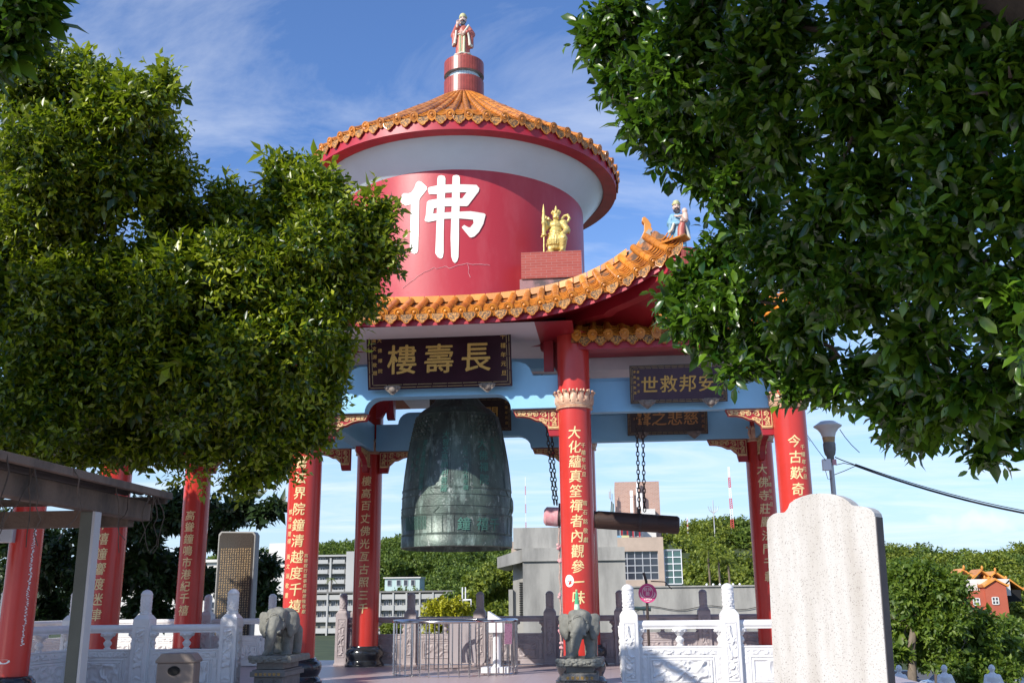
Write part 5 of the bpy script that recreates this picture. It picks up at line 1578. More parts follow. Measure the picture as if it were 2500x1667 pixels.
# red column of a separate gate at the left edge, its paint flaking
gc0 = Vector((-6.32, -5.0, 0))
GC = thing('gate_column', 'thinner red column with flaking paint and a grey box, at the left edge', 'column', gc0)
mb = MB(); mb.lathe(gc0, [(.265, .5), (.265, 2.0), (.262, 4.4)], 36); mb.build('shaft', M_['red_col'], GC)
mb = MB(); mb.lathe(gc0, [(.42, 0), (.42, .06), (.37, .1), (.36, .18), (.40, .3), (.38, .42), (.31, .5)], 32); mb.build('column_base', M_['black_base'], GC, sharp=50)
mb = MB()
for k in range(120):
    z = 1.0 + k * .018 + r.uniform(-.006, .006)
    an = 0.98 + r.uniform(-.06, .09)
    mb.box(gc0 + Vector((.268 * sin(an), -.268 * cos(an), z)), (r.uniform(.01, .035), .006, r.uniform(.008, .022)), an)
mb.build('flaked_paint', M_['paper_white'], GC, fix=False)
mb = MB()
for (a0, z0, w, h) in ((-.05, .74, .20, .05), (-.62, .60, .07, .06)):
    pts = [(w / 2 * cos(t) * (1 + .25 * sin(3 * t + 1)), h * sin(t) * (1 + .3 * cos(2 * t))) for t in [2 * pi * k / 16 for k in range(16)]]
    mb.add([gc0 + Vector((.269 * sin(a0 + x / .265), -.269 * cos(a0 + x / .265), z0 + y)) for x, y in pts], [tuple(range(16))])
mb.build('bare_patch', M_['paper_white'], GC, fix=False)
mb = MB(); mb.span((-6.66, -5.36, 2.66), (-6.36, -5.22, 3.02)); mb.build('junction_box', M_['frame_grey'], GC, bevel=.01)

# waste bin
M_['bin'] = mat('brown_grey_metal', (0.20, 0.165, 0.14), 0.5, 0.15, 4.0)
M_['black'] = mat('matt_black', (0.006, 0.006, 0.006), 0.9, 0.1)
WB = thing('waste_bin', 'brown grey metal waste bin with a sloping lid and black mouth before the white balustrade', 'bin', (-3.45, -4.9, 0))
bM = Matrix.Translation((-3.48, -4.9, 0)) @ Matrix.Rotation(radians(8), 4, 'Z')
mb = MB(); mb.m = bM; mb.span((-.30, -.20, .05), (.30, .20, .70)); mb.build('body', M_['bin'], WB, bevel=.015)
mb = MB(); mb.m = bM; mb.prism([(-.33, .70), (.33, .70), (.33, .74), (.24, .85), (-.24, .85), (-.33, .74)], (0, -.22, 0), (1, 0, 0), (0, 0, 1), (0, 1, 0), .44); mb.build('lid', M_['bin'], WB, bevel=.02)
mb = MB(); mb.m = bM; mb.prism([(.09 * (1 if abs(cos(t)) < .7 else 1.1) * cos(t) * 1.0, .60 + .075 * sin(t)) for t in [2 * pi * k / 20 for k in range(20)]], (-.02, -.208, -.02), (1, 0, 0), (0, 0, 1), (0, -1, 0), .006); mb.build('mouth', M_['black'], WB)
mb = MB(); mb.m = bM; mb.span((-.28, -.17, 0), (.28, .17, .05)); mb.build('base', M_['black'], WB)

# ------------------------------------------------------------------ street lamp, cables
LMP = Vector((9.28, 4.0, 0))
M_['lamp_glass'] = mat('frosted_lamp_shade', (0.62, 0.60, 0.56), 0.35, 0.1, 3.0)
M_['lamp_stain'] = mat('rust_stain', (0.42, 0.27, 0.13), 0.6, 0.3, 12.0)
SL = thing('street_lamp', 'street lamp with a flared frosted shade and white box, behind the white stele', 'street lamp', LMP)
mb = MB(); mb.lathe((LMP.x, LMP.y, 0), [(.085, 0), (.07, .6), (.062, 4.95)], 16); mb.build('pole', M_['frame_grey'], SL)
mb = MB(); mb.lathe((LMP.x, LMP.y, 0), [(.062, 4.93), (.09, 4.96), (.09, 5.08), (.13, 5.14), (.15, 5.25), (.155, 5.40), (.14, 5.44)], 20); mb.build('dark_collar', M_['stone_dark'], SL, sharp=50)
mb = MB(); mb.lathe((LMP.x, LMP.y, 0), [(.135, 5.42), (.15, 5.55), (.19, 5.68), (.26, 5.78), (.345, 5.84), (.35, 5.86), (.33, 5.87), (.18, 5.97), (.0, 6.0)], 28); mb.build('flared_shade', M_['lamp_glass'], SL, sharp=50)
mb = MB(); mb.lathe((LMP.x, LMP.y, 0), [(.139, 5.425), (.156, 5.55), (.16, 5.565)], 28, caps=False); mb.build('stain_band', M_['lamp_stain'], SL, fix=False)
mb = MB(); mb.span((LMP.x - .24, LMP.y - .20, 4.72), (LMP.x - .04, LMP.y - .06, 5.0)); mb.build('connection_box', M_['white_metal'], SL, bevel=.008)
mb = MB(); mb.span((LMP.x + .02, LMP.y - .1, 4.86), (LMP.x + .12, LMP.y - .03, 5.0)); mb.build('insulator', M_['pink'], SL, bevel=.008)
def sag(p, q, d, n=18):
    p, q = Vector(p), Vector(q)
    return [p.lerp(q, t / n) + Vector((0, 0, -d * 4 * (t / n) * (1 - t / n))) for t in range(n + 1)]
mb = MB()
mb.tube([Vector((LMP.x + .1, 3.95, 5.06)), Vector((LMP.x + .25, 3.93, 4.98)), Vector((9.85, 3.9, 4.84))], .014, 6)
mb.tube([Vector((LMP.x + .1, 3.95, 4.86)), Vector((LMP.x + .3, 3.93, 4.90)), Vector((9.85, 3.9, 4.83))], .010, 6)
mb.tube([Vector((LMP.x + .05, 3.95, 4.62)), Vector((LMP.x + .28, 3.93, 4.70)), Vector((9.85, 3.9, 4.82))], .010, 6)
mb.tube(sag((9.85, 3.9, 4.83), (17.5, 4.0, 3.15), .38), .026, 7)
mb.tube([p + Vector((0, 0, .035)) for p in sag((9.85, 3.9, 4.83), (17.5, 4.0, 3.15), .36)], .012, 6)
tag(mb.build('power_cable', M_['wire'], fix=False), 'thick black power cable sagging from the street lamp to the right edge', 'cable')
mb = MB(); mb.tube(sag((7.55, .28, 6.0), (9.16, 3.9, 4.95), .10), .008, 5); mb.tube(sag((7.56, .28, 5.98), (8.45, 2.2, 5.2), .05), .006, 5)
mb.tube([(9.12, 3.85, 4.92), (9.10, 3.85, 4.7), (9.14, 3.86, 4.5), (9.25, 3.9, 4.52)], .008, 5)
tag(mb.build('thin_wire', M_['wire'], fix=False), 'thin black wire from the right front column down to the lamp box', 'cable')
mb = MB(); mb.tube([(9.55, 3.9, 5.75), (9.66, 3.9, 5.55), (9.8, 3.9, 5.35), (9.98, 3.9, 5.15)], .010, 5)
tag(mb.build('loose_wire', M_['wire'], fix=False), 'short loose wire dangling right of the street lamp shade', 'cable')

# ------------------------------------------------------------------ lower terrace at the right with white figures
g = MB()
g.add([(9.5, -60, -5.9), (70, -60, -5.9), (70, 20, -5.9), (9.5, 20, -5.9)], [(0, 1, 2, 3)])
kind(g.build('lower_terrace', M_['asphalt'], fix=False), 'structure')
LW = thing('low_wall', 'low white stone wall under the row of small white figures', 'wall', (11, 12, -5.9))
mb = MB(); mb.span((11, 11.85, -5.9), (22, 12.25, -1.45)); mb.build('wall_body', M_['marble'], LW, bevel=.02)
mb = MB(); mb.span((11.82, 11.6, -5.9), (12.16, 11.84, -.42)); mb.lathe((11.99, 11.72, -.42), [(.13, 0), (.14, .1), (.11, .2), (.0, .25)], 14); mb.build('end_post', M_['marble'], LW)
def figure(x, y, z, rz, s=1.0):
    F = MB(); F.m = Matrix.Translation((x, y, z)) @ Matrix.Rotation(rz, 4, 'Z') @ Matrix.Scale(s, 4)
    F.tube([(0, 0, 0), (0, 0, .2), (0, 0, .5), (0, 0, .72), (0, 0, .84)], [.24, .22, .19, .20, .09], 14)
    F.ball((0, -.02, .98), (.095, .105, .125), 12, 8); cap(F, (0, 0, .8), (0, -.01, .92), .06, .06)
    F.ball((0, -.12, .97), (.02, .025, .03), 6, 4)
    for sx in (-1, 1):
        F.ball((sx * .095, 0, .98), (.02, .03, .045), 6, 5)
        limb(F, [(sx * .18, 0, .74), (sx * .25, -.04, .52), (sx * .07, -.20, .46)], [.075, .065, .045], 8)
        F.ball((sx * .14, -.16, .10), (.14, .16, .09), 8, 6)
    return F
F0 = fuse(figure(0, 0, 0, 0), 'stone_figure', M_['marble'], None, .03, 2)
fig_labels = ['small white stone figure on the low wall, beside the foot of the white stele', 'small white stone figure on the low wall, left of the dark tree trunk shadow', 'small white stone figure on the low wall, third from the stele', 'small white stone figure on the low wall, before the parked silver car', 'small white stone figure on the low wall at the right edge']
for k, (x, rz) in enumerate(((12.55, .3), (13.92, .2), (15.35, -.1), (16.55, .15), (17.75, 0))):
    o = F0 if k == 0 else F0.copy()
    if k: COL.objects.link(o)
    o.location = (x, 12.05, -1.45); o.rotation_euler = (0, 0, rz); o.scale = (.98, .98, .98)
    tag(o, fig_labels[k], 'figure', 'white stone figures on the low wall')

# pink round sign and floodlight behind the rear balustrade
M_['pink_sign'] = mat('bright_pink_sign', (0.62, 0.06, 0.22), 0.45, 0.12, 4.0)
M_['pink_pale'] = mat('pale_pink_lettering', (0.78, 0.58, 0.62), 0.5, 0.05)
sg = Vector((4.61, 5.0, 1.81))
PS = thing('round_sign', 'bright pink round sign with pale characters hanging behind the rear balustrade', 'sign', sg + Vector((0, 0, -1.81)))
mb = MB(); mb.prism([(.235 * cos(2 * pi * k / 32), .243 * sin(2 * pi * k / 32)) for k in range(32)], sg, (1, 0, 0), (0, 0, 1), (0, 1, 0), .05); mb.build('disc', M_['pink_sign'], PS, bevel=.008)
mb = MB(); fo = sg + Vector((0, -.008, 0))
for (x, z, ch) in ((-.055, .105, '財'), (.06, .105, '神'), (.0, -.015, '殿')):
    flat_text(mb, ch, fo + Vector((x * 0.90, 0, z * 0.90)), (1, 0, 0), (0, 0, 1), (0, -1, 0), .104, t=.004, slant=0)
mb.tube([fo + Vector((.134 * cos(a), 0, .026 + .149 * sin(a))) for a in [2 * pi * k / 28 for k in range(29)]], .008, 5)
for sx in (-1, 1):
    mb.tube([fo + Vector((sx * x * 0.90, 0, z * 0.90)) for x, z in ((.20, .03), (.205, -.04), (.17, -.10), (.12, -.135))], [.006, .02, .022, .008], 6)
for k in range(5): mb.box(fo + Vector((-.082 + .041 * k, -.003, -.149)), (.03, .008, .032))
mb.tube([fo + Vector((x * 0.90, 0, z * 0.90)) for x, z in ((-.10, -.20), (0, -.225), (.10, -.20))], [.004, .014, .004], 6)
mb.build('pale_lettering', M_['pink_pale'], PS, fix=False)
mb = MB(); mb.tube([sg + Vector((-.02, .09, -1.81)), sg + Vector((-.02, .09, .3)), sg + Vector((-.08, .09, .52))], .035, 7); mb.tube([sg + Vector((.1, .09, .3)), sg + Vector((.45, .09, .28)), sg + Vector((.62, .09, .1))], .014, 5); mb.build('sign_pole', M_['iron'], PS)
M_['pale_green'] = mat('pale_green_enamel', (0.36, 0.43, 0.28), 0.45, 0.08)
FL = thing('tube_lamp', 'pale green tube lamp on a white bracket behind the rear balustrade', 'lamp', (4.8, 14.0, -6.5))
mb = MB(); mb.tube([(4.42, 14, 1.40), (4.93, 14, 1.365), (5.03, 14, 1.36)], [.06, .06, .078], 12); mb.build('green_tube', M_['pale_green'], FL)
mb = MB(); mb.tube([(4.78, 14.05, 1.34), (4.82, 14.05, .8), (4.8, 14.05, -6.5)], .03, 6); mb.build('white_bracket', M_['white_metal'], FL)

# ------------------------------------------------------------------ trees
M_['leaf_l'] = leaf_mat('small_fig_leaves', (0.014, 0.045, 0.004), (0.300, 0.345, 0.014), (0.30, 0.44, 0.015), 0.34, 0.24, p0=.30)
M_['leaf_r'] = leaf_mat('glossy_fig_leaves', (0.012, 0.045, 0.005), (0.110, 0.205, 0.015), (0.13, 0.28, 0.015), 0.28, 0.24, p0=.2)
M_['leaf_d'] = leaf_mat('dark_broad_leaves', (0.018, 0.040, 0.012), (0.045, 0.080, 0.020), (0.06, 0.12, 0.02), 0.45, 0.2)
M_['leaf_m'] = leaf_mat('mid_green_leaves', (0.050, 0.100, 0.012), (0.170, 0.240, 0.026), (0.22, 0.33, 0.02), 0.5, 0.34)
M_['leaf_y'] = leaf_mat('yellow_green_leaves', (0.30, 0.30, 0.015), (0.48, 0.46, 0.02), (0.4, 0.4, 0.02), 0.5, 0.3)
M_['leaf_f'] = leaf_mat('forest_leaves', (0.050, 0.095, 0.012), (0.150, 0.210, 0.022), (0.16, 0.23, 0.02), 0.6, 0.25)
LEAF5 = (np.array([(0, 0, 0), (.42, -.5, .10), (.48, 0, 0), (.42, .5, .10), (1, 0, -.08)], float), [(0, 1, 2), (0, 2, 3), (1, 4, 2), (2, 4, 3)])
LEAF8 = (np.array([(0, 0, 0), (.26, -.42, .09), (.28, 0, .02), (.26, .42, .09), (.62, -.46, .07), (.64, 0, .0), (.62, .46, .07), (1, 0, -.12)], float),
         [(0, 1, 2), (0, 2, 3), (1, 4, 5), (1, 5, 2), (2, 5, 6), (2, 6, 3), (4, 7, 5), (5, 7, 6)])
def foliage(name, blobs, dens, L, wid, per, sl, seed, mat_, parent, tpl=LEAF5, inner=0.25, squash=1.0, lo=0.62, up=0.25, droop=0.12, jit=0.0, inner_scale=2.2, raw=False, sub=6, shrink=.12, core=.55):
    R = np.random.default_rng(seed)
    P, D, N, S = [], [], [], []
    def unit(a):
        return a / (np.linalg.norm(a, axis=1, keepdims=True) + 1e-9)
    if not raw:
        # every lump breaks up into smaller sprays so that the outline is ragged and gaps open between them
        nb = []
        for (x, y, z, r) in blobs:
            r = max(r * .55, r - shrink)
            for q in range(sub):
                d = R.normal(size=3); d /= np.linalg.norm(d) + 1e-9
                o = d * r * (.35 + .55 * R.random())
                nb.append((x + o[0], y + o[1], z + o[2] * squash, r * R.uniform(.30, core)))
        cores = [(x, y, z, max(r * .5, r - shrink * 1.6)) for (x, y, z, r) in blobs]
        blobs = nb
    else:
        cores = []
    jobs = [(b, 0) for b in blobs] + [(b, 1) for b in (cores or blobs)]
    for (x, y, z, r), layer in jobs:
        if True:
            n = int(4 * pi * r * r * dens * (1 if layer == 0 else inner) / per) + 2
            d = unit(R.normal(size=(n, 3)))
            # clumps: push the shell in and out with a low frequency wobble
            ph = R.uniform(0, 6.28, 6)
            wob = 0.5 * np.sin(d[:, 0] * 5 + ph[0]) * np.sin(d[:, 1] * 5 + ph[1]) + 0.5 * np.sin(d[:, 2] * 6 + ph[2]) * np.sin(d[:, 0] * 7 + ph[3])
            if layer == 0:
                rad = r * (lo + (1.06 - lo) * np.sqrt(R.random(n)) + 0.16 * wob)
            else:
                rad = r * R.uniform(.15, .62, n)
            c = np.array([x, y, z]) + d * rad[:, None] * np.array([1, 1, squash])
            ax = unit(d * 0.8 + R.normal(size=(n, 3)) * 0.55 + np.array([0, 0, up]))
            k = np.arange(per)
            t = (k + .5) / per
            pos = c[:, None, :] + ax[:, None, :] * ((t - .4) * sl)[None, :, None]
            h = unit(np.cross(ax, R.normal(size=(n, 3))))
            g2 = np.cross(ax, h)
            phi = k * 2.4 + R.uniform(0, 6.28, n)[:, None]
            perp = np.cos(phi)[:, :, None] * h[:, None, :] + np.sin(phi)[:, :, None] * g2[:, None, :]
            dr = ax[:, None, :] * (.35 + .5 * t)[None, :, None] + perp * .85 + np.array([0, 0, -droop])
            dr = dr.reshape(-1, 3) + R.normal(size=(n * per, 3)) * .18
            nn = np.repeat(d, per, 0) * .5 + np.array([0, 0, .65]) + R.normal(size=(n * per, 3)) * .42
            P.append(pos.reshape(-1, 3) + R.normal(size=(n * per, 3)) * jit); D.append(unit(dr)); N.append(nn)
            S.append(R.uniform(.62, 1.15, n * per) * (1 if layer == 0 else inner_scale))
    P, D, N, S = np.concatenate(P), np.concatenate(D), np.concatenate(N), np.concatenate(S)
    side = unit(np.cross(N, D)); nor = np.cross(D, side)
    T, F = tpl
    m = len(P); q = len(T)
    V = P[:, None, :] + (T[None, :, 0, None] * D[:, None, :] + T[None, :, 1, None] * wid * side[:, None, :] + T[None, :, 2, None] * nor[:, None, :]) * (S * L)[:, None, None]
    F = np.array(F)
    I = (np.arange(m) * q)[:, None, None] + F[None]
    me = bpy.data.meshes.new(name)
    me.vertices.add(m * q); me.vertices.foreach_set('co', V.reshape(-1).astype(np.float32))
    nf = m * len(F)
    me.loops.add(nf * 3); me.loops.foreach_set('vertex_index', I.reshape(-1).astype(np.int32))
    me.polygons.add(nf)
    me.polygons.foreach_set('loop_start', (np.arange(nf) * 3).astype(np.int32))
    me.update(calc_edges=True)
    return link(name, me, mat_, parent)
def branch_pts(a, b, r, n=6, wob=.12):
    a, b = Vector(a), Vector(b); L = (b - a).length
    pts = [a.lerp(b, t / n) + Vector((r.uniform(-1, 1), r.uniform(-1, 1), r.uniform(-1, 1))) * wob * L * .35 * sin(pi * t / n) for t in range(n + 1)]
    return pts
def limbs(name, trunk, blobs, r0, seed, mat_, parent, fork=.6):
    """tapered trunk; every lump of the crown hangs on the nearest limb already grown"""
    r = random.Random(seed)
    mb = MB()
    trunk = [Vector(p) for p in trunk]
    n = len(trunk)
    mb.tube(trunk, [r0 * (1.25 if i == 0 else 1 - .5 * i / (n - 1)) for i in range(n)], 12)
    nodes = [(p, r0 * .5) for p in trunk[max(1, int(n * fork)):]]
    cs = sorted([(Vector(b[:3]), b[3]) for b in blobs], key=lambda q: (q[0] - trunk[-1]).length)
    for e, br in cs:
        s, rs = min(nodes, key=lambda q: (q[0] - e).length)
        rb = max(.012, rs * .72)
        pts = branch_pts(s, e, r, 5, .16)
        mb.tube(pts, [rb * (1 - .35 * k / 5) for k in range(6)], 7)
        nodes.append((e, rb * .65))
        nodes.append((pts[3], rb * .8))
        for q in range(6):
            d = Vector((r.gauss(0, 1), r.gauss(0, 1), r.gauss(.2, .8))).normalized()
            tp = branch_pts(e, e + d * br * .8, r, 4, .2)
            mb.tube(tp, [rb * .45, rb * .35, rb * .25, rb * .18, .003], 5)
    return mb.build(name, mat_, parent, fix=False)
LEFT_B = [(1.11,-10.9,6.03,0.18),(0.19,-11.0,6.48,0.18),(-0.08,-11.0,6.52,0.15),(-0.91,-12.3,6.96,0.16),(-1.87,-12.2,7.23,0.19),(0.56,-11.0,6.29,0.15),(-0.69,-11.0,6.19,0.23),(0.9,-10.8,5.22,0.23),(-2.45,-12.3,7.11,0.45),(-2.05,-12.1,6.98,0.46),(-1.5,-12.3,6.71,0.42),(-1.09,-12.5,6.7,0.32),(-1.42,-11.5,6.88,0.3),(-2.35,-12.1,6.11,0.71),(-1.66,-11.9,6.06,0.67),(-1.26,-11.5,6.22,0.34),(-2.88,-11.4,5.81,0.75),(-1.35,-10.8,6.08,0.52),(-0.67,-11.0,5.81,0.48),(-0.18,-11.2,5.76,0.4),(0.04,-11.0,6.21,0.38),(0.42,-11.2,6.16,0.32),(0.68,-11.2,5.83,0.35),(0.99,-11.0,5.68,0.32),(1.13,-10.9,5.44,0.25),(0.74,-11.0,5.42,0.4),(0.3,-11.2,5.37,0.59),(-0.26,-11.4,5.07,0.67),(-0.97,-11.6,4.98,0.76),(-1.86,-11.6,5.07,0.86),(-2.58,-11.7,4.87,0.71),(0.76,-10.8,5.02,0.33),(0.42,-11.0,4.66,0.49),(0.52,-10.6,4.35,0.3),(0.38,-10.4,3.99,0.3),(0.01,-11.2,4.32,0.62),(-0.59,-11.4,4.14,0.71),(-1.32,-11.5,4.05,0.75),(-2.21,-11.5,4.07,0.8),(0.1,-10.3,3.7,0.36),(-0.23,-10.7,3.64,0.49),(-0.92,-10.6,3.48,0.5),(-1.59,-10.6,3.39,0.45),(-2.22,-10.8,3.48,0.45),(-2.78,-11.0,3.51,0.49),(-0.27,-10.2,3.22,0.28),(-0.58,-10.2,3.02,0.23),(-0.13,-10.2,3.47,0.26)]
TOP_B = [(0.22,-16.6,5.0,0.22),(0.35,-16.5,5.06,0.12),(0.26,-16.5,4.84,0.1),(0.02,-16.6,4.9,0.31),(0.17,-16.5,4.75,0.06)]
RIGHT_B = [(3.85,-15.6,5.33,0.25),(3.74,-15.5,5.17,0.22),(3.83,-15.5,4.91,0.22),(3.96,-15.6,4.56,0.24),(4.12,-15.5,4.39,0.18),(4.17,-15.9,4.75,0.35),(4.33,-15.7,4.43,0.3),(4.33,-16.0,5.01,0.35),(4.32,-15.4,4.24,0.11),(4.51,-15.6,4.11,0.24),(4.58,-16.2,4.44,0.38),(4.73,-16.3,4.76,0.37),(4.71,-16.0,4.09,0.33),(4.6,-15.4,3.89,0.21),(4.43,-15.2,3.77,0.19),(4.25,-15.1,3.66,0.17),(4.12,-15.1,3.51,0.13),(4.16,-15.1,3.34,0.12),(4.28,-15.2,3.33,0.21),(4.48,-15.4,3.38,0.27),(4.39,-15.1,3.2,0.13),(4.61,-15.3,3.13,0.19),(4.72,-15.8,3.51,0.36),(4.85,-15.6,3.14,0.29),(4.75,-15.2,2.98,0.11),(4.91,-15.4,2.94,0.16),(4.99,-16.3,3.67,0.4),(5.02,-16.5,4.19,0.4),(5.09,-16.2,3.21,0.37),(5.16,-15.6,2.86,0.19),(5.25,-15.8,2.66,0.22),(5.29,-16.3,2.88,0.32),(5.42,-16.0,2.59,0.19),(5.36,-15.6,2.5,0.09),(5.45,-15.7,2.45,0.07),(5.5,-16.3,2.6,0.24),(5.68,-16.4,2.62,0.24),(5.67,-16.0,2.45,0.1),(5.83,-16.0,2.45,0.09),(5.64,-16.0,2.32,0.05),(5.32,-16.6,3.3,0.39),(5.37,-16.8,3.74,0.41),(5.37,-16.8,4.3,0.42),(5.6,-17.0,3.88,0.37),(5.58,-17.0,3.31,0.36),(5.56,-16.8,2.87,0.32),(5.12,-16.6,4.54,0.35),(3.6,-15.4,5.31,0.07),(4.49,-15.3,2.99,0.1),(4.79,-15.4,2.8,0.1),(4.98,-15.5,2.77,0.08)]
REARL_B = [(-16.36,11.0,3.97,1.19),(-15.74,12.0,3.14,1.66),(-13.41,11.0,3.93,1.18),(-11.77,11.0,4.33,1.1),(-12.27,12.0,2.94,1.35),(-10.79,11.5,4.65,1.19),(-9.06,11.0,4.58,0.73),(-8.4,10.8,4.83,0.44),(-7.78,10.8,4.47,0.43),(-7.28,10.8,4.81,0.32),(-13.91,12.0,2.24,1.2),(-15.69,12.5,1.53,0.91),(-11.69,12.5,2.66,1.06),(-8.18,12.0,2.75,0.74),(-7.66,12.0,1.46,0.51),(-8.2,12.4,2.03,0.74),(-12.22,12.5,1.5,0.9),(-10.59,12.5,2.5,0.9),(-17.07,12.0,2.27,0.9),(-9.5,11.5,3.75,0.59),(-8.73,12.0,3.04,0.44)]
MIDR_B = [(17.26,27.0,2.49,1.11),(17.91,26.0,2.27,1.28),(18.91,26.0,1.92,1.13),(17.74,26.5,1.13,1.38),(16.86,27.0,0.56,1.0),(18.82,26.0,0.38,1.74),(20.4,27.0,0.53,1.09),(19.6,26.5,-0.76,1.36),(21.88,29.0,-0.3,1.23),(16.39,26.5,-0.74,0.88),(18.16,28.0,-0.82,1.21),(18.31,25.6,-1.25,0.86),(19.48,26.0,-1.83,0.96),(24.11,33.0,-0.14,1.1),(23.92,32.0,-1.04,1.19),(20.81,26.0,-1.47,0.76)]
T1 = thing('fig_tree', 'leafy fig tree with sunlit yellow green small leaves filling the left of the photo', 'tree', (-4.5, -9.6, 0))
LEFT_X = [(-4.6, -10.8, 7.2, .9), (-5.4, -10.6, 6.2, .9), (-4.4, -11.2, 5.2, .9), (-5.2, -11, 4.4, .9), (-4.0, -11.6, 3.6, .8), (-1.6, -9.4, 5.4, .8), (-3.6, -9.4, 5.4, .9), (-2.6, -9.2, 4.2, .8), (-1.2, -9.4, 4.2, .7)]
foliage('crown', LEFT_B, 1000, .098, .46, 9, .30, 11, M_['leaf_l'], T1, LEAF5, inner=.34, inner_scale=1.6, shrink=.03, sub=7, core=.55)
foliage('unseen_crown', LEFT_X, 900, .10, .46, 9, .22, 12, M_['leaf_l'], T1, LEAF5, inner=.12)
limbs('trunk', [(-4.5, -9.6, 0), (-4.4, -9.7, 1.6), (-4.0, -10.0, 3.0), (-3.3, -10.3, 4.6), (-2.7, -10.5, 6.0), (-2.5, -10.55, 7.3)], LEFT_B + LEFT_X, .24, 21, M_['bark'], T1, fork=.35)
M_['leaf_tip'] = leaf_mat('young_yellow_green_leaves', (0.16, 0.24, 0.012), (0.40, 0.43, 0.03), (0.40, 0.50, 0.03), 0.34, 0.34)
foliage('young_leaves', [(x, y, z, r * 1.02) for x, y, z, r in LEFT_B], 95, .10, .44, 11, .40, 51, M_['leaf_tip'], T1, LEAF5, inner=0, lo=.92, up=.75, shrink=-.02, sub=3, core=.5)
T2 = thing('fig_tree', 'darker fig tree whose leaves show only in the top left corner of the photo', 'tree', (-4.5, -17.5, 0))
SHADE2 = [(-8.4, -15.6, 7.05, 1.2), (-7.0, -15.4, 7.25, 1.2), (-5.7, -15.6, 7.15, 1.1), (-4.5, -15.6, 6.85, 1.0), (-3.4, -15.7, 6.55, 0.9), (-8.2, -15.6, 5.65, 1.2), (-6.6, -15.4, 5.85, 1.1), (-5.2, -15.7, 5.85, 1.0), (-4.0, -15.8, 5.65, 0.9), (-2.6, -15.9, 5.85, 0.7), (-1.6, -16.2, 5.9, 0.55), (-0.7, -16.5, 5.5, 0.4), (-5.8, -16.6, 7.05, 1.0), (-4.2, -16.8, 6.85, 0.9), (-7.4, -16.8, 6.25, 1.1), (-0.25, -16.6, 5.15, 0.25)]  # out-of-view foliage shaped to keep the sun off the left tree's lower crown
foliage('crown', TOP_B, 1900, .085, .46, 9, .2, 13, M_['leaf_r'], T2, LEAF8, inner=.3, shrink=.05)
foliage('unseen_crown', SHADE2, 560, .17, .55, 9, .3, 14, M_['leaf_r'], T2, LEAF5, inner=.2)
limbs('trunk', [(-4.5, -17.5, 0), (-4.4, -17.3, 2), (-4.3, -16.9, 3.8), (-4.2, -16.4, 5.4)], SHADE2 + TOP_B[:2], .22, 22, M_['bark'], T2)
T3 = thing('fig_tree', 'large glossy fig tree with dark heavy foliage hanging over the right of the photo', 'tree', (7.6, -17.6, 0))
SHADE3 = [(2.9, -18.4, 7.0, .6), (3.6, -18.6, 7.4, .8), (2.8, -19.2, 7.5, .7), (4.4, -18.8, 7.2, .9), (5.4, -18.4, 7.0, .9), (3.6, -19.8, 7.8, .8), (6.4, -18.2, 6.6, .9), (3.4, -18.2, 5.6, .6), (4.4, -17.8, 5.6, .7), (5.2, -17.6, 5.4, .7), (4.0, -18.6, 5.2, .6), (5.0, -18.6, 5.4, .7), (6.2, -17.4, 5.0, .8), (2.9, -18.6, 5.6, .6), (3.8, -18.8, 6.0, .8), (4.8, -18.4, 6.1, .8), (5.6, -18.2, 6.2, .8), (2.7, -19.2, 6.5, .7), (3.6, -19.6, 6.6, .8), (4.6, -19.6, 6.6, .8), (5.8, -19.0, 6.0, .8), (6.8, -17.6, 5.6, .9), (3.2, -18.2, 6.4, .6), (4.6, -17.4, 6.2, .7), (5.6, -17.0, 5.6, .7), (6.6, -16.6, 4.6, .8), (3.0, -18.9, 4.9, .45), (2.6, -19.6, 5.6, .5)]  # unseen canopy overhead, shaped to block sun from the right part of the crown
foliage('crown', RIGHT_B, 1700, .090, .44, 9, .24, 15, M_['leaf_r'], T3, LEAF8, inner=.4, inner_scale=1.5)
foliage('unseen_crown', SHADE3, 900, .17, .6, 9, .3, 16, M_['leaf_r'], T3, LEAF5, inner=.25)
limbs('trunk', [(7.6, -17.6, 0), (7.4, -17.5, 1.6), (7.1, -17.3, 3.0), (6.4, -17.1, 4.0), (5.6, -16.8, 4.5)], RIGHT_B + SHADE3, .26, 23, M_['bark'], T3, fork=.5)
T4 = thing('broad_leaf_tree', 'dark broad leaf tree with crooked limbs standing behind the left columns', 'tree', (-11.2, 12.3, -5.4))
foliage('crown', REARL_B, 260, .26, .5, 7, .5, 17, M_['leaf_d'], T4, LEAF5, inner=.1, lo=.4, squash=.75, shrink=.2)
limbs('trunk', [(-11.0, 12.3, -5.4), (-11.2, 12.2, -1), (-10.7, 12.1, .6), (-10.4, 12.0, 1.6), (-10.9, 11.9, 2.6)], REARL_B, .26, 24, M_['bark'], T4)
T5 = thing('broad_leaf_tree', 'green spreading tree with a mossy forked trunk behind the white stele, car park beyond', 'tree', (17.1, 26.5, -6))
foliage('crown', MIDR_B, 130, .27, .5, 8, .55, 18, M_['leaf_m'], T5, LEAF5, inner=.06, lo=.5, squash=.8, shrink=.2)
limbs('trunk', [(17.1, 26.5, -6), (16.95, 26.5, -1.9), (17.05, 26.5, -.5), (17.3, 26.5, .5), (17.9, 26.4, 1.3)], MIDR_B, .24, 25, M_['bark_light'], T5)
T6 = thing('added_shade_tree', 'unseen leafy tree added left of the pavilion to throw dappled shade on its left bay', 'tree', (-12.4, -6.0, 0))  # out-of-view tree, added and shaped to shade the left bay
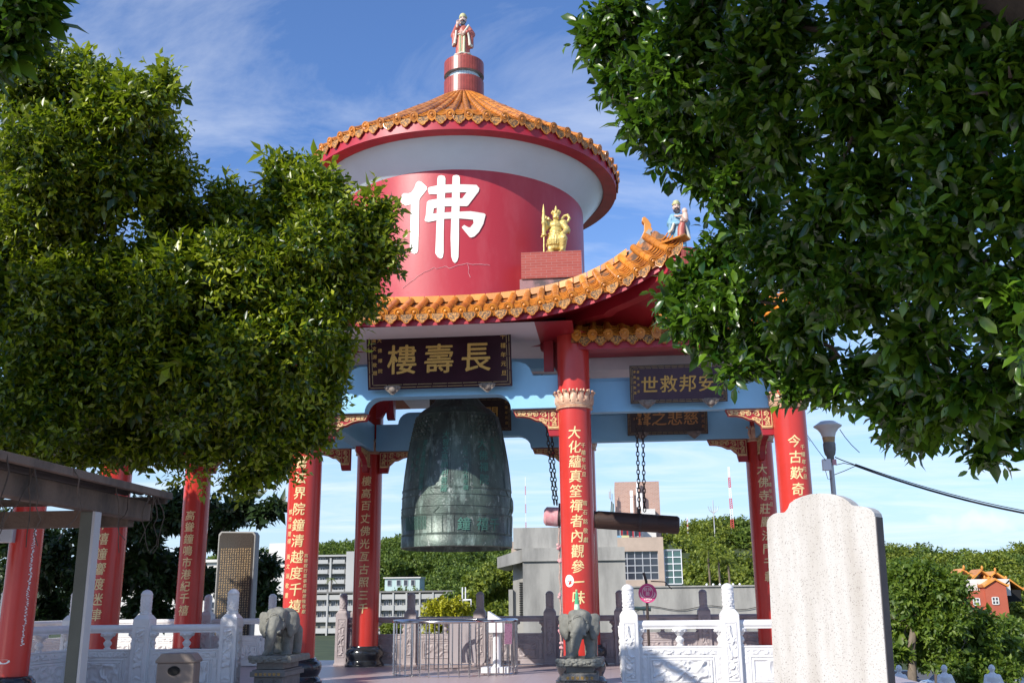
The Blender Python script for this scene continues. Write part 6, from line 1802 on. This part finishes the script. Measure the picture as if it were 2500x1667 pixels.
S6 = [(-8.3, -9.7, 5.7, .95), (-12.6, -.5, 7.2, 1.8), (-11.6, .6, 5.4, 1.4), (-8.5, -7.6, 4.2, 1.2), (-9.2, -7.0, 4.6, 1.4), (-8.2, -8.2, 4.0, 1.0), (-10, -5.6, 5.4, 1.4), (-8.8, -9.2, 4.8, 1.2), (-9.8, -8.2, 5.8, 1.4), (-7.6, -9.4, 3.8, .8), (-8.4, -6.6, 3.2, .8), (-10.8, -4.4, 6.8, 1.4), (-11.6, -3.6, 5.2, 1.5), (-12.2, -5.8, 6.4, 1.9), (-11.0, -4.8, 5.6, 1.3), (-13.4, -6.8, 5.8, 1.8), (-12.0, -7.4, 5.0, 1.5), (-11.4, -5.9, 7.6, 1.2), (-10.6, -6.8, 4.6, 1.0), (-13, -4.6, 7, 1.5)]
foliage('crown', S6, 230, .24, .55, 8, .5, 19, M_['leaf_m'], T6, LEAF5, inner=.2)
limbs('trunk', [(-12.4, -6.0, 0), (-12.3, -6, 2), (-12.2, -5.9, 4), (-12.1, -5.9, 5.8)], S6, .24, 26, M_['bark'], T6)
T7 = thing('added_shade_tree', 'unseen tall tree added far left of the pavilion to shade the trees behind its left bay', 'tree', (-19.5, 2.5, 0))  # another out-of-view tree, added to darken the trees behind the left bay
S7 = [(-19, 2.5, 9, 3), (-17.5, 4, 7, 2.2), (-20.5, 1, 7.5, 2.6), (-18.5, .5, 5.5, 2), (-17, 2.5, 10.5, 2)]
foliage('crown', S7, 100, .4, .55, 8, .8, 20, M_['leaf_m'], T7, LEAF5, inner=.3)
limbs('trunk', [(-19.5, 2.5, 0), (-19.4, 2.5, 3), (-19.2, 2.5, 6), (-19, 2.5, 8.5)], S7, .35, 27, M_['bark'], T7)

# ------------------------------------------------------------------ hills, woods and buildings behind
def hill(name, ridge, y0, y1, y2, base, seed, mat_):
    """smooth hill: rises from y0 to the ridge line (x, z) at y1 and falls to y2"""
    xs = [p[0] for p in ridge]
    mb = MB()
    def h(x):
        if x <= xs[0] or x >= xs[-1]: return base
        return float(np.interp(x, xs, [p[1] for p in ridge]))
    def f(u, v):
        x = xs[0] + (xs[-1] - xs[0]) * u
        if v < .6:
            t = v / .6; y = y0 + (y1 - y0) * t; k = sin(t * pi / 2) ** 1.1
        else:
            t = (v - .6) / .4; y = y1 + (y2 - y1) * t; k = cos(t * pi / 2)
        return Vector((x, y, base + (h(x) - base) * k + noise.noise(Vector((x * .05, y * .05, seed))) * 1.2 * k))
    mb.grid(f, 60, 24)
    return kind(mb.build(name, mat_, fix=False), 'structure'), f
GZ = -6.5
H1, f1 = hill('hill', [(-255.0, 8.7), (-153.4, 17.6), (-133.1, 20.2), (-115.3, 21.4), (-107.7, 20.2), (-96.2, 22.7), (-86.1, 24.6), (-74.7, 24.0), (-60.7, 21.4), (-42.9, 19.5), (-16.2, 15.7), (9.2, 10.0), (37.1, -6)], 306, 425, 560, GZ, 1, M_['earth'])
H2, f2 = hill('hill', [(-30, -5), (0, 9), (15, 16), (22, 16.5), (30, 17), (35, 16.5), (38, 15), (41, 13.5), (47, 9.5), (60, 7.5), (69, 9.5), (76, 9.5), (84, 8.5), (89, 7.5), (94, 6.4), (98, 7.2), (104, 9), (115, 11), (160, 14)], 105, 230, 330, GZ, 2, M_['earth'])
def wood(name, f, n, ur, vr, rmin, rmax, dens, L, seed, mat_):
    r = random.Random(seed); bl = []
    for i in range(n):
        u, v = r.uniform(*ur), r.uniform(*vr)
        p = f(u, v); q = r.uniform(rmin, rmax)
        bl.append((p.x, p.y, p.z + q * .55, q))
        for k in range(3):
            a = r.uniform(0, 6.28)
            bl.append((p.x + q * .6 * cos(a), p.y + q * .6 * sin(a), p.z + q * (.4 + .5 * r.random()), q * r.uniform(.4, .65)))
    return kind(foliage(name, bl, dens, L, .7, 5, L * 1.2, seed, mat_, None, LEAF5, inner=.0, lo=.8, squash=.85, up=.3, raw=True), 'stuff')
M_['leaf_f2'] = leaf_mat('forest_leaves_light', (0.075, 0.115, 0.012), (0.235, 0.270, 0.024), (0.22, 0.28, 0.02), 0.6, 0.25)
wood('wooded_hillside', f1, 560, (.22, .99), (.02, .66), 3.0, 5.8, 1.9, 1.1, 31, M_['leaf_f'])
wood('wooded_hillside', f2, 520, (.10, .98), (.12, .66), 1.5, 3.2, 5.0, .62, 32, M_['leaf_f2'])
wood('wooded_hillside', f2, 200, (.30, .95), (.15, .66), 1.6, 3.4, 4.5, .62, 33, M_['leaf_f'])

def tree(label, x, y, z0, blobs, mat_, L, dens, seed, name='tree', r0=.2, group=None, bark='bark', per=6, inner=.15):
    T = thing(name, label, 'tree', (x, y, z0), group)
    foliage('crown', blobs, dens, L, .6, per, L * 1.6, seed, mat_, T, LEAF5, inner=inner, lo=.55, squash=.85)
    zt = sum(b[2] for b in blobs) / len(blobs)
    limbs('trunk', [(x, y, z0), (x + .1, y, z0 + (zt - z0) * .5), (x, y, zt)], blobs[:8], r0, seed, M_[bark], T)
    return T
def lump(x, y, z, R, n, seed, flat=.7):
    r = random.Random(seed)
    return [(x, y, z, R * .6)] + [(x + R * .75 * cos(a) * r.uniform(.5, 1), y + R * .75 * sin(a) * r.uniform(.5, 1), z + R * flat * r.uniform(-.6, .75), R * r.uniform(.3, .5)) for a in [2 * pi * k / n + r.uniform(-.3, .3) for k in range(n)]]
tree('bright yellow green shrub tree seen between the posts behind the round bell rail', -7.0, 45, -6, lump(-7.1, 45, .7, 2.0, 10, 1, .55), M_['leaf_y'], .24, 34, 41, 'yellow_shrub')
tree('small round green tree right of the red rear column, before the long grey building', -11.6, 50, -6, lump(-11.7, 50, -.1, 1.1, 8, 2), M_['leaf_f2'], .26, 30, 42)
tree('light green tree standing against the left side of the grey concrete block', -5.6, 60, -6.4, lump(-5.6, 60, 2.6, 3.0, 12, 3) + lump(-3.9, 55, .4, 2.0, 8, 4), M_['leaf_f2'], .34, 18, 43)
tree('tall dark green tree behind the yellow green shrub', -9.6, 75, -6.4, lump(-9.4, 75, 2.4, 2.6, 10, 5), M_['leaf_f'], .36, 16, 44)
tree('leafy tree behind the white stele, on the slope left of the red roofed temple', 28, 60, -6.4, lump(26.4, 60, 1.2, 2.6, 12, 6) + lump(30.5, 62, -.6, 2.0, 8, 7), M_['leaf_f'], .36, 16, 45)
tree('rounded green tree below the red roofed temple near the right edge', 37.5, 66, -6.4, lump(38, 66, -2.6, 2.6, 12, 8) + lump(33.6, 60, -2.6, 2.0, 8, 9), M_['leaf_f2'], .36, 16, 46)
tree('bright green tree top rising above the temple roofs at the right edge', 92, 200, -2, lump(90, 200, 8.3, 5.2, 14, 10) + lump(98, 202, 8.8, 4.4, 10, 11), M_['leaf_f2'], .62, 8, 47)
tree('low bush at the car park, hiding the front of the silver car', 20.6, 30, -5.4, lump(20.6, 30, -2.2, 1.0, 8, 12), M_['leaf_m'], .24, 34, 48, 'bush', .06)
def palm(x, y, z0, h, label, seed):
    P = thing('palm_tree', label, 'palm', (x, y, z0), 'slender palms before the wooded hill')
    mb = MB(); mb.tube([(x, y, z0), (x + .1, y, z0 + h * .5), (x, y, z0 + h)], [.16, .12, .10], 8); mb.build('trunk', M_['bark_light'], P)
    r = random.Random(seed); mb = MB()
    for k in range(15):
        a = 2 * pi * k / 15 + r.uniform(-.2, .2); el = r.uniform(-.2, 1.1); Lf = r.uniform(1.5, 2.0)
        pr = None
        for j in range(7):
            t = j / 6
            d = Lf * t
            p = Vector((x + cos(a) * d * cos(el * (1 - t * .4)), y + sin(a) * d * cos(el * (1 - t * .4)), z0 + h + d * sin(el) - 1.15 * t * t))
            if pr is not None:
                s = Vector((-sin(a), cos(a), 0))
                for q in range(3):
                    m_ = pr.lerp(p, q / 3)
                    for sg in (-1, 1):
                        tip = m_ + s * sg * .36 * (1 - .6 * t) + (p - pr).normalized() * .2 + Vector((0, 0, -.16))
                        mb.add([m_, m_ + (p - pr) * .25, tip], [(0, 1, 2)])
                mb.tube([pr, p], .02, 4, caps=False)
            pr = p
    mb.build('fronds', M_['leaf_f2'], P, fix=False)
palm(14.3, 88.6, GZ, 13.5, 'tallest of the slender palms before the wooded hill', 1)
palm(15.3, 88.0, GZ, 12.3, 'middle height slender palm with a drooping head before the wooded hill', 2)
palm(16.4, 88.8, GZ, 12.0, 'right hand slender palm with thin fronds before the wooded hill', 3)
palm(-76.8, 268, GZ, 15.5, 'distant palm in front of the grey apartment block balconies', 4)

def win(B, o, ux, w, h, nx, nz, glass='glass', frame='frame_grey', t=.09, un=None, depth=.12):
    """window: frame with mullions (part) and its pane (sub-part)"""
    o, ux = Vector(o), Vector(ux); un = un or Vector((ux.y, -ux.x, 0)); uz = Vector((0, 0, 1))
    mb = MB()
    for i in range(nx + 1):
        x = w * i / nx
        mb.prism([(x - t / 2, 0), (x + t / 2, 0), (x + t / 2, h), (x - t / 2, h)], o, ux, uz, un, .07)
    for j in range(nz + 1):
        z = h * j / nz
        mb.prism([(t / 2, z - t / 2), (w - t / 2, z - t / 2), (w - t / 2, z + t / 2), (t / 2, z + t / 2)], o - un * .005, ux, uz, un, .07)
    f = mb.build('window', M_[frame], B)
    mb = MB(); q = o - un * .02
    mb.add([q, q + ux * w, q + ux * w + uz * h, q + uz * h], [(0, 1, 2, 3)])
    mb.build('pane', M_[glass], f, fix=False)
    return f
# grey concrete block
CB = thing('concrete_building', 'windowless grey stained concrete block with a jutting slab, behind the striking log', 'building', (0, 40, GZ))
mb = MB(); mb.span((-2.0, 38.6, 4.75), (4.2, 46, 5.98)); mb.build('upper_block', M_['concrete'], CB)
mb = MB(); mb.span((-1.42, 38.2, GZ), (4.6, 46, 3.98)); mb.span((-1.44, 38.1, 4.04), (4.6, 46, 4.75)); mb.span((-1.46, 38.05, 3.98), (4.62, 46, 4.04)); mb.build('main_wall', M_['concrete'], CB)
mb = MB(); mb.prism([(-2.95, 3.62), (-1.44, 3.95), (-1.44, 4.72), (-2.95, 4.25)], (0, 38.3, 0), (1, 0, 0), (0, 0, 1), (0, 1, 0), 6); mb.build('jutting_slab', M_['concrete'], CB)
mb = MB(); mb.span((-2.1, 39.2, GZ), (-1.44, 45, 3.9)); mb.span((-2.35, 39.0, GZ), (-2.1, 44, 2.4)); mb.build('side_wall', M_['concrete'], CB)
mb = MB()
for k in range(16): mb.span((-1.72, 39.12, .8 + k * .13), (-1.52, 39.2, .86 + k * .13))
mb.build('louvre', M_['black'], CB, fix=False)
# beige building with the large gridded window
TB = thing('beige_building', 'beige building with one large gridded window and a brick stair tower on its roof', 'building', (6, 85, GZ))
mb = MB(); Yb = 78.6
mb.span((2.5, Yb, 6.45), (9.05, 92, 7.8)); mb.span((2.5, Yb, 2.95), (3.2, 92, 6.45)); mb.span((8.5, Yb, 2.95), (9.05, 92, 6.45)); mb.span((3.2, Yb, 2.95), (8.5, 92, 3.72)); mb.span((-6, Yb + .6, GZ), (9.0, 92, 2.95)); mb.span((-6, Yb + .4, 2.95), (2.5, 92, 7.6))
mb.build('cladding', M_['beige'], TB)
win(TB, (3.2, Yb + .35, 3.72), (1, 0, 0), 5.3, 2.73, 7, 4)
mb = MB(); mb.span((3.3, Yb + .8, 3.72), (8.4, Yb + 1.0, 6.4)); mb.build('dark_room', M_['glass'], TB)
mb = MB()
for k in range(5): mb.span((6.0 + k * .45, Yb + .42, 4.3), (6.04 + k * .45, Yb + .46, 4.5))
mb.span((7.2, Yb + .40, 4.22), (8.3, Yb + .48, 4.28)); mb.span((3.3, Yb + .4, 4.0), (4.0, Yb + .48, 4.2)); mb.build('white_tables', M_['white_metal'], TB)
mb = MB(); mb.span((2.7, Yb + 1.2, 7.8), (7.2, 90, 9.0)); mb.build('roof_room', M_['offwhite'], TB)
win(TB, (2.8, Yb + 1.15, 7.95), (1, 0, 0), 4.2, .72, 6, 1, t=.07)
mb = MB()
for x in (2.75, 5.0, 5.55, 6.1, 6.75): mb.span((x, Yb + .7, 7.8), (x + .14, Yb + .84, 9.1))
mb.build('red_post', M_['red_wood'], TB)
for x, m in ((3.15, 'white_metal'), (4.25, 'st_blue'), (5.0, 'st_yellow')):
    mb = MB(); mb.span((x, Yb + .3, 7.82), (x + .75, Yb + .36, 8.02)); mb.build('colour_panel', M_[m], TB)
M_['brick'] = brick_mat('pinkish_brick', (0.42, 0.25, 0.19), (0.36, 0.21, 0.16), (0.46, 0.38, 0.33), .35, .13, .012, .85, rot=(pi / 2, 0, 0))
mb = MB(); mb.span((4.55, 84, 7.8), (9.2, 92, 13.9)); mb.build('brick_tower', M_['brick'], TB)
mb = MB(); mb.span((7.2, 82.5, 7.8), (8.6, 84, 10.9)); mb.build('roof_tank_room', M_['offwhite'], TB)
mb = MB()
for x, z0, z1, w in ((6.1, 10.6, 12.2, .28), (6.1, 12.3, 12.9, .3), (6.75, 11.2, 13.2, .22), (6.8, 13.1, 13.9, .2), (7.15, 10.9, 12.6, .22)):
    mb.span((x, 83.2, z0), (x + w, 83.5, z1))
mb.tube([(6.3, 83.4, 7.8), (6.3, 83.4, 12.9)], .05, 6); mb.tube([(6.95, 83.4, 7.8), (6.95, 83.4, 13.6)], .05, 6)
mb.build('antenna_panel', M_['white_metal'], TB)
mb = MB(); mb.tube([(4.1, 83, 7.8), (4.1, 83, 13.1)], .04, 6); mb.tube([(4.3, 83, 7.8), (4.25, 83, 12.6)], .03, 6); mb.span((3.9, 82.8, 12.1), (4.12, 83, 12.8)); mb.build('antenna_pole', M_['frame_grey'], TB)
mb = MB(); mb.prism([(3.95, 10.3), (4.35, 10.2), (4.4, 11.5), (4.1, 11.9)], (0, 83.1, 0), (1, 0, 0), (0, 0, 1), (0, 1, 0), .3); mb.build('green_net', M_['verdigris'], TB)
GA = thing('glass_annex', 'greenish glass annex with white mullions on the right of the beige building', 'building', (9.9, 82, GZ))
mb = MB(); mb.span((9.15, 79.2, GZ), (10.75, 88, 6.45)); mb.build('core', M_['glass_green'], GA)
win(GA, (9.12, 79.1, 3.3), (1, 0, 0), 1.65, 3.2, 2, 5, 'glass_green', 'white_metal', t=.08)
mb = MB(); mb.span((9.05, 79.0, 6.5), (10.85, 88, 6.62)); mb.build('roof_edge', M_['frame_grey'], GA)
# long concrete retaining wall
RW = thing('concrete_wall', 'long grey stained concrete wall behind the right bay balustrade', 'wall', (10, 38.6, GZ))
mb = MB(); mb.span((4.9, 38.6, GZ), (14.2, 39.0, 2.42)); mb.span((4.9, 38.5, 2.42), (14.2, 39.1, 2.5)); mb.build('wall_face', M_['concrete'], RW)
mb = MB(); mb.span((4.95, 37.6, GZ), (14, 38.6, .38)); mb.span((4.95, 37.5, .38), (14, 38.62, .46)); mb.build('lower_step', M_['concrete'], RW)
mb = MB()
for k in range(6):
    mb.lathe((9.3 + k * .38, 38.8, 2.5), [(.05, 0), (.07, .04), (.05, .1), (.0, .12)], 8)
mb.build('white_knob', M_['white_metal'], RW, fix=False)
mb = MB(); mb.tube([(5.0, 38.45, 1.2)] + [Vector((5.0 + .5 * k, 38.5, 1.25 + .12 * sin(k * .9))) for k in range(1, 16)], .02, 5); mb.build('surface_cable', M_['wire'], RW)
# apartment block and long school-like building, far left
M_['apt_pale'] = mat('grey_white_render', (0.40, 0.40, 0.385), .8, .1, .1)
M_['apt_grey'] = mat('mid_grey_render', (0.20, 0.20, 0.195), .8, .1, .1)
AP = thing('apartment_block', 'grey apartment block with stacked white balconies, between the two left red columns', 'building', (-79, 285, GZ))
mb = MB(); mb.span((-110, 279.5, GZ), (-73, 300, 16.2)); mb.build('wall', M_['apt_grey'], AP)
mb = MB(); mb.span((-112, 277.5, 15.9), (-74, 300, 16.4)); mb.span((-75.0, 277.0, GZ), (-72.6, 300, 17.3)); mb.build('roof_slab', M_['apt_pale'], AP)
mb = MB()
for fl in range(7):
    z = 14.0 - fl * 2.95
    for x in (-90.5, -84.4, -79.2):
        mb.span((x, 277.6, z - .2), (x + 3.6, 278, z + .95))
    mb.span((-92, 277.9, z - .35), (-75, 279.5, z - .1))
mb.build('balcony', M_['apt_pale'], AP)
mb = MB()
for x in (-86.0, -80.2): mb.span((x, 277.4, GZ), (x + .55, 278, 15.4))
mb.build('pillar', M_['apt_pale'], AP)
for fl in range(7):
    z = 14.0 - fl * 2.95
    for x in (-89.5, -85.2, -83.6, -79.4, -77.6):
        f = win(AP, (x, 279.45, z + .2), (1, 0, 0), 1.5, 1.5, 2, 1, t=.1)
LB = thing('long_building', 'long low pale building with a dark flat roof edge behind the rear balustrade', 'building', (-62, 262, GZ))
mb = MB(); mb.span((-83, 260.5, GZ), (-40, 272, 5.0)); mb.build('wall', M_['stone_grey'], LB)
mb = MB(); mb.span((-83.5, 258.8, 4.9), (-39.6, 272, 5.35)); mb.build('roof_edge', M_['stone_dark'], LB)
mb = MB()
for fl in range(4):
    z = 3.1 - fl * 3.0
    mb.span((-83, 259.2, z), (-40, 260.5, z + 1.35))
for k in range(12):
    mb.span((-83 + k * 3.75, 258.9, GZ), (-82.55 + k * 3.75, 259.2, 4.9))
mb.build('parapet', M_['apt_pale'], LB)
for fl in range(2):
    for k in range(22):
        win(LB, (-82.2 + k * 1.9, 260.4, 1.5 - fl * 3.0), (1, 0, 0), 1.3, 1.35, 2, 1, t=.1)
BH = thing('pale_house', 'low pale turquoise house with a flat roof among the trees on the hill', 'house', (-58, 240, 5))
M_['turq'] = mat('pale_turquoise_render', (0.40, 0.52, 0.50), .8, .08, .5)
mb = MB(); mb.span((-61, 268, GZ), (-50.8, 276, 9.0)); mb.build('wall', M_['turq'], BH)
mb = MB(); mb.span((-61.4, 267.4, 9.0), (-50.4, 276, 9.3)); mb.build('roof', M_['offwhite'], BH)
for x in (-60.2, -57.5, -55.4, -53.3): win(BH, (x, 267.9, 6.9), (1, 0, 0), 1.1, 1.6, 1, 1, t=.12)
BLs = [(-66 + k * 2.1 + rnd.uniform(-.5, .5), 266 + rnd.uniform(-1, 3), 4.2 + rnd.uniform(-.6, 1.0) + (1.6 if k > 8 else 0), rnd.uniform(1.2, 2.0)) for k in range(15)] + [(-46 + k * 2.3, 280, 9 + rnd.uniform(-1, 2), 2.6) for k in range(6)]
kind(foliage('garden_trees', BLs, 3.0, .8, .7, 5, 1.0, 61, M_['leaf_f'], None, LEAF5, inner=0, lo=.7, squash=.85, raw=True), 'stuff')
# pale block left
WB2 = thing('white_block', 'white stepped building half hidden by the dark tree, left of the front left red column', 'building', (-36, 92, GZ))
mb = MB(); mb.span((-52, 90, GZ), (-32.4, 100, 6.6)); mb.build('wall', M_['offwhite'], WB2)
mb = MB(); mb.span((-35.4, 92, 6.6), (-33.2, 98, 8.6)); mb.span((-37.2, 91, 6.6), (-35.4, 98, 7.5)); mb.span((-52.3, 89.6, 6.45), (-32.2, 100, 6.75)); mb.build('roof_block', M_['offwhite'], WB2)
for x in (-50, -47.5, -44, -41, -38.2, -36.4):
    for z in (3.6, .6): win(WB2, (x, 89.95, z), (1, 0, 0), 1.4, 1.5, 2, 2, t=.09)
# temple at the right
TP = thing('temple', 'red walled temple with several orange tiled roofs on the far right slope', 'temple', (54, 124, 0))
def gable(mb, x0, x1, y0, y1, z, h, over=.35, sweep=.25):
    xm = (x0 + x1) / 2
    pr = [(x0 - over, z - .1 + sweep), (x0 - over * .4, z + .0), ((x0 + xm) / 2, z + h * .48), (xm, z + h), ((x1 + xm) / 2, z + h * .48), (x1 + over * .4, z), (x1 + over, z - .1 + sweep), (x1 + over * .3, z - .25), (xm, z + h - .28), (x0 - over * .3, z - .25)]
    mb.prism(pr, (0, y0, 0), (1, 0, 0), (0, 0, 1), (0, 1, 0), y1 - y0)
mb = MB()
mb.span((53.6, 120, -1), (56.3, 128, 3.2)); mb.prism([(53.6, 3.2), (56.3, 3.2), (54.95, 4.1)], (0, 120, 0), (1, 0, 0), (0, 0, 1), (0, 1, 0), 8)
mb.span((51.6, 120.4, -1), (53.6, 128, 2.7)); mb.build('red_wall', mat('temple_red_wall', (0.42, 0.10, 0.055), .8, .1, .5), TP)
mb = MB(); mb.span((50.6, 122, 2.0), (57.6, 130, 4.2)); mb.span((51.2, 121.6, 2.6), (53.2, 122, 3.8)); mb.build('white_wall', M_['offwhite'], TP)
mb = MB()
gable(mb, 53.5, 56.4, 119.7, 128.2, 3.35, .95); gable(mb, 56.2, 59.2, 122.0, 129, 2.9, 1.3)
for x0, x1, z, h in ((49.8, 52.6, 4.0, .9), (51.2, 53.4, 4.7, 1.0), (53.6, 55.8, 4.5, 1.1), (55.4, 57.6, 4.4, .9), (43.5, 46.5, 3.6, .9)):
    gable(mb, x0, x1, 123.5, 127.5, z, h)
mb.build('orange_roof', M_['ridge'], TP)
mb = MB()
for x, z in ((52.3, 5.75), (54.7, 5.65), (56.4, 5.35), (51.2, 4.95), (54.9, 4.35), (57.7, 4.25), (45, 4.5)):
    mb.ball((x, 123.3, z + .1), (.16, .16, .3), 8, 5)
mb.build('ridge_ornament', M_['ridge'], TP, fix=False)
mb = MB(); mb.span((56.5, 122.3, 1.2), (59.0, 129, 2.75)); mb.build('dark_porch', M_['black'], TP)
win(TP, (54.3, 119.95, .9), (1, 0, 0), .8, .9, 2, 2, frame='offwhite', t=.12); win(TP, (52.0, 120.35, .8), (1, 0, 0), .8, .9, 2, 2, frame='offwhite', t=.12)
# masts
M_['mast_red'] = mat('mast_red_paint', (0.55, 0.06, 0.06), .5, .05)
def mast(x, y, z0, z1, w, label, bands=True):
    T = thing('radio_mast', label, 'mast', (x, y, z0))
    n = 8
    for c in (0, 1):
        mb = MB()
        for k in range(c, n, 2):
            a, b = z0 + (z1 - z0) * k / n, z0 + (z1 - z0) * (k + 1) / n
            mb.tube([(x - w * (1 - k / n * .6), y, a), (x - w * (1 - (k + 1) / n * .6), y, b)], w * .25, 5); mb.tube([(x + w * (1 - k / n * .6), y, a), (x + w * (1 - (k + 1) / n * .6), y, b)], w * .25, 5)
            m_ = 5
            for j in range(m_):
                za, zb = a + (b - a) * j / m_, a + (b - a) * (j + 1) / m_
                mb.tube([(x - w * (1 - k / n * .6), y, za), (x + w * (1 - k / n * .6), y, zb)], w * .18, 4)
        mb.build('red_section' if c == 0 else 'white_section', M_['mast_red'] if c == 0 else M_['white_metal'], T, fix=False)
    return T
mast(28.1, 178.6, 11, 27.5, .32, 'tall red and white lattice mast on the right hand wooded hill')
mast(19.4, 178.6, 14, 17.8, .12, 'short thin red and white mast beyond the hill left of the antenna')
mast(-12.7, 180, 12, 26.5, .12, 'thin pale lattice mast rising right of the bell above the concrete block')
AN = thing('antenna', 'forked grey antenna on the wooded hill between the two red and white masts', 'antenna', (24.6, 178.6, 13))
mb = MB(); mb.tube([(24.6, 178.6, 12), (24.6, 178.6, 21)], .10, 6); mb.build('pole', M_['frame_grey'], AN)
mb = MB()
for dx in (-1.0, -.5, .5, 1.0): mb.tube([(24.6, 178.6, 18.4), (24.6 + dx * .8, 178.6, 19.0), (24.6 + dx, 178.6, 19.8)], .07, 5)
mb.build('arms', M_['frame_grey'], AN)
UP = thing('utility_pole', 'utility pole with insulators in front of the hill beside the right rear red column', 'pole', (17.6, 70, GZ))
mb = MB(); mb.tube([(17.7, 70, GZ), (17.7, 70, 6.0)], .09, 8); mb.tube([(17.4, 70, GZ), (17.4, 70, 4.4)], .06, 8); mb.build('pole', M_['frame_grey'], UP)
mb = MB()
for k in range(6): mb.ball((17.82, 70, 5.6 - k * .5), (.1, .08, .16), 6, 4)
mb.build('insulator', M_['white_metal'], UP, fix=False)
WF = thing('goal_frame', 'white steel frame standing in front of the trees, right of the yellow green shrub', 'frame', (-6.6, 50, GZ))
mb = MB(); mb.tube([(-6.72, 50, GZ), (-6.72, 50, 2.75)], .045, 6); mb.tube([(-6.50, 50, GZ), (-6.50, 50, 2.75)], .045, 6); mb.tube([(-7.05, 50, 1.85), (-6.1, 50, 1.88)], .06, 6); mb.tube([(-6.1, 50, 1.9), (-6.1, 50, 1.45), (-6.4, 50, 1.5), (-6.5, 50, 1.8)], .045, 6)
mb.build('posts', M_['white_metal'], WF, fix=False)
# cars in the car park
def car(label, x, y, z, rz, col, s=1.0):
    Cc = thing('parked_car', label, 'car', (x, y, z), 'cars parked at the right')
    M = Matrix.Translation((x, y, z)) @ Matrix.Rotation(rz, 4, 'Z')
    pm = mat('car_paint', col, .25, .02, 1.0, metal=.3, spec=.6, coat=.6)
    mb = MB(); mb.m = M
    side = [(-2.2, .35), (-2.25, .75), (-1.95, .95), (-1.15, 1.05), (1.6, 1.0), (2.2, .9), (2.28, .55), (2.2, .3)]
    mb.prism(side, (0, -.88, 0), (1, 0, 0), (0, 0, 1), (0, 1, 0), 1.76)
    mb.prism([(-1.35, 1.0), (-.55, 1.62), (1.35, 1.66), (2.0, 1.05), (1.6, .99)], (0, -.76, 0), (1, 0, 0), (0, 0, 1), (0, 1, 0), 1.52)
    mb.build('body', pm, Cc, bevel=.06)
    mb = MB(); mb.m = M
    for sy in (-.775, .765):
        mb.prism([(-1.05, 1.08), (-.48, 1.54), (.3, 1.56), (.3, 1.08)], (0, sy, 0), (1, 0, 0), (0, 0, 1), (0, 1, 0), .012); mb.prism([(.4, 1.08), (.4, 1.56), (1.2, 1.56), (1.6, 1.1)], (0, sy, 0), (1, 0, 0), (0, 0, 1), (0, 1, 0), .012)
    mb.prism([(-.62, 0), (.62, 0), (.55, .72), (-.55, .72)], M.inverted() @ (M @ Vector((-1.28, 0, 1.06))), (0, 1, 0), Vector((.62, 0, .50)).normalized(), Vector((-.5, 0, .62)).normalized(), .02)
    mb.build('windows', M_['glass'], Cc)
    for wx in (-1.4, 1.4):
        for wy in (-.80, .80):
            mb = MB(); mb.m = M
            mb.tube([(wx, wy - .1, .32), (wx, wy + .1, .32)], .32, 16); w = mb.build('wheel', M_['black'], Cc)
            mb = MB(); mb.m = M; mb.tube([(wx, wy - .115, .32), (wx, wy + .115, .32)], .19, 12); mb.build('rim', M_['steel'], w)
    for wy in (-.62, .62):
        mb = MB(); mb.m = M; mb.ball((-2.18, wy, .72), (.10, .2, .09), 8, 5); mb.build('headlight', M_['lamp_glass'], Cc, fix=False)
    return Cc
PK = MB(); PK.add([(15, 20, -5.8), (90, 20, -5.8), (90, 95, -5.8), (15, 95, -5.8)], [(0, 1, 2, 3)]); kind(PK.build('car_park', M_['asphalt'], fix=False), 'structure')
car('silver car at the right edge, partly behind a bush', 31.0, 67, -5.8, radians(20), (.42, .44, .46))
car('white car beside the silver one at the right edge', 33.6, 62, -5.8, radians(-62), (.72, .72, .72))
car('white car seen through the gap under the spreading tree', 24.2, 66, -5.8, radians(10), (.70, .70, .72))
car('dark blue car behind the spreading tree trunk', 27.2, 69, -5.8, radians(15), (.04, .06, .12))
